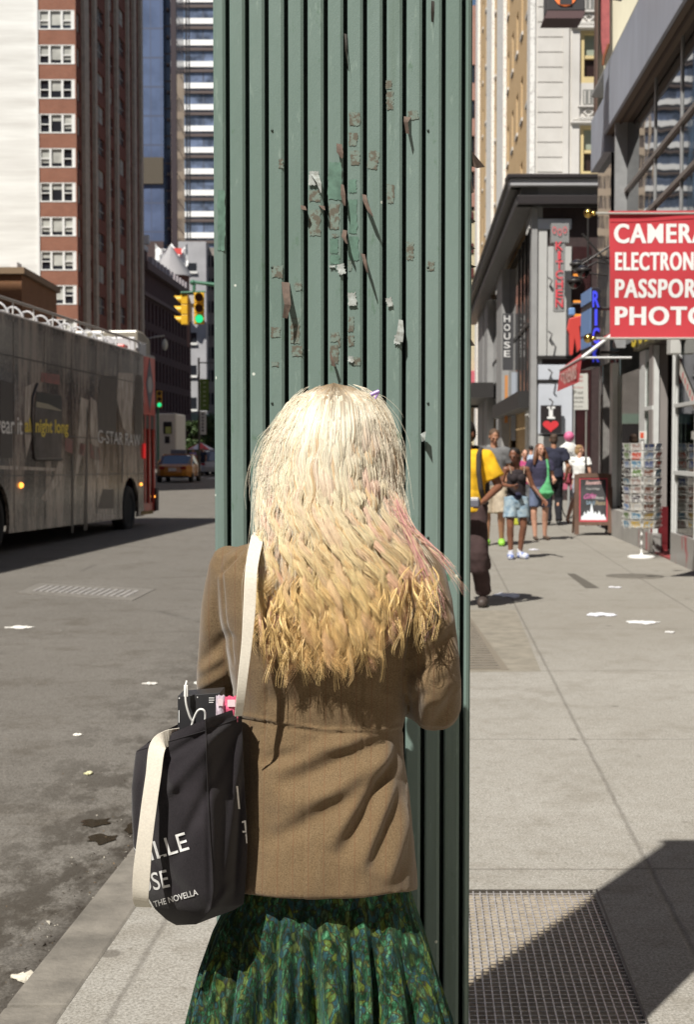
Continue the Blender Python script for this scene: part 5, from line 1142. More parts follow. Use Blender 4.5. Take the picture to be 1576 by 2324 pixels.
# printed pictures on the wrap, following the photograph's pale and dark shapes
PALE = PM('print_pale', (.62, .54, .46), .25, col2=(.24, .19, .16), vs=5, stretch=(1, 2, .4), det=7); DARK = PM('print_dark', (.02, .012, .012), .35, var=.3); ROSE = PM('print_rose', (.30, .07, .06), .35, col2=(.13, .05, .045), vs=6)
def decal(pts, mt, name='printed_shape', th=.003):
    m = MB(); q = [bz(x, y) for x, y in pts]; m.prism(q, lambda a, b, t: Vector((t, a, b)), .0005+th*.3, th+.001); return m.build(name, mt, bus, world=False)
decal([(1160, 60), (1310, 70), (1300, 500), (1290, 720), (1210, 600), (1150, 330)], PALE); decal([(790, 300), (870, 330), (840, 700), (760, 1080), (735, 1080), (765, 700)], PALE); decal([(890, 300), (950, 350), (985, 1050), (950, 1110), (925, 900), (880, 650)], PALE)
decal([(575, 930), (625, 960), (600, 1100), (440, 1340), (400, 1300), (520, 1110)], PALE); decal([(245, 200), (330, 160), (300, 400), (305, 700), (255, 895), (235, 600)], PALE); decal([(940, 1450), (1130, 1460), (1130, 1500), (940, 1515)], PALE); decal([(-20, 975), (560, 1000), (555, 1030), (-20, 1010)], PALE)
decal([(640, 700), (715, 720), (710, 860), (635, 830)], ROSE); decal([(780, 750), (835, 770), (825, 880), (770, 860)], ROSE); decal([(885, 760), (975, 800), (985, 930), (890, 900)], ROSE)
decal([(0, 130), (120, 160), (118, 900), (0, 905)], DARK); decal([(985, 100), (1150, 90), (1140, 700), (960, 640), (960, 330)], PM('print_brown', (.06, .045, .04), .35, var=.4, vs=5)); decal([(1330, 80), (1400, 90), (1395, 800), (1320, 700)], PM('print_brown', (.06, .045, .04), .35))
decal([(1010, 1210), (1120, 1210), (1120, 1400), (960, 1400)], PM('print_brown', (.06, .045, .04), .35)); decal([(400, 60), (580, 80), (585, 180), (400, 150)], ROSE)
decal([(845, 400), (860, 400), (858, 1610), (820, 1620), (835, 1100), (850, 740)], DARK, 'panel_gap', .004); decal([(700, 880), (722, 880), (720, 1640), (700, 1640)], DARK, 'panel_gap', .004); decal([(1200, 760), (1212, 760), (1204, 1150), (1196, 1150)], DARK, 'panel_gap', .004)
wd = decal([(352, 245), (600, 285), (612, 330), (600, 905), (360, 912), (335, 880), (340, 400)], PM('bus_window', (.16, .145, .14), .12, spec=.8, var=.35, vs=3), 'window', .006)
m = MB(); q = [bz(x, y) for x, y in ((356, 252), (602, 292), (600, 432), (470, 370), (352, 345))]; m.prism(q, lambda a, b, t: Vector((t, a, b)), .006, .009); m.build('vent_opening', PM('opening_black', (.006, .005, .005), .5), wd, world=False)
m = MB(); q = [bz(x, y) for x, y in ((352, 345), (470, 370), (600, 432), (590, 440), (460, 415), (355, 400))]; m.prism(q, lambda a, b, t: Vector((t, a, b)), .006, .009); m.build('blind', PM('blind_tan', (.34, .30, .22), .6), wd, world=False)
m = MB(); fr_ = [bz(x, y) for x, y in ((360, 170), (310, 300), (300, 500), (318, 760), (330, 900), (345, 918), (600, 912))]; m.tube([Vector((.006, a, b)) for a, b in fr_], .028, 6); m.build('window_rubber', DARK, wd, world=False)
def bustext(word, p0, p1, p2, mt, bold, name):
    """word in the box with lower-left p0, lower-right p1, upper-left p2 (zoom px)"""
    A, B_, C_ = [Vector((0, *bz(*p))) for p in (p0, p1, p2)]; m = MB(); put_text(m, word, lambda a, b: A+(B_-A)*a+(C_-A)*b+Vector((.012, 0, 0)), bold); return m.build(name, mt, bus, world=False)
bustext('wear it', (-80, 655), (212, 672), (-80, 478), PM('print_white', (.85, .82, .80), .4), .01, 'white_lettering'); bustext('all night long', (236, 690), (665, 700), (236, 505), PM('print_yellow', (.80, .60, .03), .4), .02, 'yellow_lettering')
bustext('G-STAR RAW', (958, 752), (1375, 790), (958, 622), PM('print_grey', (.70, .68, .66), .4), .0, 'grey_lettering')
AMB_ = PM('amber_lens', (.7, .25, .02), .3, emis=(1, .35, .05), es=2.5)
for (x, y, s) in ((198, 1170, .05), (1385, 1160, .035), (1518, 1280, .03)):
    m = MB(); c = bz(x, y); m.sphere((.01, c[0], c[1]), s, 10); m.build('side_marker', AMB_, bus, world=False)
m = MB(); c0, c1 = bz(1413, 760), bz(1413, 905); m.tube([(.02, c0[0], c0[1]), (.02, c1[0], c1[1])], .035, 8); m.build('tail_reflector', PM('red_lens', (.6, .03, .03), .2, emis=(.8, .03, .03), es=.4), bus, world=False)
# top deck: side rail, posts, seats, screen
RAIL = PM('rail_grey_paint', (.30, .27, .25), .5); zr = HT+.27
m = MB(); m.tube([(-.05, yR, zr), (-.05, yS+.4, zr)], .028, 8); m.tube([(-.05, yR, HT+.0), (-.05, yF, HT+.0)], .05, 8); m.build('top_rail', RAIL, bus, world=False)
y = yR
while y < yS: m = MB(); m.tube([(-.05, y, HT), (-.05, y, zr)], .014, 6); m.build('rail_post', PM('rail_white', (.7, .7, .7), .4), bus, world=False); y += 1.02
SEATW = PM('seat_white', (.50, .50, .52), .4); SEATG = PM('seat_grey', (.22, .22, .23), .6)
y = yR+.3; si = 0
while y < yS-.6:
    for x in (-.42, -.98):
        m = MB(); arc = [(x+.23*math.cos(a), y-.10, HT-.14+.42*math.sin(a)) for a in [math.pi*k/12 for k in range(13)]]; m.tube(arc, .02, 6); s_ = m.build('seat', SEATW, bus, world=False)
        m = MB(); m.box(x-.2, x+.2, y-.08, y-.03, HT-.35, HT+.16); m.box(x-.2, x+.2, y-.05, y+.4, HT-.5, HT-.42); m.build('cushion', SEATG, s_, world=False, bevel=.02)
    y += .72; si += 1
m = MB(); m.box(-2.4, -.06, yS-.5, yS-.44, HT, HT+.36); m.box(-.10, .0, yS-.3, yS+.25, HT-.05, HT+.26); m.build('white_screen_frame', SEATW, bus, world=False, bevel=.03)
m = MB(); m.prism([(yS-.1, HT+.0), (yF, HT+.0), (yF-.05, HT+.42), (yS+.3, HT+.55), (yS-.1, HT+.55)], lambda a, b, t: Vector((t, a, b)), -2.3, -.1); m.build('windscreen', PM('screen_tan', (.30, .27, .22), .3), bus, world=False, bevel=.05)
m = MB(); m.box(-.5, -.1, yS-1.2, yS-.9, HT, HT+.14); m.build('red_box', RED, bus, world=False, bevel=.03)
# ------------------------------------------------------------------ cars
def car(name, label, x, y, rz, prof, cab, W, body, glass, group=None, trim=None):
    """prof: lower body outline (y,z); cab: greenhouse outline; rear faces -y"""
    c = thing(name, label, 'car' if 'taxi' not in name else 'taxi', (x, y, ROADZ), rz, group)
    m = MB(); nx = 9
    def shell(pr, wf, m_):
        n = len(pr); vs = []
        for i in range(nx):
            t = -1+2*i/(nx-1); f = math.sqrt(max(0, 1-abs(t)**5*.5))
            for (a, b) in pr:
                cy = sum(q[0] for q in pr)/n; w_ = wf(b); vs.append((t*w_*W/2, cy+(a-cy)*(f if abs(a-cy) > 1 else 1), b*(1-.02*abs(t)**4)))
        m_.add(vs, [(i*n+k, i*n+(k+1) % n, (i+1)*n+(k+1) % n, (i+1)*n+k) for i in range(nx-1) for k in range(n)]+[tuple(range(n))[::-1], tuple(range((nx-1)*n, nx*n))], 0, False)
    shell(prof, lambda z: 1-.05*abs(z-.6), m); m.build('body', body, c, world=False, bevel=.03)
    m = MB(); shell(cab, lambda z: 1-.30*max(0, z-.95)-.03, m); m.build('windows', glass, c, world=False)
    m = MB(); rf = [q for q in cab if q[1] > max(p[1] for p in cab)-.06]; y0, y1 = min(q[0] for q in rf), max(q[0] for q in rf); zt = max(p[1] for p in cab); m.box(-W*.40, W*.40, y0-.02, y1+.02, zt-.03, zt+.02)
    for sx in (-1, 1):
        for (a, b) in ((cab[0], rf[0]), (cab[-1], rf[-1])): m.tube([(sx*W*.475, a[0], a[1]), (sx*W*.405, b[0], b[1])], .04, 6)
    m.build('roof', body, c, world=False, bevel=.015)
    L0, L1 = min(p[0] for p in prof), max(p[0] for p in prof)
    for sx in (-1, 1):
        for yy in (L0+.95, L1-.9):
            M = Matrix.Translation((sx*(W/2-.11), yy, .32)) @ Matrix.Rotation(math.pi/2, 4, 'Y'); m = MB(); m.lathe([(.2, -.11), (.32, -.1), (.33, 0), (.32, .1), (.2, .11)], 24, M=M); wh = m.build('wheel', TYRE, c, world=False); m = MB(); m.lathe([(.001, sx*.10), (.2, sx*.105), (.21, sx*.09)], 18, M=M); m.build('rim', CHR, wh, world=False)
        m = MB(); m.box(sx*W*.30-.14*1, sx*W*.30+.14, L0-.02, L0+.05, .72, .84); m.build('tail_light', PM('tail_red', (.35, .02, .02), .25), c, world=False)
    return c, L0, L1
TAXI = PM('taxi_paint', (.52, .20, .015), .3, coat=.5)
tx, L0, L1 = car('yellow_taxi', 'orange yellow taxi seen from behind, driving away beside the bus front', P(396, 1060, 75.5).x, 77.6, -.03,
    [(-2.35, .30), (-2.4, .55), (-2.32, .90), (-1.6, 1.0), (1.0, .98), (2.2, .82), (2.4, .5), (2.35, .28)], [(-1.75, .98), (-1.0, 1.42), (-.4, 1.48), (.4, 1.45), (1.2, .98)], 1.92, TAXI, glassm('car_glass', (.10, .14, .22), .05))
m = MB(); m.box(-.42, .42, -.30, .0, 1.49, 1.74); m.build('roof_sign', PM('roof_sign', (.16, .17, .22), .5), tx, world=False, bevel=.02)
m = MB(); m.box(-.2, .2, -2.44, -2.40, .62, .78); m.build('number_plate', PM('plate_pale', (.70, .68, .66), .5), tx, world=False)
m = MB(); m.box(-.85, .85, -2.42, -2.34, .26, .36); m.build('rear_bumper', PM('bumper_black', (.02, .02, .02), .6), tx, world=False)
m = MB(); m.tube([(-.55, -2.43, .86), (.55, -2.43, .86)], .015, 6); m.build('chrome_strip', CHR, tx, world=False)
gc, _, _ = car('parked_car', 'pale grey car at the far kerb, half hidden by the green post', P(488, 1050, 96).x, 97, -.05,
    [(-2.3, .28), (-2.35, .6), (-2.2, .95), (-1.3, 1.0), (1.1, 1.0), (2.2, .85), (2.35, .5), (2.3, .28)], [(-2.0, 1.0), (-1.7, 1.62), (-.4, 1.7), (.7, 1.62), (1.3, 1.0)], 1.9, PM('grey_car_paint', (.42, .42, .43), .35, coat=.3), glassm('car_glass', (.10, .14, .22), .05))
# white truck
q = P(381, 1000, 104); tr = thing('box_truck', 'white box truck with dark rear windows beyond the taxi', 'truck', (q.x, 104, ROADZ))
m = MB(); wd_ = 38/FPX*104/2; m.box(-wd_-.3, wd_, 0, 6, .5, (P(381, 938, 104).z-ROADZ)); m.build('box_body', PM('truck_white', (.62, .58, .52), .5, var=.15), tr, world=False, bevel=.1)
for (u0, v0, u1, v1) in ((371, 957, 390, 985), (374, 990, 385, 1006)): a_, b_ = P(u0, v1, 104), P(u1, v0, 104); m = MB(); m.box(a_.x-q.x, b_.x-q.x, -.05, .01, a_.z-ROADZ, b_.z-ROADZ); m.build('rear_window', GL_D, tr, world=False, bevel=.04)
m = MB(); a_ = P(385, 978, 104); m.box(a_.x-q.x-.3, a_.x-q.x+.1, -.07, -.052, a_.z-ROADZ-.2, a_.z-ROADZ+.3); m.build('sticker', PM('sticker_green', (.35, .38, .12), .6), tr, world=False)
for x in (-wd_+.1, wd_-.45): m = MB(); m.lathe([(.25, 0), (.45, .02), (.45, .3), (.25, .32)], 20, M=Matrix.Translation((x, .9, .45)) @ Matrix.Rotation(math.pi/2, 4, 'Y')); m.build('wheel', TYRE, tr, world=False)
m = MB(); m.box(-wd_-.2, wd_-.1, .1, 5.6, .4, .6); m.build('chassis', PM('underside', (.012, .011, .011), .9), tr, world=False)
# red and white umbrella on a street cart
q = P(455, 1022, 100); um = thing('market_umbrella', 'red and white street umbrella over a food cart at the far corner', 'umbrella', (q.x, 100, ROADZ)); m = MB(); zt = P(455, 1004, 100).z-ROADZ; r_ = 1.0; n = 8; top = (0, 0, zt); rim = [(r_*math.cos(6.2832*k/n), r_*math.sin(6.2832*k/n), zt-.5) for k in range(n)]
for k in range(n): m.add([top, rim[k], rim[(k+1) % n]], [(0, 1, 2)], k % 2)
m.build('canopy', [PM('umb_red', (.55, .06, .07), .7), PM('umb_white', (.62, .62, .70), .7)], um, world=False); m = MB(); m.tube([(0, 0, 0), (0, 0, zt)], .03, 6); m.build('pole', RAIL, um, world=False)
ct = thing('food_cart', 'small dark and red food cart under the red and white umbrella', 'cart', (q.x+.3, 100.6, ROADZ)); m = MB(); m.box(-.9, .9, -.4, .4, .35, 1.25); m.build('cabinet', PM('cart_dark', (.10, .03, .04), .5, var=.5, vs=3), ct, world=False, bevel=.03)
for x in (-.6, .6): m = MB(); m.lathe([(.1, 0), (.22, .01), (.22, .07), (.1, .08)], 16, M=Matrix.Translation((x, -.45, .22)) @ Matrix.Rotation(math.pi/2, 4, 'X')); m.build('wheel', TYRE, ct, world=False)
m = MB(); m.box(-.95, .95, -.45, .45, 1.25, 1.3); m.build('counter', RED, ct, world=False)

for z_ in (1.28, 2.0, 3.28): m = MB(); m.box(.001, .006, yR, yS, z_, z_+.018); m.build('panel_joint', DARK, bus, world=False)
y = yR+.8
while y < yS-.4: m = MB(); m.box(.001, .005, y, y+.014, .40, HT-.1); m.build('panel_joint', DARK, bus, world=False); y += 1.55
# ------------------------------------------------------------------ right side of the street
A0 = Vector((4.57, 18.75, 0))                       # near shop fronts
NL = Vector((-E.y, E.x, 0))                         # towards the street
FA = Fac(A0, E, NL)
def fa(u, F=None):
    F = F or FA; X = (u-788)/FPX; o, d = F.o, F.d; t = (o.x - X*o.y)/(X*d.y - d.x); return t
def fz(u, v, F=None, t=0.0):
    F = F or FA; a = fa(u, F); Y = (F.o+F.d*a).y; return P(u, v, Y).z
B0 = Vector((5.85, 45, 0)); FB = Fac(B0, E, NL)
# ---- beige tower with white stone end
C0 = Vector((P(1212, 500, 52).x, 52, 0)); FC = Fac(C0, E, NL)
bt = thing('beige_tower', 'tall beige brick tower with white stone quoins and a white stone end wall', 'building', tuple(C0), ERZ)
BEI = brick('beige_brick', (.64, .45, .25), (.58, .40, .21), (.62, .47, .30), 1.4, .12)
STN = PM('white_stone', (.66, .64, .61), .8, col2=(.56, .54, .51), vs=.7); STS = PM('old_white_stone', (.80, .79, .76), .85, col2=(.34, .33, .31), vs=9, lo=.52, hi=.75)
TOPC = 42.0; zl = 9.3
hs = []
aq = lambda zx: fa((1384+zx*.4442)/1.3223, FC)
cols_ = [(437, 18), (400, 14), (368, 12), (338, 10), (308, 9), (372, 0)]
for zx, _ in cols_[:5]:
    a = aq(zx); w_ = 1.0
    for k in range(14):
        z = 11.5+k*3.4
        if z+1.7 < TOPC: hs.append((a-.5, a+.5, z, z+1.7))
for zx in (250-26, 160, 140):
    a = aq(zx)
    for k in range(14):
        z = 11.5+k*3.4
        if z+1.7 < TOPC and a < 46: hs.append((a-.4, a+.4, z, z+1.7))
m = MB(); facade(m, FC, 0, 47, 0, TOPC, hs, 0, .22); Ff = Fac(C0, (1, 0, 0), (0, -1, 0))
uxc = lambda u: P(u, 500, 52).x-C0.x
wins = []
pitch = 210/FPX*52; zt0 = P(1330, 345, 52).z+.0
for k in range(-2, 9):
    z1 = P(1330, 69, 52).z + k*pitch; z0 = P(1330, 188, 52).z + k*pitch
    if z0 > 9 and z1 < TOPC: wins.append((uxc(1316), uxc(1316)+1.25, z0, z1)); wins.append((uxc(1316)+2.6, uxc(1316)+3.85, z0, z1))
facade(m, Ff, 0, 14, 0, TOPC, wins, 1, .3)
q0 = FC.p(47, 0); q1 = C0+Vector((14, 0, 0)); Zt = Vector((0, 0, TOPC))
m.quad(C0+Zt, q1+Zt, q0+Vector((14, 0, 0))+Zt, q0+Zt); m.quad(q0, q0+Vector((14, 0, 0)), q0+Vector((14, 0, 0))+Zt, q0+Zt, 0); m.quad(q1, q1+Zt, q0+Vector((14, 0, 0))+Zt, q0+Vector((14, 0, 0)))
m.build('wall', [BEI, STN], bt)
m = MB()
for h in hs: FC.box(m, h[0], h[1], h[2], h[3], -.28, -.2)
for h in hs: FC.box(m, h[0]-.05, h[1]+.05, h[2]-.14, h[2], -.1, .06, 1)
o = m.build('small_windows', [GL_D, STN], bt); o['kind'] = 'stuff'
for i, (x0, x1) in enumerate(((105, 120), (180, 216), (252, 296), (462, 512))):
    a1, a0 = aq(x0), (aq(x1) if x1 < 500 else -.06)
    m = MB(); FC.box(m, max(a0, -.06), a1, 0, TOPC, -.02, .16)
    m.build('quoin_strip', STS, bt)
# stone courses on the end wall
JT = PM('stone_joint', (.20, .17, .14), .9)
m = MB(); z = 9.5; k = 0
while z < TOPC-1:
    Ff.box(m, uxc(1219), uxc(1276), z, z+.50, .0, .05, 0); z += 33.3/FPX*52*1.0; k += 1
o = m.build('stone_courses', STN, bt, bevel=.01)
m = MB(); Ff.box(m, uxc(1276), uxc(1290), 0, TOPC, .0, .09); Ff.box(m, uxc(1296), uxc(1314), 0, TOPC, .0, .10); Ff.box(m, uxc(1316)+1.3, uxc(1316)+2.5, 0, TOPC, 0, .10); m.build('pilaster', STN, bt, bevel=.01)
CRM = PM('cream_window_frame', (.62, .50, .26), .6)
for (a, b, z0, z1) in wins:
    m = MB(); zm = (z0+z1)/2; Ff.box(m, a, a+.14, z0, z1, -.26, -.02); Ff.box(m, b-.14, b, z0, z1, -.26, -.02); Ff.box(m, a+.14, b-.14, z0, z0+.22, -.26, .0); Ff.box(m, a+.14, b-.14, z1-.12, z1, -.26, -.02); Ff.box(m, a+.14, b-.14, zm-.05, zm+.06, -.24, -.08); w_ = m.build('window', CRM, bt)
    g_ = MB(); Ff.box(g_, a+.1, b-.1, z0+.1, z1-.05, -.30, -.22); g_.build('pane', glassm('tower_pane', (.035, .022, .022), .08), w_)
    g_ = MB(); Ff.box(g_, a+.14, b-.14, zm+.1, z1-.1, -.219, -.21); g_.build('shade', PM('green_blind', (.28, .32, .26), .7), w_)
    m = MB(); Ff.box(m, a-.35, b+.35, z1+.03, z1+.12, .0, .22); Ff.box(m, a-.3, b+.3, z1+.16, z1+.20, 0, .15); m.build('lintel', STN, bt, bevel=.02)
    m = MB(); zz = z0-.80; Ff.box(m, a+.1, b-.1, zz, zz+.55, .0, .05)
    gl = m.build('grille', PM('grille_grey', (.20, .20, .19), .7), bt); m = MB()
    for k in range(6): Ff.box(m, a+.14+k*.165, a+.18+k*.165, zz+.04, zz+.5, .05, .08)
    m.build('bars', STN, gl); m = MB(); Ff.box(m, a-.1, b+.1, zz-.08, zz-.02, 0, .14)
    for k in range(3):
        xx = a+.1+k*.4; pl = [(xx, zz-.25), (xx+.2, zz-.42), (xx+.4, zz-.25), (xx+.2, zz-.10)]; pi_ = [(xx+.07, zz-.25), (xx+.2, zz-.36), (xx+.33, zz-.25), (xx+.2, zz-.16)]
        for j in range(4): p_, q_, r_, s_ = pl[j], pl[(j+1) % 4], pi_[(j+1) % 4], pi_[j]; m.prism([p_, q_, r_, s_], lambda a_, b_, t: Ff.p(a_, b_, t), .0, .06)
    Ff.box(m, a-.1, b+.1, zz-.5, zz-.44, 0, .14); m.build('carved_panel', STN, bt)
# ---- far pink brick building and cream block behind it
fp = thing('pink_brick_building', 'distant pink brick building seen in the sliver between post and beige tower', 'building', (P(1067, 300, 135).x, 135, 0))
x0, x1 = P(1040, 300, 135).x, P(1140, 300, 135).x; zt = P(1075, 12, 135).z; m = MB(); F_ = Fac((x0, 135, 0), (1, 0, 0), (0, -1, 0)); hs = [(1.0+c_*.95+.0, 1.65+c_*.95, 3+k*3.3, 4.7+k*3.3) for c_ in range(3) for k in range(11)]; hs = [(h[0], h[0]+.6, h[2], h[3]) for h in hs]
facade(m, F_, 0, x1-x0, 0, zt, hs, 0, .25); m.quad(F_.p(0, zt), F_.p(x1-x0, zt), F_.p(x1-x0, zt, -12), F_.p(0, zt, -12)); m.quad(F_.p(0, 0), F_.p(0, 0, -12), F_.p(0, zt, -12), F_.p(0, zt)); m.build('wall', brick('pink_brick', (.42, .21, .16), (.38, .19, .15), (.4, .27, .22)), fp)
m = MB()
for h in hs: F_.box(m, *h, -.3, -.22)
o = m.build('window_panes', GL_D, fp); o['kind'] = 'stuff'
cb = thing('cream_building', 'cream building low in the sliver right of the post with a maroon window', 'building', (P(1080, 700, 98).x, 98, 0))
m = MB(); x0 = P(1040, 700, 98).x; zt = P(1080, 462, 98).z; m.box(x0, x0+8, 101, 108, 0, zt); m.build('wall', PM('cream_wall', (.60, .53, .36), .8, var=.15), cb)
for v in (480, 552, 608, 655): m = MB(); a_, b_ = P(1062, v+22, 101), P(1075, v, 101); m.box(a_.x, b_.x, 100.9, 100.96, a_.z, b_.z); m.build('window', glassm('maroon_glass', (.10, .015, .02), .2), cb)
m = MB(); a_, b_ = P(1050, 905, 99), P(1085, 840, 99); m.box(a_.x, b_.x, 99.6, 100.8, a_.z, b_.z); m.build('awning', PM('pink_awning', (.45, .10, .13), .8), cb, bevel=.05)
# ---- two storey grey retail building with the deep cornice
rb = thing('retail_building', 'two storey grey retail building with a deep dark cornice and tall glazing', 'building', tuple(B0), ERZ)
GRY = PM('grey_metal_panel', (.33, .33, .33), .5, var=.12, vs=3); DKM = PM('dark_metal', (.045, .042, .042), .4, metal=.3); PAN = PM('pale_panel', (.50, .50, .49), .6, var=.10, vs=1.2); LPAN = PM('light_blue_panel', (.55, .58, .64), .5, var=.08, vs=2)
ztop = P(1210, 405, 45).z; zsf = P(1210, 470, 45).z; LB = 42
FBf = Fac(B0, (1, 0, 0), (0, -1, 0)); bu = lambda u: P(u, 700, 45).x-B0.x
m = MB(); FB.box(m, -.45, LB, zsf, zsf+.28, 0, .55); FB.box(m, -.5, LB, zsf+.28, ztop-.35, -.1, .42); FB.box(m, -.5, LB, ztop-.35, ztop-.1, -.1, .75); FB.box(m, -.5, LB, ztop-.1, ztop, -.1, .85)
cn = m.build('cornice', PM('cornice_grey', (.10, .095, .095), .45, var=.2), rb, bevel=.02)
m = MB(); FBf.box(m, -.55, 5, zsf, zsf+.28, .02, .55); FBf.box(m, -.35, 5, zsf+.28, ztop-.35, .02, .45, 1); FBf.box(m, -.8, 5, ztop-.35, ztop-.12, .02, .7, 2); FBf.box(m, -.9, 5, ztop-.12, ztop, .02, .8)
m.build('end_cornice', [PM('cornice_dark', (.035, .03, .032), .4), PM('cornice_mid', (.19, .185, .19), .45), PM('cornice_light', (.42, .42, .44), .4)], rb, bevel=.02)
m = MB(); m.add([FB.p(-.4, ztop-.02, -.3), FB.p(LB, ztop-.02, -.3), FB.p(LB, ztop-.02, -9), FB.p(-.4, ztop-.02, -9)], [(0, 1, 2, 3)]); m.build('roof', GRY, rb)
def retail_glass():
    g = NG('street_glazing', .05, .9); n = g.noise(g.pos(), .7, 3, .5, (1, 1, 2.5)); c = g.mix(g.rng(n, .4, .6), (.02, .022, .026), (.06, .06, .06)); g.bump(n, .06, .05); return g.color(c)
RGL = retail_glass()
m = MB(); FB.box(m, .2, LB, 3.6, zsf, -.35, -.25); m.build('upper_glazing', RGL, rb)
vert = [(0, .5), (1.6, 1.66), (2.9, 2.96), (4.3, 4.36), (5.8, 5.86), (7.5, 7.56), (9.3, 9.36), (fa(1141, FB), fa(1129, FB)), (fa(1108, FB), fa(1100, FB)), (fa(1098, FB), fa(1086, FB))]
for i, (a, b) in enumerate(vert): m = MB(); FB.box(m, a, b, .15 if b-a > .3 else 3.6, zsf, -.3, .05 if b-a > .3 else -.2); m.build('pier' if b-a > .3 else 'mullion', GRY if b-a > .3 else DKM, rb)
for z in (3.55, 5.9): m = MB(); FB.box(m, .5, LB, z, z+.10, -.28, -.2); m.build('transom', DKM, rb)
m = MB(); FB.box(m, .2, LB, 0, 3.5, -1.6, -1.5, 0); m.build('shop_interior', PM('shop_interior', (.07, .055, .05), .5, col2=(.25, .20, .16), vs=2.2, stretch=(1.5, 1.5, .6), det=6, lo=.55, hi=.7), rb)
m = MB(); FB.box(m, 1.0, 17, 2.95, 3.5, -.2, .35); fs_ = m.build('fascia', PM('black_fascia', (.03, .028, .028), .5), rb)
m = MB(); FB.box(m, 26, 41, fz(1080, 925, FB), fz(1080, 897, FB), -.2, .9); fn = m.build('fascia', PM('black_fascia', (.03, .028, .028), .5), rb)
# end wall panels facing the camera
def pb(mb, u0, u1, v0, v1, t0, t1, mm=0): a_, b_ = P(u0, v1, 45), P(u1, v0, 45); FBf.box(mb, a_.x-B0.x, b_.x-B0.x, max(0, a_.z), b_.z, t0, t1, mm)
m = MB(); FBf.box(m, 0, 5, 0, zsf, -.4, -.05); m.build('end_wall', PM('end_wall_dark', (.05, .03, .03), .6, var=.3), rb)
for (u0, u1, v0, v1, mt) in ((1222, 1243, 520, 808, PAN), (1243, 1298, 560, 808, PAN), (1220, 1298, 497, 520, LPAN), (1222, 1300, 828, 862, LPAN), (1222, 1300, 868, 985, LPAN), (1222, 1300, 990, 1040, PAN), (1204, 1221, 472, 1140, GRY), (1301, 1306, 860, 1100, GRY)):
    m = MB(); pb(m, u0, u1, v0, v1, -.05, .06 if mt != GRY else .1); m.build('wall_panel', mt, rb, bevel=.012)
m = MB(); pb(m, 1218, 1345, 809, 815, -.05, .14); pb(m, 1218, 1300, 862.5, 867, -.05, .10); m.build('panel_band', DKM, rb)
for (u, v) in ((1246, 630), (1248, 905), (1246, 752), (1246, 838)):
    m = MB(); q = P(u, v, 44.8); m.tube([q, q+Vector((.10, -.1, -.1)), q+Vector((.02, -.15, -.3)), q+Vector((.12, -.1, -.45))], .025, 6); m.build('bracket', DKM, rb)
m = MB(); pb(m, 1300, 1342, 560, 806, -.05, .02, 0); pb(m, 1300, 1342, 820, 1080, -.05, .0, 0); m.build('dark_opening', PM('opening_maroon', (.045, .012, .014), .4, var=.5, vs=1.5), rb)
for (v, u0, u1) in ((622, 1302, 1332), (682, 1302, 1318), (548+165, 1302, 1322)):
    m = MB(); pb(m, u0, u1, v, v+5, .03, .06); m.build('orange_light', PM('orange_glow', (.7, .25, .03), .4, emis=(1, .35, .06), es=.8), rb)
# vertical blade sign with red letters
bl = thing('blade_sign', 'grey vertical blade sign with red stacked letters on the grey retail building', 'sign', tuple(P(1268, 710, 44)))
m = MB(); a_, b_ = P(1258, 708, 44), P(1283, 540, 44); m.box(a_.x, b_.x, 43.9, 44.1, a_.z, b_.z); a_, b_ = P(1251, 552, 44), P(1292, 508, 44); m.box(a_.x, b_.x, 43.88, 44.12, a_.z, b_.z); m.build('panel', PM('sign_grey', (.25, .25, .25), .5), bl, bevel=.01)
RNE = PM('red_letter', (.62, .07, .09), .4, emis=(.8, .07, .1), es=.12)
def stack(word, u0, u1, v0, v1, Y, mt, parent, bold=.01, gap=.12):
    n = len(word)
    for i, ch in enumerate(word):
        va, vb = lerp(v0, v1, i/n), lerp(v0, v1, (i+1-gap)/n); m = MB(); wq = (u1-u0)*(.4 if ch in 'Il1' else 1)
        put_text(m, ch, lambda a, b: P((u0+u1)/2-wq/2+wq*a, lerp(vb, va, b), Y), bold); m.build('letter', mt, parent)
stack('KITCHEN', 1262, 1279, 548, 700, 43.86, RNE, bl)
m = MB()
for k in range(3): put_text(m, 'O', lambda a, b: P(1255+k*12+9*a, 530-5*k*(k-2)+(-16)*b, 43.84), .0)
m.build('script_mark', RNE, bl)
# white-letter sign on the street face
ws = thing('blade_sign', 'dark hanging sign with white stacked letters over the retail glazing', 'sign', tuple(P(1150, 840, 57)))
m = MB(); a_, b_ = P(1142, 840, 57), P(1166, 712, 57); m.box(a_.x, b_.x, 56.9, 57.1, a_.z, b_.z); m.build('panel', PM('sign_charcoal', (.06, .06, .065), .5), ws); stack('HOUSE', 1145, 1159, 716, 815, 56.88, PM('letter_white', (.75, .75, .75), .5), ws, .01, .25)
m = MB(); a_, b_ = P(1146, 960, 57), P(1160, 852, 57); m.box(a_.x, a_.x+.12, 56.9, 57, a_.z, b_.z); o_ = thing('banner', 'slim orange banner hanging below the white-letter sign', 'banner', (a_.x, 57, a_.z)); m.build('cloth', PM('orange_cloth', (.55, .24, .08), .8), o_)
m = MB(); a_, b_ = P(1161, 1000, 56), P(1172, 845, 56); m.box(a_.x, b_.x, 55.95, 56.05, a_.z, b_.z); o_ = thing('banner', 'slim pale blue banner right of the orange banner', 'banner', (a_.x, 56, a_.z)); m.build('cloth', PM('blue_cloth', (.34, .37, .43), .8), o_)
m = MB(); put_text(m, 'NYC', lambda a, b: P(1052+46*a, 917-12*b, 83), .02); lt_ = thing('shop_sign', 'pale letters on the black fascia just right of the post', 'sign', tuple(P(1080, 925, 83))); m.build('lettering', PM('letter_dull', (.32, .31, .29), .5), lt_)
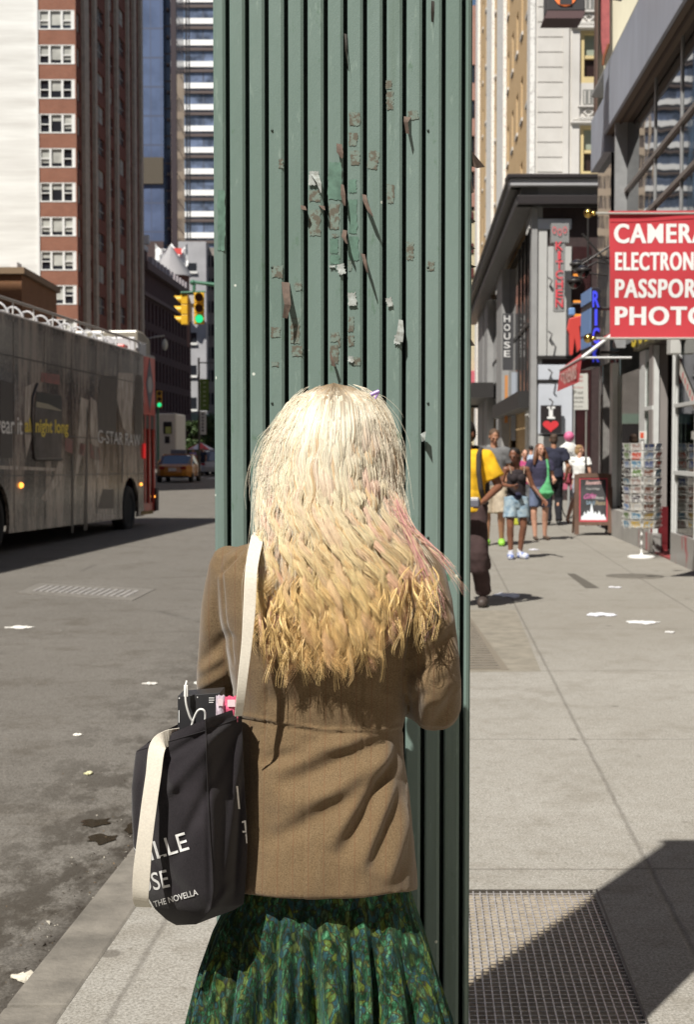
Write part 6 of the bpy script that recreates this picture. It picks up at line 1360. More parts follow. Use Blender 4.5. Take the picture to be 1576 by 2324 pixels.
m = MB(); m.box(P(1040, 925, 84).x, P(1110, 925, 84).x, 83.1, 84, P(0, 926, 83.5).z, P(0, 896, 83.5).z); m.build('board', PM('black_fascia', (.03, .028, .028), .5), lt_)
# poster I heart
ps = thing('poster', 'black poster with a white letter I above a red heart on the panelled wall', 'poster', tuple(P(1250, 990, 44.7)))
m = MB(); a_, b_ = P(1228, 984, 44.7), P(1275, 920, 44.7); m.box(a_.x, b_.x, 44.66, 44.74, a_.z, b_.z); m.build('board', PM('poster_black', (.02, .015, .017), .5), ps)
m = MB(); put_text(m, 'I', lambda a, b: P(1247+9*a, 949-24*b, 44.65), .03)
for v0, v1 in ((922.5, 927), (946, 950.5)): a_, b_ = P(1243, v1, 44.65), P(1261, v0, 44.65); m.quad(Vector((a_.x, 44.649, a_.z)), Vector((b_.x, 44.649, a_.z)), Vector((b_.x, 44.649, b_.z)), Vector((a_.x, 44.649, b_.z)))
m.build('letter', PM('poster_white', (.78, .78, .78), .5), ps)
m = MB(); hp = [(16*math.sin(t)**3, 13*math.cos(t)-5*math.cos(2*t)-2*math.cos(3*t)-math.cos(4*t)) for t in [6.2832*k/40 for k in range(40)]]; m.add([P(1251+x*1.12, 966-y*.92, 44.65) for x, y in hp], [tuple(range(40))]); m.build('heart', PM('heart_red', (.62, .04, .05), .5), ps)
# ---- near glass building with the slanting eave
nb = thing('glass_building', 'near glass fronted building with a grey metal eave and diagonal reflections', 'building', tuple(A0), ERZ)
def near_glass():
    g = NG('dark_reflective_glass', .03, 1.0); g.b.inputs['Base Color'].default_value = (.015, .018, .02, 1); n = g.noise(g.pos(), .5, 2); g.bump(n, .05, .12); return g.mat
NGL = near_glass(); ALU = PM('brushed_aluminium', (.48, .49, .50), .35, metal=.4, var=.15, vs=6); EAV = PM('blue_grey_metal', (.42, .45, .53), .45, var=.18, vs=1.5, stretch=(1, 1, .3)); SOF = PM('brown_soffit', (.16, .12, .09), .6)
aE = fa(1369); zE = fz(1369, 307)
zf2 = fz(1352, 735+50)
m = MB(); FA.box(m, fa(1576)-7, aE+.2, 3.55, zE+.1, -.33, -.27); FA.box(m, aE+.02, fa(1340), 3.3, 7.5, -.30, -.12); m.build('upper_glazing', NGL, nb)
m = MB(); FA.box(m, fa(1576)-7, aE, zE, zE+.12, -.35, -.02); m.build('soffit', SOF, nb)
m = MB(); FA.box(m, fa(1576)-7, aE, zE-.03, zE-.002, -.16, -.12); m.build('soffit_beam', PM('soffit_dark', (.06, .04, .03), .6), nb)
m = MB(); FA.box(m, fa(1576)-7, aE, zE+.0, 8.9, -.015, .04); FA.box(m, fa(1576)-7, aE, zE+.12, 8.88, -.4, -.02); m.build('eave_panel', EAV, nb, bevel=.01)
m = MB(); FA.box(m, aE+.01, fa(1339), 7.36, 8.44, -.4, .02); m.build('corner_panel', EAV, nb, bevel=.01)
for z in (fz(1396, 420), fz(1442, 470)):
    m = MB(); FA.box(m, fa(1576)-7, fa(1385), z-.035, z+.035, -.27, -.22); m.build('transom', PM('bronze_bar', (.22, .19, .17), .4, metal=.3), nb)
for u in (1362, 1385, 1445, 1500, 1560):
    m = MB(); a = fa(u); FA.box(m, a-.05, a+.05, 3.5, zE, -.27, -.25 if u != 1385 else -.05); m.build('mullion', ALU, nb)
m = MB(); FA.box(m, fa(1576)-7, fa(1340), 8.9, 8.95, -8, .03); m.build('roof', GRY, nb)
m = MB(); FA.box(m, fa(1342)-.05, fa(1338), 0, zE+.3, -6, -.2); m.build('side_wall', PM('side_grey', (.22, .21, .2), .7, var=.3), nb); m = MB(); FA.box(m, fa(1576)-7.1, fa(1576)-7, 0, zE+.9, -8, -.1); m.build('side_wall', PM('side_grey', (.22, .21, .2), .7, var=.3), nb)
m = MB(); FA.box(m, fa(1576)-7, fa(1340), 0, .01+.02, -6, -.25); m.build('shop_floor', PM('shop_floor', (.16, .14, .12), .5), nb)
# cream neighbour above with red flag
cr = thing('cream_wall_building', 'stained cream wall with a rusty bracket rising above the grey eave', 'building', (6.2, 30.5, 0))
m = MB(); x0 = P(1360, 200, 30.5).x; m.box(x0, x0+9, 30.5, 30.75, 8.0, 17); m.build('wall', PM('stained_cream', (.74, .70, .54), .85, col2=(.60, .56, .43), vs=1.6, stretch=(1, 1, .25), det=7), cr)
m = MB(); a_, b_ = P(1352, 260, 30.3), P(1357, 0, 30.3); m.box(a_.x, b_.x, 30.2, 30.5, a_.z, 16.5); m.build('dark_pipe', PM('pipe_brown', (.13, .08, .06), .7), cr)
fl = thing('red_banner', 'faded red narrow banner hanging on the cream wall at the top edge', 'banner', tuple(P(1375, 150, 30.4))); m = MB(); pts = [(1366, -200), (1386, -200), (1386, 95), (1379, 120), (1374, 138), (1369, 118), (1365, 60)]; m.prism([(P(u, v, 30.3).x, P(u, v, 30.3).z) for u, v in pts], lambda a, b, t: Vector((a, 30.35+t, b)), 0, .02); m.build('cloth', PM('faded_red', (.48, .13, .13), .8, var=.3), fl)
m = MB(); 
m.tube([P(1383, 100, 30.2), P(1372, 130, 30.2), P(1370, 148, 30.2)], .03, 6); m.build('rusty_bracket', PM('rust', (.20, .07, .03), .9), cr)
# hanging dark sign with an orange roundel, top edge
hs_ = thing('hanging_sign', 'dark box sign with an orange roundel cut off by the top of the picture', 'sign', tuple(P(1283, 45, 26)))
a_, b_ = P(1237, 45, 26), P(1322, -70, 26); xL, xR = a_.x, b_.x
m = MB(); m.box(P(1243, 0, 26).x, P(1330, 0, 26).x, 26, 26.5, P(0, 24, 26).z, P(0, -75, 26).z)
m.build('cabinet', PM('sign_charcoal2', (.06, .058, .062), .45), hs_, bevel=.02)
m = MB(); z0, z1 = P(0, 24, 26).z, P(0, 45, 26).z; xl, xr = P(1243, 0, 26).x, P(1330, 0, 26).x; xl2, xr2 = P(1236, 0, 26).x, P(1322, 0, 26).x
vs = [(xl, 26.0, z0), (xr, 26.0, z0), (xr, 26.5, z0), (xl, 26.5, z0), (xl2, 25.9, z1), (xr2, 25.9, z1), (xr2, 26.5, z1), (xl2, 26.5, z1)]; m.add(vs, [(0, 1, 5, 4), (1, 2, 6, 5), (2, 3, 7, 6), (3, 0, 4, 7), (4, 5, 6, 7)]); m.build('lower_tray', PM('sign_brown', (.05, .02, .022), .6), hs_)
q = P(1284, -12, 26); OR = PM('roundel_orange', (.80, .20, .06), .4, emis=(1, .25, .08), es=.25)
m = MB(); n = 40; ro, ri = 26/FPX*26, 15/FPX*26; V_ = [Vector((q.x+r*math.cos(6.2832*k/n), 25.985, q.z+r*math.sin(6.2832*k/n))) for r in (ro, ri) for k in range(n)]; m.add(V_, [(k, (k+1) % n, n+(k+1) % n, n+k) for k in range(n)]); m.build('roundel', OR, hs_)
m = MB(); m.box(q.x-.10, q.x+.12, 25.97, 25.98, q.z-.02-.16, q.z-.06, M=None); m.build('roundel_bar', PM('sign_charcoal2', (.06, .058, .062), .45), hs_)
m = MB(); m.tube([(xr, 26.25, z0+.4), (FA.p(fa(1355), 0).x, 26.6, z0+.4)], .05, 8); m.build('bracket_arm', DKM, hs_)
# ---- street level of the near building
WF = PM('white_shop_frame', (.62, .63, .62), .45, var=.1, vs=8); SGL = PM('shop_glass', (.02, .022, .02), .03, spec=.9, alpha=1.0)
def shopglass():
    g = NG('clear_shop_glass', .02, .8); out = g.N['Material Output']; tr = g.node('ShaderNodeBsdfTransparent'); tr.inputs[0].default_value = (.55, .62, .58, 1); gl = g.node('ShaderNodeBsdfGlossy'); gl.inputs['Roughness'].default_value = .02; fr = g.node('ShaderNodeFresnel'); fr.inputs[0].default_value = 1.52
    mx = g.node('ShaderNodeMixShader'); f = g.mth('ADD', g.mth('MULTIPLY', fr.outputs[0], 1.1), .10); g.L.new(f, mx.inputs[0]); g.L.new(tr.outputs[0], mx.inputs[1]); g.L.new(gl.outputs[0], mx.inputs[2]); g.L.new(mx.outputs[0], out.inputs[0]); return g.mat
CGL = shopglass()
m = MB(); aW0, aW1 = fa(1576)-7, fa(1529)
FA.box(m, aW0, aW1, .42, 3.2, -.08, -.05); m.build('shop_window', CGL, nb)
for (za, zb_) in ((fz(1529, 1218), fz(1529, 1210)), (fz(1529, 1077), fz(1529, 1068)), (fz(1529, 925), fz(1529, 917)), (3.12, 3.2)): m = MB(); FA.box(m, aW0, aW1, za, zb_, -.1, .0); m.build('window_rail', WF, nb)
for a in (fa(1528), fa(1521), fa(1572), fa(1572)-1.5): m = MB(); FA.box(m, a-.03, a+.03, .4, 3.2, -.09, -.03); m.build('window_post', WF, nb)
def kickm():
    return PM('stall_riser', (.26, .25, .24), .35, col2=(.30, .04, .05), vs=3.5, stretch=(1.5, 1.5, .5), lo=.55, hi=.62)
m = MB(); FA.box(m, aW0, aW1+.05, 0, .41, -.14, .02); m.build('stall_riser', kickm(), nb)
# recessed doorway and pillar
a2 = fa(1480)
GP = PM('pillar_grey_paint', (.27, .245, .235), .7, var=.08, vs=2)
pil = (FA.p(a2, 0).x, FA.p(a2, 0).y); xi = P(1516, 1000, pil[1]).x
m = MB(); m.prism([(pil[0], pil[1]), (xi, pil[1]), (xi+.03, pil[1]+.35), (pil[0]+.02, pil[1]+.35)], lambda a, b, t: Vector((a, b, t)), 0, 3.25); m.build('pillar', GP, nb)
m = MB(); m.prism([(pil[0]-.004, pil[1]-.006), (xi+.02, pil[1]-.006), (xi+.03, pil[1]+.3), (pil[0]-.004, pil[1]+.3)], lambda a, b, t: Vector((a, b, t)), 0, fz(1480, 1150)); m.build('pillar_base', PM('red_glossy_base', (.16, .025, .03), .2, coat=.6, var=.3, vs=4), nb)
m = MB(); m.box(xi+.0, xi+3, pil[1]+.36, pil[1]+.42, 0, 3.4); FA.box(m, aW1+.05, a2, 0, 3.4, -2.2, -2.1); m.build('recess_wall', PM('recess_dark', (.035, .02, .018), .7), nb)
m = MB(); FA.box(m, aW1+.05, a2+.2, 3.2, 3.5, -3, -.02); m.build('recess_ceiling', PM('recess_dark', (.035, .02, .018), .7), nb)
m = MB(); FA.box(m, aW1, a2, .004, .03, -2.0, .0); m.build('door_step', PM('red_step', (.30, .06, .06), .5), nb)
# green glass bay, then the wide reflecting shop window
a3, a4, a5 = fa(1458), fa(1445), fa(1391)
m = MB(); FA.box(m, a2+.02, a3, .55, 3.0, -.1, -.06); m.build('green_window', PM('green_glass', (.03, .09, .055), .06, spec=.9, var=.5, vs=2), nb)
m = MB(); FA.box(m, a4, a5, .55, 2.95, -.12, -.08); m.build('shop_window', CGL, nb)
for (aa, ab, t0) in ((a2-.03, a2+.05, .02), (a3, a4, .0), (a5, fa(1385), .05)): m = MB(); FA.box(m, aa, ab, .3, 3.2, -.10, t0-.04); m.build('window_post', WF, nb)
m = MB(); FA.box(m, a2, a3, fz(1470, 931), fz(1470, 922), -.1, .0); m.build('window_rail', WF, nb)
m = MB(); FA.box(m, a2+.02, fa(1391), 0, .5, -.14, .03); m.build('stall_riser', PM('grey_riser', (.34, .33, .31), .7, var=.2, vs=3), nb)
m = MB(); FA.box(m, a2-.4, a3+.05, .02, .3, -.1, .036); m.build('riser_stripes', kickm(), nb)
# inside displays
for (a0_, a1_, z0, z1, mt) in ((a4, a5, fz(1420, 905), fz(1420, 868), PM('yellow_display', (.72, .62, .03), .5, emis=(.9, .8, .05), es=.25)), (a4, a5, .5, 1.7, PM('stock_brown', (.12, .07, .04), .7, col2=(.30, .24, .18), vs=9, stretch=(2, 2, 1), lo=.5, hi=.6)), (a4+.2, a5-.3, 1.95, 2.9, PM('peach_wall', (.36, .24, .18), .8, col2=(.08, .06, .05), vs=3, lo=.5, hi=.58)), (aW0, aW1-.3, .5, 2.9, PM('stock_green', (.06, .08, .05), .7, col2=(.12, .10, .07), vs=5))):
    m = MB(); FA.box(m, a0_, a1_, z0, z1, -.9, -.8); m.build('display', mt, nb)
m = MB(); FA.box(m, a5, fa(1345), .0, 3.0, -.5, -.45); m.build('shop_doorway', PM('doorway_dark', (.05, .035, .03), .4, col2=(.16, .12, .11), vs=3, lo=.5, hi=.7), nb)
for u, r_ in ((1378, .055), (1388, .045), (1352, .03)):
    m = MB(); q = FA.p(fa(u), 0, -.12); m.tube([(q.x, q.y, 0), (q.x, q.y, 3.3)], r_, 12); m.build('chrome_pole', PM('chrome_pole', (.55, .56, .57), .18, metal=.9), nb)
m = MB(); a_ = fa(1366); FA.box(m, a_-.25, a_+.35, 1.0, 2.6, -.5, -.42); m.build('glass_door', PM('door_sheen', (.30, .31, .31), .2, metal=.5, col2=(.1, .1, .1), vs=2), nb)
# yellow letter fascia
m = MB(); zf0_, zf1_ = fz(1443, 826), fz(1443, 778); FA.box(m, fa(1526)-.1, fa(1443), 3.22, 3.62, -.05, .05); m.build('fascia', PM('fascia_dark', (.10, .09, .05), .5), nb)
yl = thing('shop_sign', 'yellow raised letters on the fascia below the red camera banner', 'sign', tuple(FA.p(fa(1480), 3.3, .1)))
for i, ch in enumerate('SODOH'):
    m = MB(); aA = lerp(fa(1443), fa(1526), i/5+.02); aB = lerp(fa(1443), fa(1526), (i+.85)/5); put_text(m, ch, lambda a, b: FA.p(lerp(aA, aB, a), lerp(3.27, 3.60, b), .09), .05); m.build('letter', PM('letter_yellow', (.62, .47, .03), .35, emis=(.8, .6, .05), es=.1), yl)
m = MB(); q = P(1530, 790, 19.9); m.box(q.x-.05, q.x+.10, 19.85, 20.1, q.z-.08, q.z+.13); tag(m.build('meter_box', PM('box_grey', (.50, .50, .48), .5), bevel=.01), 'small pale grey box at the end of the yellow letters', 'electrical box')
# white diagonal strip hanging in the window
m = MB(); a_, b_ = FA.p(fa(1534), fz(1534, 815), -.04), FA.p(fa(1580), fz(1580, 925), -.04); dz = Vector((0, 0, .20)); m.add([a_, b_, b_-dz, a_-dz], [(0, 1, 2, 3)]); ds = thing('window_strip', 'white strip with small red print taped diagonally inside the shop window', 'poster', tuple(a_)); m.build('paper', PM('strip_white', (.58, .56, .52), .6), ds)
m = MB()
for k in range(6): q = a_.lerp(b_, .2+.12*k)-dz*.5; m.quad(q+Vector((-.008, -.06, -.03)), q+Vector((-.008, .02, -.05)), q+Vector((-.008, .02, .03)), q+Vector((-.008, -.06, .05)))
m.build('red_print', PM('print_red', (.6, .2, .2), .6), ds)
# ---- red camera shop banner
YBn = 16.0
bnn = thing('shop_banner', 'red projecting banner with white capitals reading camera, electronics, passport, photo', 'banner', tuple(P(1500, 770, YBn)))
BRED = PM('banner_cloth_red', (.56, .042, .058), .75, var=.12, vs=2, bump=.1, bs=200); BWH = PM('banner_letter', (.80, .80, .80), .6)
x0, x1 = P(1384, 600, YBn).x, FA.p(fa(1576)-2.9, 0).x-.1; zt, zb_ = P(1384, 478, YBn).z, P(1384, 770, YBn).z
m = MB(); NX, NZ = 24, 20; V_ = []
def bw(x, z): return YBn+.012*math.sin(3.2*(x-x0)+.8*(z-zb_))+.01*math.sin(6*(z-zb_))
for s in (0, .006):
    for i in range(NX+1):
        for j in range(NZ+1): x = lerp(x0, x1, i/NX); z = lerp(zb_, zt, j/NZ); V_.append((x+.018*(1-j/NZ)*(1-i/NX), bw(x, z)+s, z))
N1 = (NX+1)*(NZ+1); q_ = [(i*(NZ+1)+j, i*(NZ+1)+j+1, (i+1)*(NZ+1)+j+1, (i+1)*(NZ+1)+j) for i in range(NX) for j in range(NZ)]
m.add(V_[:N1], q_, 0, True); m.add(V_[N1:], q_, 0, True); m.build('cloth', BRED, bnn)
for word, u0, u1, v0, v1, bo in (('CAMERAS', 1394, 1632, 507, 552, .018), ('ELECTRONICS', 1396, 1629, 572, 614, .015), ('PASSPORT', 1396, 1608, 633, 676, .018), ('PHOTOS', 1396, 1640, 695, 738, .022)):
    m = MB(); aa, bb = P(u0+2.5, v1, YBn), P(u1, v0, YBn)
    for q_, dx_ in enumerate((-.006, 0, .006)): put_text(m, word, lambda a, b: Vector((lerp(aa.x, bb.x, a)+dx_, bw(lerp(aa.x, bb.x, a), lerp(aa.z, bb.z, b))-.003-.0004*q_, lerp(aa.z, bb.z, b))), bo, spacing=1.13)
    m.build('lettering', BWH, bnn)
m = MB(); m.tube([(x0-.02, YBn-.002, zt-.02), (x1, YBn-.002, zt-.02)], .004, 6); m.tube([(x0, YBn-.003, P(0, 496, YBn).z), (x1, YBn-.003, P(0, 496, YBn).z)], .0025, 6); m.build('seam', PM('seam_red', (.40, .03, .04), .8), bnn)
BRS = PM('brass', (.62, .42, .12), .22, metal=1.0)
for v, nm in ((484, 'upper'), (768, 'lower')):
    q = P(1336, v, YBn); m = MB(); m.tube([(q.x, YBn+.003, q.z), (x1+.35, YBn+.003, q.z)], .014, 10); rd = m.build('rod', PM('rod_pale', (.55, .54, .50), .35, metal=.5), bnn)
    m = MB(); m.sphere((q.x, YBn, q.z), .052, 20); m.lathe([(.02, 0), (.028, .02), (.02, .04)], 12, M=Matrix.Translation((q.x+.045, YBn, q.z)) @ Matrix.Rotation(math.pi/2, 4, 'Y')); m.build('finial', BRS, rd)
m = MB()
for (u0, v0, u1, v1) in ((1322, 600, 1384, 560), (1322, 530, 1384, 600), (1336, 490, 1336, 600)): m.tube([P(u0, v0, 26), P(u1, v1, 26)], .02, 6)
m.build('stay_wires', DKM, nb)
# ---- red awning
aw = thing('awning', 'small sloping red awning with a pale frame and printed valance', 'awning', tuple(P(1320, 860, 27)))
yn, yf = 24.6, 28.4; xw = lambda y: 4.57+.0486*(y-18.75); xo_n, xo_f = P(1336, 830, yn).x, P(1272, 825, yf).x; zhi = P(1388, 736, 25).z; zlo = P(1326, 812, yn).z; xo_n = P(1322, 812, yn).x; 
zlo_f = zlo
RAW = PM('awning_red', (.42, .05, .055), .8, var=.2, vs=4)
def awp(x, y, z): return Vector((x, y, z))
m = MB(); m.quad(awp(xw(yn), yn, zhi), awp(xw(yf), yf, zhi), awp(xo_f, yf, zlo_f), awp(xo_n, yn, zlo)); m.quad(awp(xw(yn), yn, zhi+.01), awp(xw(yf), yf, zhi+.01), awp(xo_f, yf, zlo_f+.01), awp(xo_n, yn, zlo+.01)); m.build('canopy', RAW, aw)
m = MB(); vz = .42; pts = []
m.quad(awp(xo_n, yn, zlo), awp(xo_f, yf, zlo_f), awp(xo_f-.05, yf, zlo_f-vz), awp(xo_n-.05, yn, zlo-vz)); m.build('valance', PM('valance_red', (.45, .055, .06), .8), aw)
m = MB(); put_text(m, 'SOUVENIRS', lambda a, b: awp(lerp(xo_f, xo_n, a)-.04-.01*(1-b), lerp(yf-.4, yn+.3, a), zlo-vz*.82+vz*.64*b), .03); m.build('lettering', PM('valance_print', (.60, .42, .38), .8), aw)
m = MB(); m.tube([awp(xw(yn), yn-.02, zhi), awp(xo_n, yn-.02, zlo)], .032, 8); m.tube([awp(xo_n, yn-.02, zlo), awp(xw(yn)+.05, yn-.02, zlo)], .02, 8); m.tube([awp(xo_n, yn, zlo), awp(xo_f, yf, zlo)], .02, 8); m.build('frame', PM('frame_white', (.66, .66, .66), .4), aw)
# ---- black sphere lamps
for (u, v, Y, lab) in ((1305, 641, 28, 'lower left of the three black globe lamps above the awning'), (1325, 616, 27.6, 'right-hand of the three black globe lamps above the awning'), (1312, 603, 28.4, 'uppermost of the three black globe lamps above the awning')):
    q = P(u, v, Y); l_ = thing('globe_lamp', lab, 'lamp', tuple(q), group='black globe lamps above the awning'); m = MB(); m.sphere(q, .125, 20); m.build('globe', PM('black_gloss', (.015, .013, .015), .08, coat=1.0), l_)
    m = MB(); m.lathe([(.15, -.03), (.16, 0), (.15, .02), (.04, .05)], 20, tuple(q+Vector((0, 0, .03)))); m.tube([q+Vector((0, 0, .05)), q+Vector((.25, 0, .18)), q+Vector((.65, 0.1, .15))], .018, 8); m.build('bracket', DKM, l_)
# ---- blue vertical blade sign
bb_ = thing('blade_sign', 'dark vertical box sign with bright blue letters left of the camera banner', 'sign', tuple(P(1345, 830, 25.2)))
xa, xb = P(1344, 700, 25.2).x, P(1364, 700, 25.2).x; z0, z1 = P(0, 832, 25.2).z, P(0, 652, 25.2).z
m = MB(); m.box(xa, xb, 25.2, 26.3, z0, z1); m.build('cabinet', PM('cabinet_black', (.025, .022, .03), .4), bb_, bevel=.01)
m = MB()
for v0, v1 in ((660, 690), (705, 760), (764, 790), (806, 816)):
    m.box(xa-.014, xa-.002, 25.22, 26.28, P(0, v1, 25.7).z, P(0, v0, 25.7).z)
m.build('side_panel', PM('pale_blue_panel', (.16, .28, .55), .4), bb_)
stack('RICK', 1346, 1362, 660, 826, 25.17, PM('letter_blue', (.05, .06, .62), .3, emis=(.06, .08, .9), es=.35), bb_, .03, .10)
for v_ in (700, 800): m = MB(); m.tube([P(1364, v_, 25.7), Vector((xw(25.7), 25.7, P(0, v_, 25.7).z))], .03, 8); m.build('bracket_arm', DKM, bb_)
# ---- red sculpted sign behind it
rs_ = thing('red_sign', 'red carved arrow-like sign with a blue cap hanging beside the blue letters', 'sign', tuple(P(1305, 790, 34)))
pts = [(1294, 722), (1318, 716), (1326, 722), (1324, 738), (1317, 742), (1321, 790), (1312, 800), (1306, 770), (1302, 806), (1295, 806), (1294, 760), (1289, 748)]
m = MB(); m.prism([(P(u, v, 34).x, P(u, v, 34).z) for u, v in pts], lambda a, b, t: Vector((a, 34+t, b)), 0, .18); m.build('figure', PM('sign_red_gloss', (.60, .07, .06), .4), rs_, bevel=.02)
m = MB(); a_, b_ = P(1293, 716, 34), P(1307, 698, 34); m.box(a_.x, b_.x, 34, 34.2, a_.z, b_.z); m.build('cap', PM('cap_blue', (.18, .32, .6), .4), rs_, bevel=.03)
m = MB(); m.tube([P(1300, 698, 34.1), P(1300, 690, 34.1), P(1345, 688, 34.1), P(1392, 688, 34.1)], .03, 8); m.build('hanger', DKM, rs_)
# ---- parking sign
pk = thing('parking_sign', 'tall white parking sign with red and dark print on a thin post beside the shops', 'sign', (P(1334, 1100, 29.5).x, 29.5, 0))
m = MB(); a_, b_ = P(1303, 930, 29.5), P(1336, 848, 29.5); c4 = [(a_.x+.012, a_.z), (b_.x+.01, a_.z), (b_.x-.005, b_.z), (a_.x-.008, b_.z)]; m.prism(c4, lambda a, b, t: Vector((a, 29.5+t, b)), 0, .006); m.build('plate', PM('sign_white', (.56, .56, .53), .5), pk, bevel=.002)
REDP = PM('sign_red_print', (.50, .10, .10), .5); DKP = PM('sign_dark_print', (.12, .12, .11), .5)
def psrow(words, v0, v1, u0, u1, mt):
    m = MB(); put_text(m, words, lambda a, b: Vector((P(lerp(u0, u1, a), 0, 29.495).x, 29.494, P(0, lerp(v1, v0, b), 29.495).z)), .0); m.build('print', mt, pk)
psrow('NO STANDING', 852, 858, 1308, 1330, REDP); psrow('7AM-7PM', 862, 867, 1308, 1330, REDP); psrow('MON THRU FRI', 878, 881, 1307, 1331, REDP); psrow('P', 886, 896, 1309, 1315, DKP); psrow('1 HOUR', 888, 894, 1317, 1331, DKP); psrow('PARKING', 900, 905, 1308, 1332, DKP); psrow('8AM-7PM', 910, 914, 1308, 1332, DKP); psrow('MUNI', 921, 924, 1311, 1330, DKP)
m = MB(); m.tube([(P(1333, 900, 29.5).x, 29.54, 0), (P(1333, 900, 29.5).x, 29.54, P(0, 846, 29.5).z)], .022, 8); m.build('post', PM('galvanised', (.30, .29, .27), .5, metal=.4), pk)
# ---- sandwich board
sb = thing('sandwich_board', 'wooden A-frame chalkboard with red border and white chalk skyline', 'sandwich board', tuple(G(1348, 1208)))
Y0 = 26.3; sl = .24
WOOD = PM('board_wood', (.13, .07, .045), .6, var=.4, vs=12, stretch=(1, 1, .2)); CHK = PM('chalkboard', (.022, .020, .022), .6, col2=(.05, .05, .055), vs=4)
def sbp(u, v, t=0.0):
    z = P(u, v, Y0).z; y = Y0+(z/1.12)*sl; q = P(u, v, y); return Vector((q.x, y-t, q.z))
def sbar(u0, v0, u1, v1, t0, t1, mt, nm, par=None): m = MB(); m.add([sbp(u0, v0, t0), sbp(u1, v0, t0), sbp(u1, v1, t0), sbp(u0, v1, t0), sbp(u0, v0, t1), sbp(u1, v0, t1), sbp(u1, v1, t1), sbp(u0, v1, t1)], [(0, 1, 2, 3), (4, 5, 6, 7), (0, 1, 5, 4), (1, 2, 6, 5), (2, 3, 7, 6), (3, 0, 4, 7)]); return m.build(nm, mt, par or sb)
sbar(1305, 1076, 1315, 1213, -.03, .02, WOOD, 'leg'); sbar(1381, 1076, 1391, 1209, -.03, .02, WOOD, 'leg'); sbar(1315, 1074, 1381, 1084, -.03, .018, WOOD, 'top_rail'); sbar(1315, 1184, 1381, 1192, -.03, .018, WOOD, 'bottom_rail')
ckb = sbar(1315, 1084, 1381, 1184, -.02, .0, CHK, 'chalkboard'); RB = PM('red_border', (.48, .05, .07), .6)
for a in ((1316, 1085, 1318.5, 1183), (1377.5, 1085, 1380, 1183), (1318, 1085, 1378, 1087.5), (1316, 1180, 1380, 1184)): sbar(*a, .001, .004, RB, 'border', ckb)
def sbtext(w_, u0, u1, v0, v1, mt, sk=0, bo=0): m = MB(); put_text(m, w_, lambda a, b: sbp(lerp(u0, u1, a)+sk*b, lerp(v1, v0, b)-sk*.5*a, .003), bo); m.build('chalk_writing', mt, ckb)
CP, CW, CV = PM('chalk_pink', (.62, .40, .38), .9), PM('chalk_white', (.55, .56, .54), .9), PM('chalk_violet', (.45, .12, .28), .9)
sbtext('Souvenirs', 1330, 1366, 1091, 1100, CP, 2, .02); sbtext('Caps & Bags', 1332, 1362, 1107, 1112, CW); sbtext('Gifts', 1324, 1352, 1121, 1133, CV, 5, .02); sbtext('T-Shirts', 1344, 1372, 1126, 1133, CW); sbtext('SALE', 1332, 1352, 1137, 1145, PM('chalk_blue', (.3, .42, .52), .9)); sbtext('Photos', 1352, 1374, 1137, 1147, PM('chalk_tan', (.45, .36, .22), .9), 2)
m = MB(); sky_ = [(1320, 1181), (1320, 1172), (1325, 1170), (1328, 1160), (1332, 1168), (1335, 1158), (1340, 1163), (1342, 1150), (1344, 1141), (1346, 1150), (1349, 1166), (1353, 1160), (1357, 1168), (1361, 1158), (1366, 1170), (1371, 1166), (1376, 1175), (1377, 1181)]; m.add([sbp(u, v, .003) for u, v in sky_], [tuple(range(len(sky_)))]); m.build('chalk_skyline', PM('chalk_skyline', (.66, .70, .74), .9), ckb)
m = MB()
for u in (1309, 1386): a_ = sbp(u, 1078); m.tube([a_+Vector((0, .02, 0)), Vector((a_.x, Y0+2*sl+.12, .02))], .02, 6)
a_, b_ = sbp(1309, 1078), sbp(1386, 1078); m.add([a_+Vector((0, .03, 0)), b_+Vector((0, .03, 0)), Vector((b_.x, Y0+2*sl+.06, .2)), Vector((a_.x, Y0+2*sl+.06, .2))], [(0, 1, 2, 3)]); m.build('rear_panel', WOOD, sb)
# ---- postcard rack
rk = thing('postcard_rack', 'white wire carousel packed with postcards in front of the shop pillar', 'display rack', (P(1462, 1262, 20.9).x-.03, 20.9, 0)); RX, RY = rk.location.x, 20.9
WIR = PM('white_wire', (.74, .74, .72), .4)
m = MB(); m.lathe([(.20, 0), (.205, .02), (.17, .035), (.03, .045), (.02, .07)], 28, (RX, RY, .0)); m.build('base', WIR, rk)
m = MB(); m.tube([(RX, RY, .03), (RX, RY, 1.80)], .018, 10); m.build('column', WIR, rk)
rc = random.Random(9); CC = [(.30, .22, .20), (.08, .12, .30), (.45, .07, .04), (.12, .20, .07), (.55, .38, .10), (.05, .04, .05), (.16, .24, .42), (.45, .42, .38), (.20, .08, .05), (.10, .22, .34)]
CMAT = [PM('card_%s' % 'abcdefghij'[i], c, .35, col2=tuple(min(.8, 1.0-q) * .75 for q in c), vs=26, det=3, lo=.56, hi=.60) for i, c in enumerate(CC)]
mw = MB(); nr, ncol = 10, 9
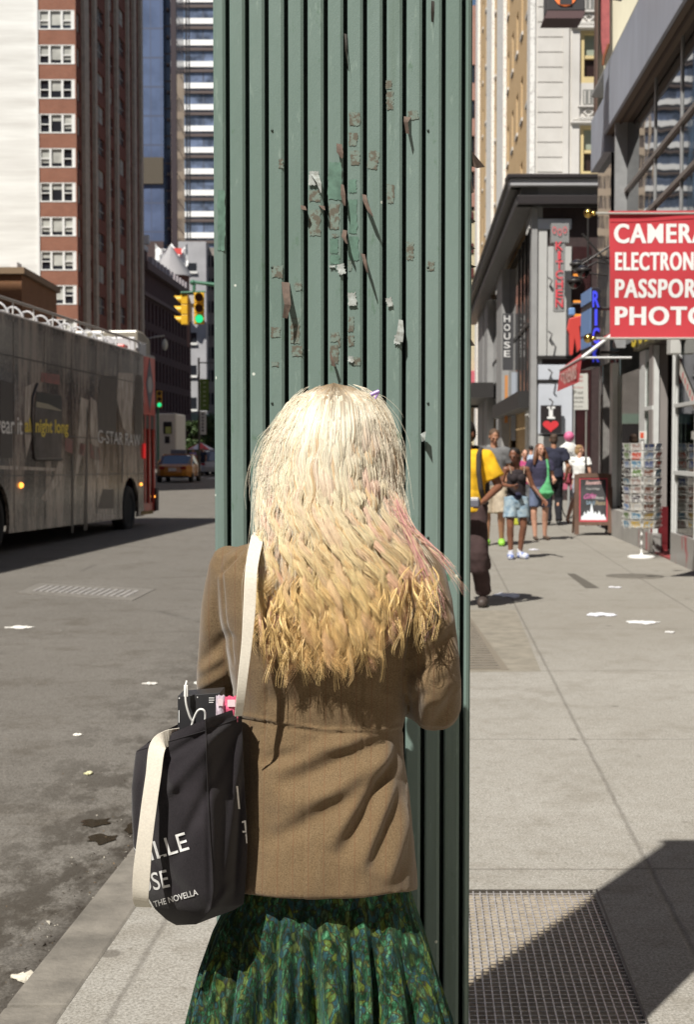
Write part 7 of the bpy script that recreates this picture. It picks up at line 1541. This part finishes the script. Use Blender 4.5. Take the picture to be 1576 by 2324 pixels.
for r_ in range(nr):
    z = .50+r_*.125; rad = .255
    ring = [(RX+rad*math.cos(6.2832*k/27), RY+rad*math.sin(6.2832*k/27), z-.035) for k in range(27)]; mw.tube(ring, .0035, 5, closed=True)
    for c_ in range(ncol):
        a = 6.2832*(c_+.5*(r_ % 2)*0+rc.uniform(-.03, .03))/ncol; d = Vector((math.cos(a), math.sin(a), 0)); s_ = Vector((-d.y, d.x, 0)); o_ = Vector((RX, RY, z))+d*rad
        if d.y > .75: continue
        up = (Vector((0, 0, 1))+d*rc.uniform(.2, .55)+s_*rc.uniform(-.10, .10)).normalized(); w_, h_ = .080, .060; m = MB(); tl_ = rc.uniform(-.08, .08)
        c0 = [o_+s_*(-w_)-up*h_, o_+s_*w_-up*h_+up*tl_*.1, o_+s_*w_+up*h_, o_+s_*(-w_)+up*h_]; n_ = s_.cross(up); cc_ = sum(c0, Vector())/4; ci = [cc_+(q-cc_)*.86 for q in c0]; dd = n_*(.004 if n_.dot(d) > 0 else -.004)
        m.add([q+dd for q in c0]+[q+dd for q in ci], [(0, 1, 5, 4), (1, 2, 6, 5), (2, 3, 7, 6), (3, 0, 4, 7)], 0); m.add([q+dd for q in ci], [(0, 1, 2, 3)], 1); m.add(c0, [(0, 1, 2, 3)], 0); m.build('postcard', [PM('card_border', (.62, .61, .58), .4), rc.choice(CMAT)], rk)
        fr = [c0[0]+n_*-.004-up*.006, c0[1]+n_*-.004-up*.006, c0[1]-n_*.03+up*.03, c0[0]-n_*.03+up*.03]
        for sgn in (-1, 1): q = o_+s_*w_*1.06*sgn; mw.tube([q+up*h_*1.1+n_*.0, q-up*h_*1.15, q-up*h_*.2+d*.03], .0032, 4)
        q0, q1 = o_-s_*w_*1.06+d*.03-up*h_*.2, o_+s_*w_*1.06+d*.03-up*h_*.2; mw.tube([q0, q1], .003, 4)
mw.build('wire_frame', WIR, rk)
m = MB(); q = (RX, RY-.02, 1.80); m.box(q[0]-.055, q[0]+.055, q[1]-.01, q[1]+.01, 1.74, 1.86); hc_ = m.build('header_card', PM('header_white', (.66, .64, .60), .5), rk); m = MB(); m.box(q[0]-.04, q[0]+.01, q[1]-.014, q[1]-.0105, 1.76, 1.84); m.build('header_print', PM('header_red', (.62, .10, .05), .5), hc_)
# ---- dressed mannequin with pink globe head
mq = thing('mannequin', 'shop mannequin with a pink globe head and white printed T-shirt', 'mannequin', (P(1293, 1000, 31).x, 31, 0)); qx = mq.location.x
m = MB(); m.sphere(P(1293, 991, 31), .115, 18); m.build('globe_head', PM('pink_ball', (.62, .14, .28), .5), mq)
t_ = MB(); sz = P(0, 1012, 31).z; cone_sq(t_, (qx, 31, sz-.05), (qx, 31, sz-.5), .15, .14, sx=1.1, sy=.7); cone_sq(t_, (qx-.12, 31, sz-.04), (qx+.12, 31, sz-.04), .07, .07)
for s_ in (-1, 1): cone_sq(t_, (qx+s_*.15, 31, sz-.05), (qx+s_*.21, 31, sz-.28), .065, .07)
V, F, _n = remesh(t_, .014, 3); np_mesh('t_shirt', V, F, PM('white_cotton', (.70, .70, .68), .9), mq)
m = MB(); put_text(m, 'NY', lambda a, b: Vector((qx-.07+.14*a, 31-.125, sz-.28+.16*b)), .03); m.build('shirt_print', PM('print_charcoal', (.12, .12, .14), .8), mq)
m = MB(); m.tube([(qx, 31, 0), (qx, 31, sz+.1)], .03, 8); m.build('neck_pole', PM('pole_grey', (.32, .33, .32), .5), mq); t_ = MB(); cone_sq(t_, (qx, 31, sz-.62), (qx, 31, sz-.72), .12, .13, sx=1.1, sy=.8); V, F, _n = remesh(t_, .016, 2); np_mesh('shorts', V, F, PM('pink_cotton', (.38, .07, .10), .9), mq)
m = MB(); m.lathe([(.22, 0), (.22, .02), (.03, .03)], 24, (qx, 31, 0)); m.build('base', PM('pole_grey', (.32, .33, .32), .5), mq)

# ---- buildings added behind the post to brighten reflections in the shop glazing
for (x0, x1, Y, H, c1, c2, lab) in ((-21, -4, 262, 70, (.62, .50, .38), (.10, .08, .08), 'tall cream office building far up the street, hidden mostly behind the post'), (-3, 9, 240, 52, (.50, .24, .17), (.05, .05, .06), 'red brown office building at the far end of the street behind the post'), (10, 24, 290, 95, (.66, .60, .50), (.14, .15, .17), 'tallest pale tower at the far end of the street behind the post')):
    fb = thing('added_far_office', lab, 'building', ((x0+x1)/2, Y, 0)); F_ = Fac((x0, Y, 0), (1, 0, 0), (0, -1, 0)); hs = []; nx_ = int((x1-x0)/2.4)
    for c_ in range(nx_):
        for r_ in range(int(H/3.6)-1): a = .7+c_*2.4; hs.append((a, a+1.3, 2+r_*3.6, 4.3+r_*3.6))
    m = MB(); facade(m, F_, 0, x1-x0, 0, H, hs, 0, .3); m.quad(F_.p(0, H), F_.p(x1-x0, H), F_.p(x1-x0, H, -15), F_.p(0, H, -15))
    for a in (0, x1-x0): m.quad(F_.p(a, 0), F_.p(a, H), F_.p(a, H, -15), F_.p(a, 0, -15))
    m.build('wall', PM('wall_'+lab[:14].strip(), c1, .85, var=.2), fb); m = MB()
    for h in hs: F_.box(m, *h, -.4, -.32)
    o = m.build('window_panes', PM('far_pane'+lab[:6], c2, .15, spec=.8), fb); o['kind'] = 'stuff'
# ------------------------------------------------------------------ passers-by
def person(label, uf, vf, H, skin, turn=0.0, J=None, yaw=0.0, nod=0.0, Y=None, grip=(.5, .5)):
    """joints in metres for a 1.75 m figure facing -Y; returns root, joints, matrix"""
    if Y is None: g = G(uf, vf)
    else: g = Vector(((uf-788)/FPX*Y, Y, 0))
    s = H/1.75; r = thing('person', label, 'person', tuple(g), turn); M = wmat(r) @ Matrix.Scale(s, 4)
    j = dict(head=(0, -.02, 1.635), neck=(0, .01, 1.46), chest=(0, .0, 1.30), waist=(0, .0, 1.08), hip=(0, .0, .95),
             sl=(-.185, .01, 1.405), sr=(.185, .01, 1.405), el=(-.235, .03, 1.13), er=(.235, .03, 1.13), wl=(-.25, -.05, .88), wr=(.25, -.05, .88),
             hl=(-.09, 0, .93), hr=(.09, 0, .93), kl=(-.10, -.03, .51), kr=(.10, -.03, .51), al=(-.10, .02, .085), ar=(.10, .02, .085), tl=(-.12, -.13, .03), tr=(.12, -.13, .03))
    j.update(J or {}); j = {k: Vector(v) for k, v in j.items()}
    return r, j, M
def wb(M, build, voxel, name, mat, root, smooth=3, floor=None, wr=None):
    m = MB(); build(m); m.v = [tuple(M @ Vector(q)) for q in m.v]; V, F, _n = remesh(m, voxel, smooth)
    if wr is None: wr = .011 if any(k in name for k in ('shirt', 'top', 'shorts', 'trousers', 'skirt', 'pouch', 'sweater')) else 0
    if wr:
        dn = np.array([mnoise.noise(Vector((a*9, b*9, c*5)))+.6*mnoise.noise(Vector((a*21+c*9, b*20, c*13+5))) for a, b, c in V]); V = V+_n*(dn*wr)[:, None]
    if floor is not None: V[:, 2] = np.maximum(V[:, 2], floor)
    return np_mesh(name, V, F, mat, root)
def body_of(r, j, M, skin, yaw=0, nod=0, fem=0, grips=(.6, .6), face=True, barefoot=False):
    hold = {}
    def b(m):
        hold['M'] = head(m, j['head'], .96, yaw, nod); cone_sq(m, j['neck']+Vector((0, 0, .08)), j['neck']-Vector((0, 0, .06)), .052, .058)
        w_ = 1.0 if not fem else .88
        cone_sq(m, j['chest'], j['waist'], .125*w_, .105*w_, sx=1.25, sy=.8); cone_sq(m, j['waist'], j['hip'], .105*w_, .12, sx=1.25, sy=.85); cone_sq(m, j['sl'], j['sr'], .055*w_, .055*w_)
        for a in 'lr':
            cone_sq(m, j['s'+a], j['e'+a], .050*w_, .040*w_); cone_sq(m, j['e'+a], j['w'+a], .040*w_, .026*w_); cone_sq(m, j['h'+a], j['k'+a], .085, .055); 
            kn, an = j['k'+a], j['a'+a]; cf = kn.lerp(an, .3)+Vector((0, .018, 0)); cone_sq(m, kn, cf, .053, .056); cone_sq(m, cf, an, .054, .034); cone_sq(m, an-Vector((0, -.02, .03)), j['t'+a], .032, .026)
            d = j['w'+a]-j['e'+a]; sd = -1 if a == 'l' else 1; hand(m, j['w'+a], d, (-sd*.7, -.5, .2), .95, grips[0 if a == 'l' else 1], sd)
    wb(M, b, .0075, 'body', skin, r, 2, .003)
    if face: face_bits(M @ hold['M'], r, PM('brow_dark', (.05, .03, .02), .8), PM('lip_tone', (.36, .12, .10), .5))
    return M @ hold['M']
def torso_top(m, j, grow=.02, hem=.95, sleeve=.55, fem=0, neck=True):
    w_ = .92 if fem else 1.0; g = grow
    cone_sq(m, j['chest'], j['waist'], .13*w_+g, .112*w_+g, sx=1.22, sy=.82); hp = j['hip'].copy(); hp.z = hem+.08; hp.z -= .08; cone_sq(m, j['waist'], hp, .112*w_+g, .128+g, sx=1.22, sy=.86, caps=False); cone_sq(m, j['sl'], j['sr'], .062*w_+g*.7, .062*w_+g*.7)
    cone_sq(m, j['neck']-Vector((0, 0, .02)), j['chest'], .062, .12, n=14)
    for a in 'lr':
        if sleeve: e = j['s'+a].lerp(j['e'+a], sleeve); cone_sq(m, j['s'+a], j['s'+a].lerp(e, .3), .060+g*.7, .062+g*.7); cone_sq(m, j['s'+a], e, .060+g*.6, .060+g*1.0, caps=False)
def cut(z0): pass
SK_B = PM('brown_skin', (.20, .085, .05), .45, var=.15, vs=25); SK_L = PM('light_skin', (.55, .30, .21), .5, var=.12, vs=25); SK_D = PM('dark_skin', (.085, .038, .025), .45); SK_T = PM('tanned_skin', (.42, .21, .13), .5, var=.12, vs=25)
def shoes(r, j, M, mat, grow=.0, sole=None):
    for a in 'lr':
        def b(m): cone_sq(m, j['a'+a]+Vector((0, .02, -.035)), j['t'+a]+Vector((0, -.03, .012)), .046+grow, .040+grow)
        wb(M, b, .008, 'shoe', mat, r, 2, .004)
def socks(r, j, M, mat):
    for a in 'lr':
        def b(m): cone_sq(m, j['a'+a]+Vector((0, 0, .05)), j['a'+a], .040, .042)
        wb(M, b, .010, 'sock', mat, r, 1)
def cloth(name, col, **k):
    return PM(name, col, k.pop('rough', .9), var=k.pop('var', .3), vs=k.pop('vs', 7), bump=.35, bs=k.pop('bs', 9), **k)
# 1 man in yellow, half behind the post
r, j, M = person('man in a loose yellow shirt with backpack strap, half hidden by the post', 1058, 1376, 1.87, SK_B, turn=R(-16),
    J=dict(el=(-.27, .0, 1.13), wl=(-.13, -.24, 1.02), er=(.31, .02, 1.14), wr=(.20, -.22, 1.00), kl=(-.10, -.12, .52), al=(-.09, .0, .09), kr=(.13, -.10, .50), ar=(.15, .10, .085), tr=(.17, -.05, .03)))
Mh = body_of(r, j, M, SK_B, yaw=R(-20), nod=R(12), grips=(.9, .9))
YEL_ = cloth('yellow_cotton', (.80, .46, .012), vs=5)
wb(M, lambda m: (torso_top(m, j, .036, .90, .72), cone_sq(m, j['hip']+Vector((.0, -.01, -.06)), j['waist'], .168, .158, sx=1.12, sy=.88, caps=False)), .011, 'shirt', YEL_, r)
BRN = cloth('brown_trousers', (.060, .034, .034))
wb(M, lambda m: (cone_sq(m, j['hip'], j['hip']-Vector((0, 0, .08)), .155, .16, sx=1.1, sy=.95), [(cone_sq(m, j['h'+a], j['k'+a], .115, .105), cone_sq(m, j['k'+a], j['k'+a].lerp(j['a'+a], .32), .105, .115, caps=False), cone_sq(m, j['k'+a], j['a'+a]+Vector((0, 0, .04)), .085, .078, caps=False)) for a in 'lr']), .013, 'trousers', BRN, r)
wb(M, lambda m: cone_sq(m, j['hip']+Vector((0, 0, -.01)), j['hip']+Vector((0, 0, .03)), .165, .165, sx=1.12, sy=.92), .014, 'red_undershirt', PM('red_cotton', (.55, .05, .03), .9), r)
shoes(r, j, M, PM('brown_shoe', (.06, .045, .04), .6), .008)
wb(Mh, lambda m: (ell(m, Vector((0, .012, .055)), .085, .104, .080), ell(m, Vector((0, .05, .0)), .078, .075, .10)), .012, 'hair', PM('black_hair', (.012, .009, .008), .7), r)
m = MB(); pth = [(.13, .12, 1.47), (.135, .02, 1.49), (.14, -.11, 1.43), (.15, -.165, 1.28), (.17, -.165, 1.12), (.19, -.10, 1.0), (.18, .08, .98)]
wb(M, lambda m_: [cone_sq(m_, a, b, .026, .026, n=10) for a, b in zip([Vector(q) for q in pth], [Vector(q) for q in pth[1:]])], .010, 'backpack_strap', PM('strap_dark', (.035, .028, .026), .9), r, 1)
wb(M, lambda m_: (cone_sq(m_, (0, .22, 1.38), (0, .24, 1.05), .16, .17, sx=1.1, sy=.65)), .014, 'backpack', PM('strap_dark', (.035, .028, .026), .9), r, 2)
hd_ = thing('camera', 'small grey and white device held in both hands by the man in yellow', 'camera', tuple(M @ Vector((.03, -.33, 1.0)))); m = MB()
def dv(x, y, z): return M @ Vector((x, y, z))
def mbox(m, x0, x1, y0, y1, z0, z1): m.add([dv(x, y, z) for z in (z0, z1) for y in (y0, y1) for x in (x0, x1)], [(0, 2, 3, 1), (4, 5, 7, 6), (0, 1, 5, 4), (2, 6, 7, 3), (0, 4, 6, 2), (1, 3, 7, 5)])
mbox(m, -.01, .19, -.36, -.27, .955, 1.03); m.build('case', PM('grey_plastic', (.13, .13, .16), .4), hd_, bevel=.012); m = MB(); mbox(m, .09, .18, -.35, -.28, 1.032, 1.045); m.build('top_screen', PM('pale_screen', (.75, .75, .75), .3), hd_)
# 2 tall man in grey T-shirt looking down
r, j, M = person('tall man in a grey T-shirt looking down behind the woman in the black top', 1122, 1232, 1.93, SK_T, turn=R(-6), Y=23.6,
    J=dict(er=(.23, .06, 1.14), wr=(.19, -.16, 1.0), kr=(.11, -.10, .51), ar=(.12, .05, .09)))
Mh = body_of(r, j, M, SK_T, yaw=R(12), nod=R(24))
wb(M, lambda m: torso_top(m, j, .03, .90, .6), .011, 't_shirt', cloth('grey_jersey', (.15, .15, .155)), r)
wb(M, lambda m: (cone_sq(m, j['hip'], j['hip']-Vector((0, 0, .06)), .145, .15, sx=1.1, sy=.9), [cone_sq(m, j['h'+a]+Vector((0, 0, .04)), j['k'+a]-Vector((0, 0, .02)), .108, .105, caps=False) for a in 'lr']), .013, 'shorts', cloth('beige_cotton', (.50, .42, .32)), r)
shoes(r, j, M, PM('lime_shoe', (.28, .60, .07), .5), .01)
wb(Mh, lambda m: (ell(m, Vector((0, .024, .048)), .082, .094, .076), ell(m, Vector((0, .055, .0)), .072, .062, .085)), .011, 'hair', PM('short_brown_hair', (.085, .05, .03), .8), r)
# 3 woman in black tank top and denim shorts
r, j, M = person('woman in a black strappy top, denim shorts and blue sneakers walking forward', 1172, 1268, 1.63, SK_B, turn=R(6),
    J=dict(head=(-.055, -.06, 1.615), sl=(-.170, .01, 1.40), sr=(.170, .01, 1.40), el=(-.235, .03, 1.16), wl=(-.115, -.20, 1.14), er=(.265, .02, 1.14), wr=(.40, -.12, .93), kl=(-.105, -.06, .50), al=(-.085, -.02, .09), tl=(-.12, -.16, .03), kr=(.115, -.02, .50), ar=(.075, .06, .09), tr=(.14, -.06, .03)))
Mh = body_of(r, j, M, SK_B, yaw=R(-28), nod=R(18), fem=1, grips=(1.0, .5))
BLT = cloth('black_knit', (.022, .015, .018))
wb(M, lambda m: (cone_sq(m, j['chest']-Vector((0, 0, .01)), j['waist'], .128, .118, sx=1.22, sy=.86), cone_sq(m, j['waist'], j['hip']+Vector((0, 0, -.02)), .118, .140, sx=1.2, sy=.88), ell(m, (-.065, -.10, 1.26), .062, .045, .06), ell(m, (.065, -.10, 1.26), .062, .045, .06)), .009, 'tank_top', BLT, r)
m = MB()
for s_ in (-1, 1): m.tube([M @ Vector((s_*.10, -.095, 1.33)), M @ Vector((s_*.115, -.06, 1.43)), M @ Vector((s_*.115, .02, 1.46)), M @ Vector((s_*.10, .09, 1.38))], .006, 6)
m.build('shoulder_straps', PM('beige_strap', (.32, .24, .18), .8), r)
DEN = cloth('pale_denim', (.16, .25, .34), col2=(.36, .44, .48), vs=14)
wb(M, lambda m: (cone_sq(m, j['hip'], j['hip']-Vector((0, 0, .06)), .142, .145, sx=1.12, sy=.92), [cone_sq(m, j['h'+a]+Vector((0, 0, .04)), j['h'+a].lerp(j['k'+a], .66), .108, .108, caps=False) for a in 'lr']), .010, 'shorts', DEN, r)
wb(M, lambda m: ell(m, (0, -.10, .98), .07, .06, .07), .010, 'knotted_sweater', PM('navy_knit', (.015, .015, .04), .9), r)
BSH = PM('blue_sneaker', (.16, .22, .50), .5, col2=(.62, .64, .70), vs=14, lo=.48, hi=.54); shoes(r, j, M, BSH, .012); socks(r, j, M, PM('white_sock', (.6, .6, .62), .9))
wb(Mh, lambda m: (ell(m, Vector((0, .026, .048)), .082, .094, .076), ell(m, Vector((.03, .07, .02)), .065, .06, .085), cone_sq(m, Vector((.04, .09, .0)), Vector((.05, .10, -.14)), .04, .025)), .010, 'hair', PM('black_hair', (.012, .009, .008), .7), r)
ph_ = thing('phone', 'dark phone held up by the woman in the black top', 'phone', tuple(M @ Vector((-.05, -.29, 1.16)))); m = MB(); mbox(m, -.085, -.025, -.30, -.24, 1.15, 1.165); m.build('phone_body', PM('phone_black', (.03, .02, .03), .3), ph_)
# 4 woman in navy T-shirt with the green sling bag
r, j, M = person('woman with long brown hair in a navy T-shirt carrying a green sling bag', 1226, 1226, 1.70, SK_L, turn=R(4),
    J=dict(sl=(-.175, .01, 1.40), sr=(.175, .01, 1.40), el=(-.245, .02, 1.12), wl=(-.155, -.14, .95), er=(.235, .03, 1.15), wr=(.23, -.18, 1.09), kl=(-.12, -.05, .50), al=(-.09, -.04, .085), tl=(-.10, -.17, .025), kr=(.10, .0, .50), ar=(.115, .10, .085), tr=(.15, -.03, .025)))
Mh = body_of(r, j, M, SK_L, yaw=R(14), nod=R(-4), fem=1, grips=(.8, .9))
NV = cloth('navy_jersey', (.040, .036, .075)); wb(M, lambda m: torso_top(m, j, .022, .96, .55, 1), .010, 't_shirt', NV, r)
wb(M, lambda m: (cone_sq(m, j['hip'], j['hip']-Vector((0, 0, .08)), .145, .15, sx=1.12, sy=.92), [cone_sq(m, j['h'+a]+Vector((0, 0, .04)), j['k'+a]+Vector((0, 0, .10)), .105, .10, caps=False) for a in 'lr']), .012, 'shorts', cloth('blue_denim', (.12, .15, .24)), r)
shoes(r, j, M, PM('brown_sandal', (.08, .05, .035), .7), -.008)
LBR = PM('long_brown_hair', (.17, .065, .028), .5, col2=(.07, .03, .015), vs=30, stretch=(3, 3, .4))
def hb(m):
    h = Vector(); ell(m, h+Vector((0, .03, .050)), .086, .094, .075); cone_sq(m, h+Vector((0, .07, .03)), h+Vector((0, .09, -.22)), .08, .075)
    for s_ in (-1, 1): cone_sq(m, h+Vector((s_*.075, .01, .02)), h+Vector((s_*.115, -.005, -.14)), .034, .045); cone_sq(m, h+Vector((s_*.115, -.005, -.14)), h+Vector((s_*.15, -.03, -.27)), .045, .022)
wb(Mh, hb, .010, 'hair', LBR, r, 2)
gb = thing('sling_bag', 'slouchy bright green sling bag worn by the woman in the navy T-shirt', 'bag', tuple(M @ Vector((.02, -.2, .90)))); GRN = cloth('green_cotton', (.10, .40, .17), vs=9)
wb(M, lambda m: (cone_sq(m, (.01, -.19, .86), (.13, -.17, .86), .10, .095, sx=1, sy=.55), cone_sq(m, (.07, -.18, .88), (.10, -.18, 1.04), .13, .05, sx=1, sy=.5), cone_sq(m, (.10, -.18, 1.04), (.115, -.16, 1.16), .05, .028, sx=1, sy=.6)), .010, 'pouch', GRN, gb)
wb(M, lambda m: (cone_sq(m, (.115, -.155, 1.15), (.12, -.13, 1.30), .026, .024, sx=1, sy=.5), cone_sq(m, (.12, -.13, 1.30), (.115, -.05, 1.45), .024, .022), cone_sq(m, (.115, -.05, 1.45), (.09, .07, 1.44), .022, .022)), .009, 'strap', GRN, gb)
# 5 man in dark clothes seen from behind
r, j, M = person('man in a dark navy shirt and black trousers walking away, seen from behind', 1257, 1192, 1.93, SK_T, turn=R(176),
    J=dict(el=(-.27, .04, 1.13), wl=(-.24, -.10, .90), er=(.25, .02, 1.13), kl=(-.10, -.10, .52), al=(-.10, .05, .09), kr=(.10, -.02, .50), ar=(.10, .10, .09)))
Mh = body_of(r, j, M, SK_T, face=False); wb(M, lambda m: torso_top(m, j, .035, .92, .62), .012, 'shirt', cloth('dark_navy_cotton', (.022, .024, .048)), r)
wb(M, lambda m: (cone_sq(m, j['hip'], j['hip']-Vector((0, 0, .06)), .14, .145, sx=1.1, sy=.9), [(cone_sq(m, j['h'+a], j['k'+a], .10, .078), cone_sq(m, j['k'+a], j['a'+a], .078, .066, caps=False)) for a in 'lr']), .012, 'trousers', cloth('black_wool', (.010, .010, .015)), r)
shoes(r, j, M, PM('black_shoe', (.02, .02, .02), .4)); wb(Mh, lambda m: (ell(m, Vector((0, .028, .052)), .082, .092, .070), ell(m, Vector((0, .045, -.01)), .076, .072, .095)), .012, 'hair', PM('dark_brown_hair', (.06, .035, .022), .7), r)
# 6 woman in white T-shirt walking away behind the board
r, j, M = person('woman in a white T-shirt and pale skirt walking away behind the sandwich board', 1316, 1188, 1.70, SK_L, turn=R(150),
    J=dict(er=(.25, .03, 1.15), wr=(.22, -.18, 1.12), el=(-.25, .03, 1.15), kl=(-.09, -.06, .50), al=(-.09, .02, .09), kr=(.12, .04, .52), ar=(.16, .30, .13), tr=(.17, .22, .03)))
Mh = body_of(r, j, M, SK_L, yaw=R(-60), fem=1); wb(M, lambda m: torso_top(m, j, .022, 1.0, .45, 1), .010, 't_shirt', cloth('white_jersey', (.78, .78, .76), var=.05), r)
wb(M, lambda m: (cone_sq(m, j['hip']+Vector((0, 0, .06)), j['hip']-Vector((0, 0, .32)), .14, .19, sx=1.05, sy=.9)), .012, 'skirt', cloth('pale_grey_skirt', (.42, .44, .50)), r)
shoes(r, j, M, PM('pink_sandal', (.5, .28, .22), .6), -.01); wb(Mh, lambda m: (ell(m, Vector((0, .028, .052)), .084, .094, .072), ell(m, Vector((.0, .06, -.03)), .076, .07, .10)), .011, 'hair', PM('dark_blonde_hair', (.36, .22, .10), .6, var=.4, vs=30), r)
# 7 people partly seen between the others
def extra(label, u, Y, H, top, skin, bottom, hair, turn=0.0, v=None):
    r, j, M = person(label, u, 0, H, skin, turn=turn, Y=Y, J=dict(kr=(.10, -.10, .52), ar=(.10, .06, .09)))
    Mh = body_of(r, j, M, skin, fem=0); wb(M, lambda m: torso_top(m, j, .028, .94, .55), .014, 'top', top, r)
    wb(M, lambda m: (cone_sq(m, j['hip'], j['hip']-Vector((0, 0, .06)), .14, .145, sx=1.1, sy=.9), [(cone_sq(m, j['h'+a], j['k'+a], .10, .08), cone_sq(m, j['k'+a], j['a'+a], .08, .066, caps=False)) for a in 'lr']), .015, 'trousers', bottom, r)
    shoes(r, j, M, PM('black_shoe', (.02, .02, .02), .4)); wb(Mh, lambda m: ell(m, Vector((0, .028, .045)), .084, .094, .08), .014, 'hair', hair, r)
HB = PM('black_hair', (.012, .009, .008), .7)
extra('person in a magenta top seen just behind the woman in the black top', 1192, 30, 1.60, cloth('magenta_cotton', (.40, .05, .16)), SK_L, cloth('grey_trousers', (.12, .12, .13)), HB)
extra('person in a pale blue top behind the navy T-shirt woman, far down the sidewalk', 1206, 42, 1.72, cloth('pale_blue_cotton', (.42, .50, .62)), SK_L, cloth('grey_trousers', (.12, .12, .13)), HB, turn=R(170))
extra('person in a lilac top beside the far street umbrella', 438, 92, 1.70, cloth('lilac_cotton', (.20, .16, .38)), SK_L, cloth('grey_trousers', (.12, .12, .13)), HB, turn=R(40))
extra('person in dark clothes by the food cart at the far corner', 461, 95, 1.75, cloth('dark_navy_cotton', (.022, .024, .048)), SK_T, cloth('black_wool', (.010, .010, .015)), HB, turn=R(-30))
extra('person in a bright white top left of the parked grey car', 470, 98, 1.65, cloth('white_jersey', (.78, .78, .76)), SK_L, cloth('grey_trousers', (.12, .12, .13)), HB, turn=R(180))
# bicycle half hidden by the sandwich board
bk = thing('bicycle', 'dark bicycle whose wheel shows left of the sandwich board', 'bicycle', (P(1293, 1140, 33).x, 33, 0), R(-38)); BK = PM('bike_black', (.03, .03, .03), .4)
for y0 in (0, 1.02):
    m = MB(); m.tube([(0, y0+.335*math.cos(a), .345+.335*math.sin(a)) for a in [6.2832*k/36 for k in range(36)]], .014, 8, closed=True); wh = m.build('wheel', TYRE, bk, world=False)
    m = MB()
    for k in range(14): a = 6.2832*k/14; m.tube([(0, y0, .345), (0, y0+.33*math.cos(a), .345+.33*math.sin(a))], .0022, 4)
    m.tube([(-.04, y0, .345), (.04, y0, .345)], .02, 8); m.build('spokes', PM('spoke', (.45, .45, .45), .3, metal=.8), wh, world=False)
m = MB()
for a, b in (((0, 0, .345), (0, .15, .80)), ((0, .15, .80), (0, .13, .92)), ((0, .16, .76), (0, .68, .80)), ((0, .16, .72), (0, .50, .30)), ((0, .50, .30), (0, .68, .80)), ((0, .50, .30), (0, 1.02, .345)), ((0, .68, .80), (0, 1.02, .345)), ((0, .68, .80), (0, .66, .92))): m.tube([a, b], .014, 8)
m.build('frame', BK, bk, world=False); m = MB(); m.tube([(-.26, .2, .94), (-.1, .13, .96), (.1, .13, .96), (.26, .2, .94)], .012, 8); m.build('handlebar', BK, bk, world=False)
m = MB(); m.sphere((0, .66, .95), 1, 14, sc3=(.07, .13, .03)); m.build('saddle', BK, bk, world=False)
m = MB(); m.box(-.12, .12, -.12, .1, .66, .84); m.build('basket', PM('basket_pink', (.40, .10, .16), .6), bk, world=False, bevel=.02)
# half seen planter-coloured parcel behind the woman in shorts
m = MB(); q = G(1174, 1192); m.prism([(-.14, 0), (.14, 0), (.12, .45), (-.10, .47)], lambda a, b, t: Vector((q.x+a, q.y+t, b)), 0, .25); tag(m.build('carrier_bag', PM('yellow_bag', (.48, .50, .05), .6), bevel=.03), 'small yellow green carrier bag on the sidewalk behind the woman in denim shorts', 'bag')
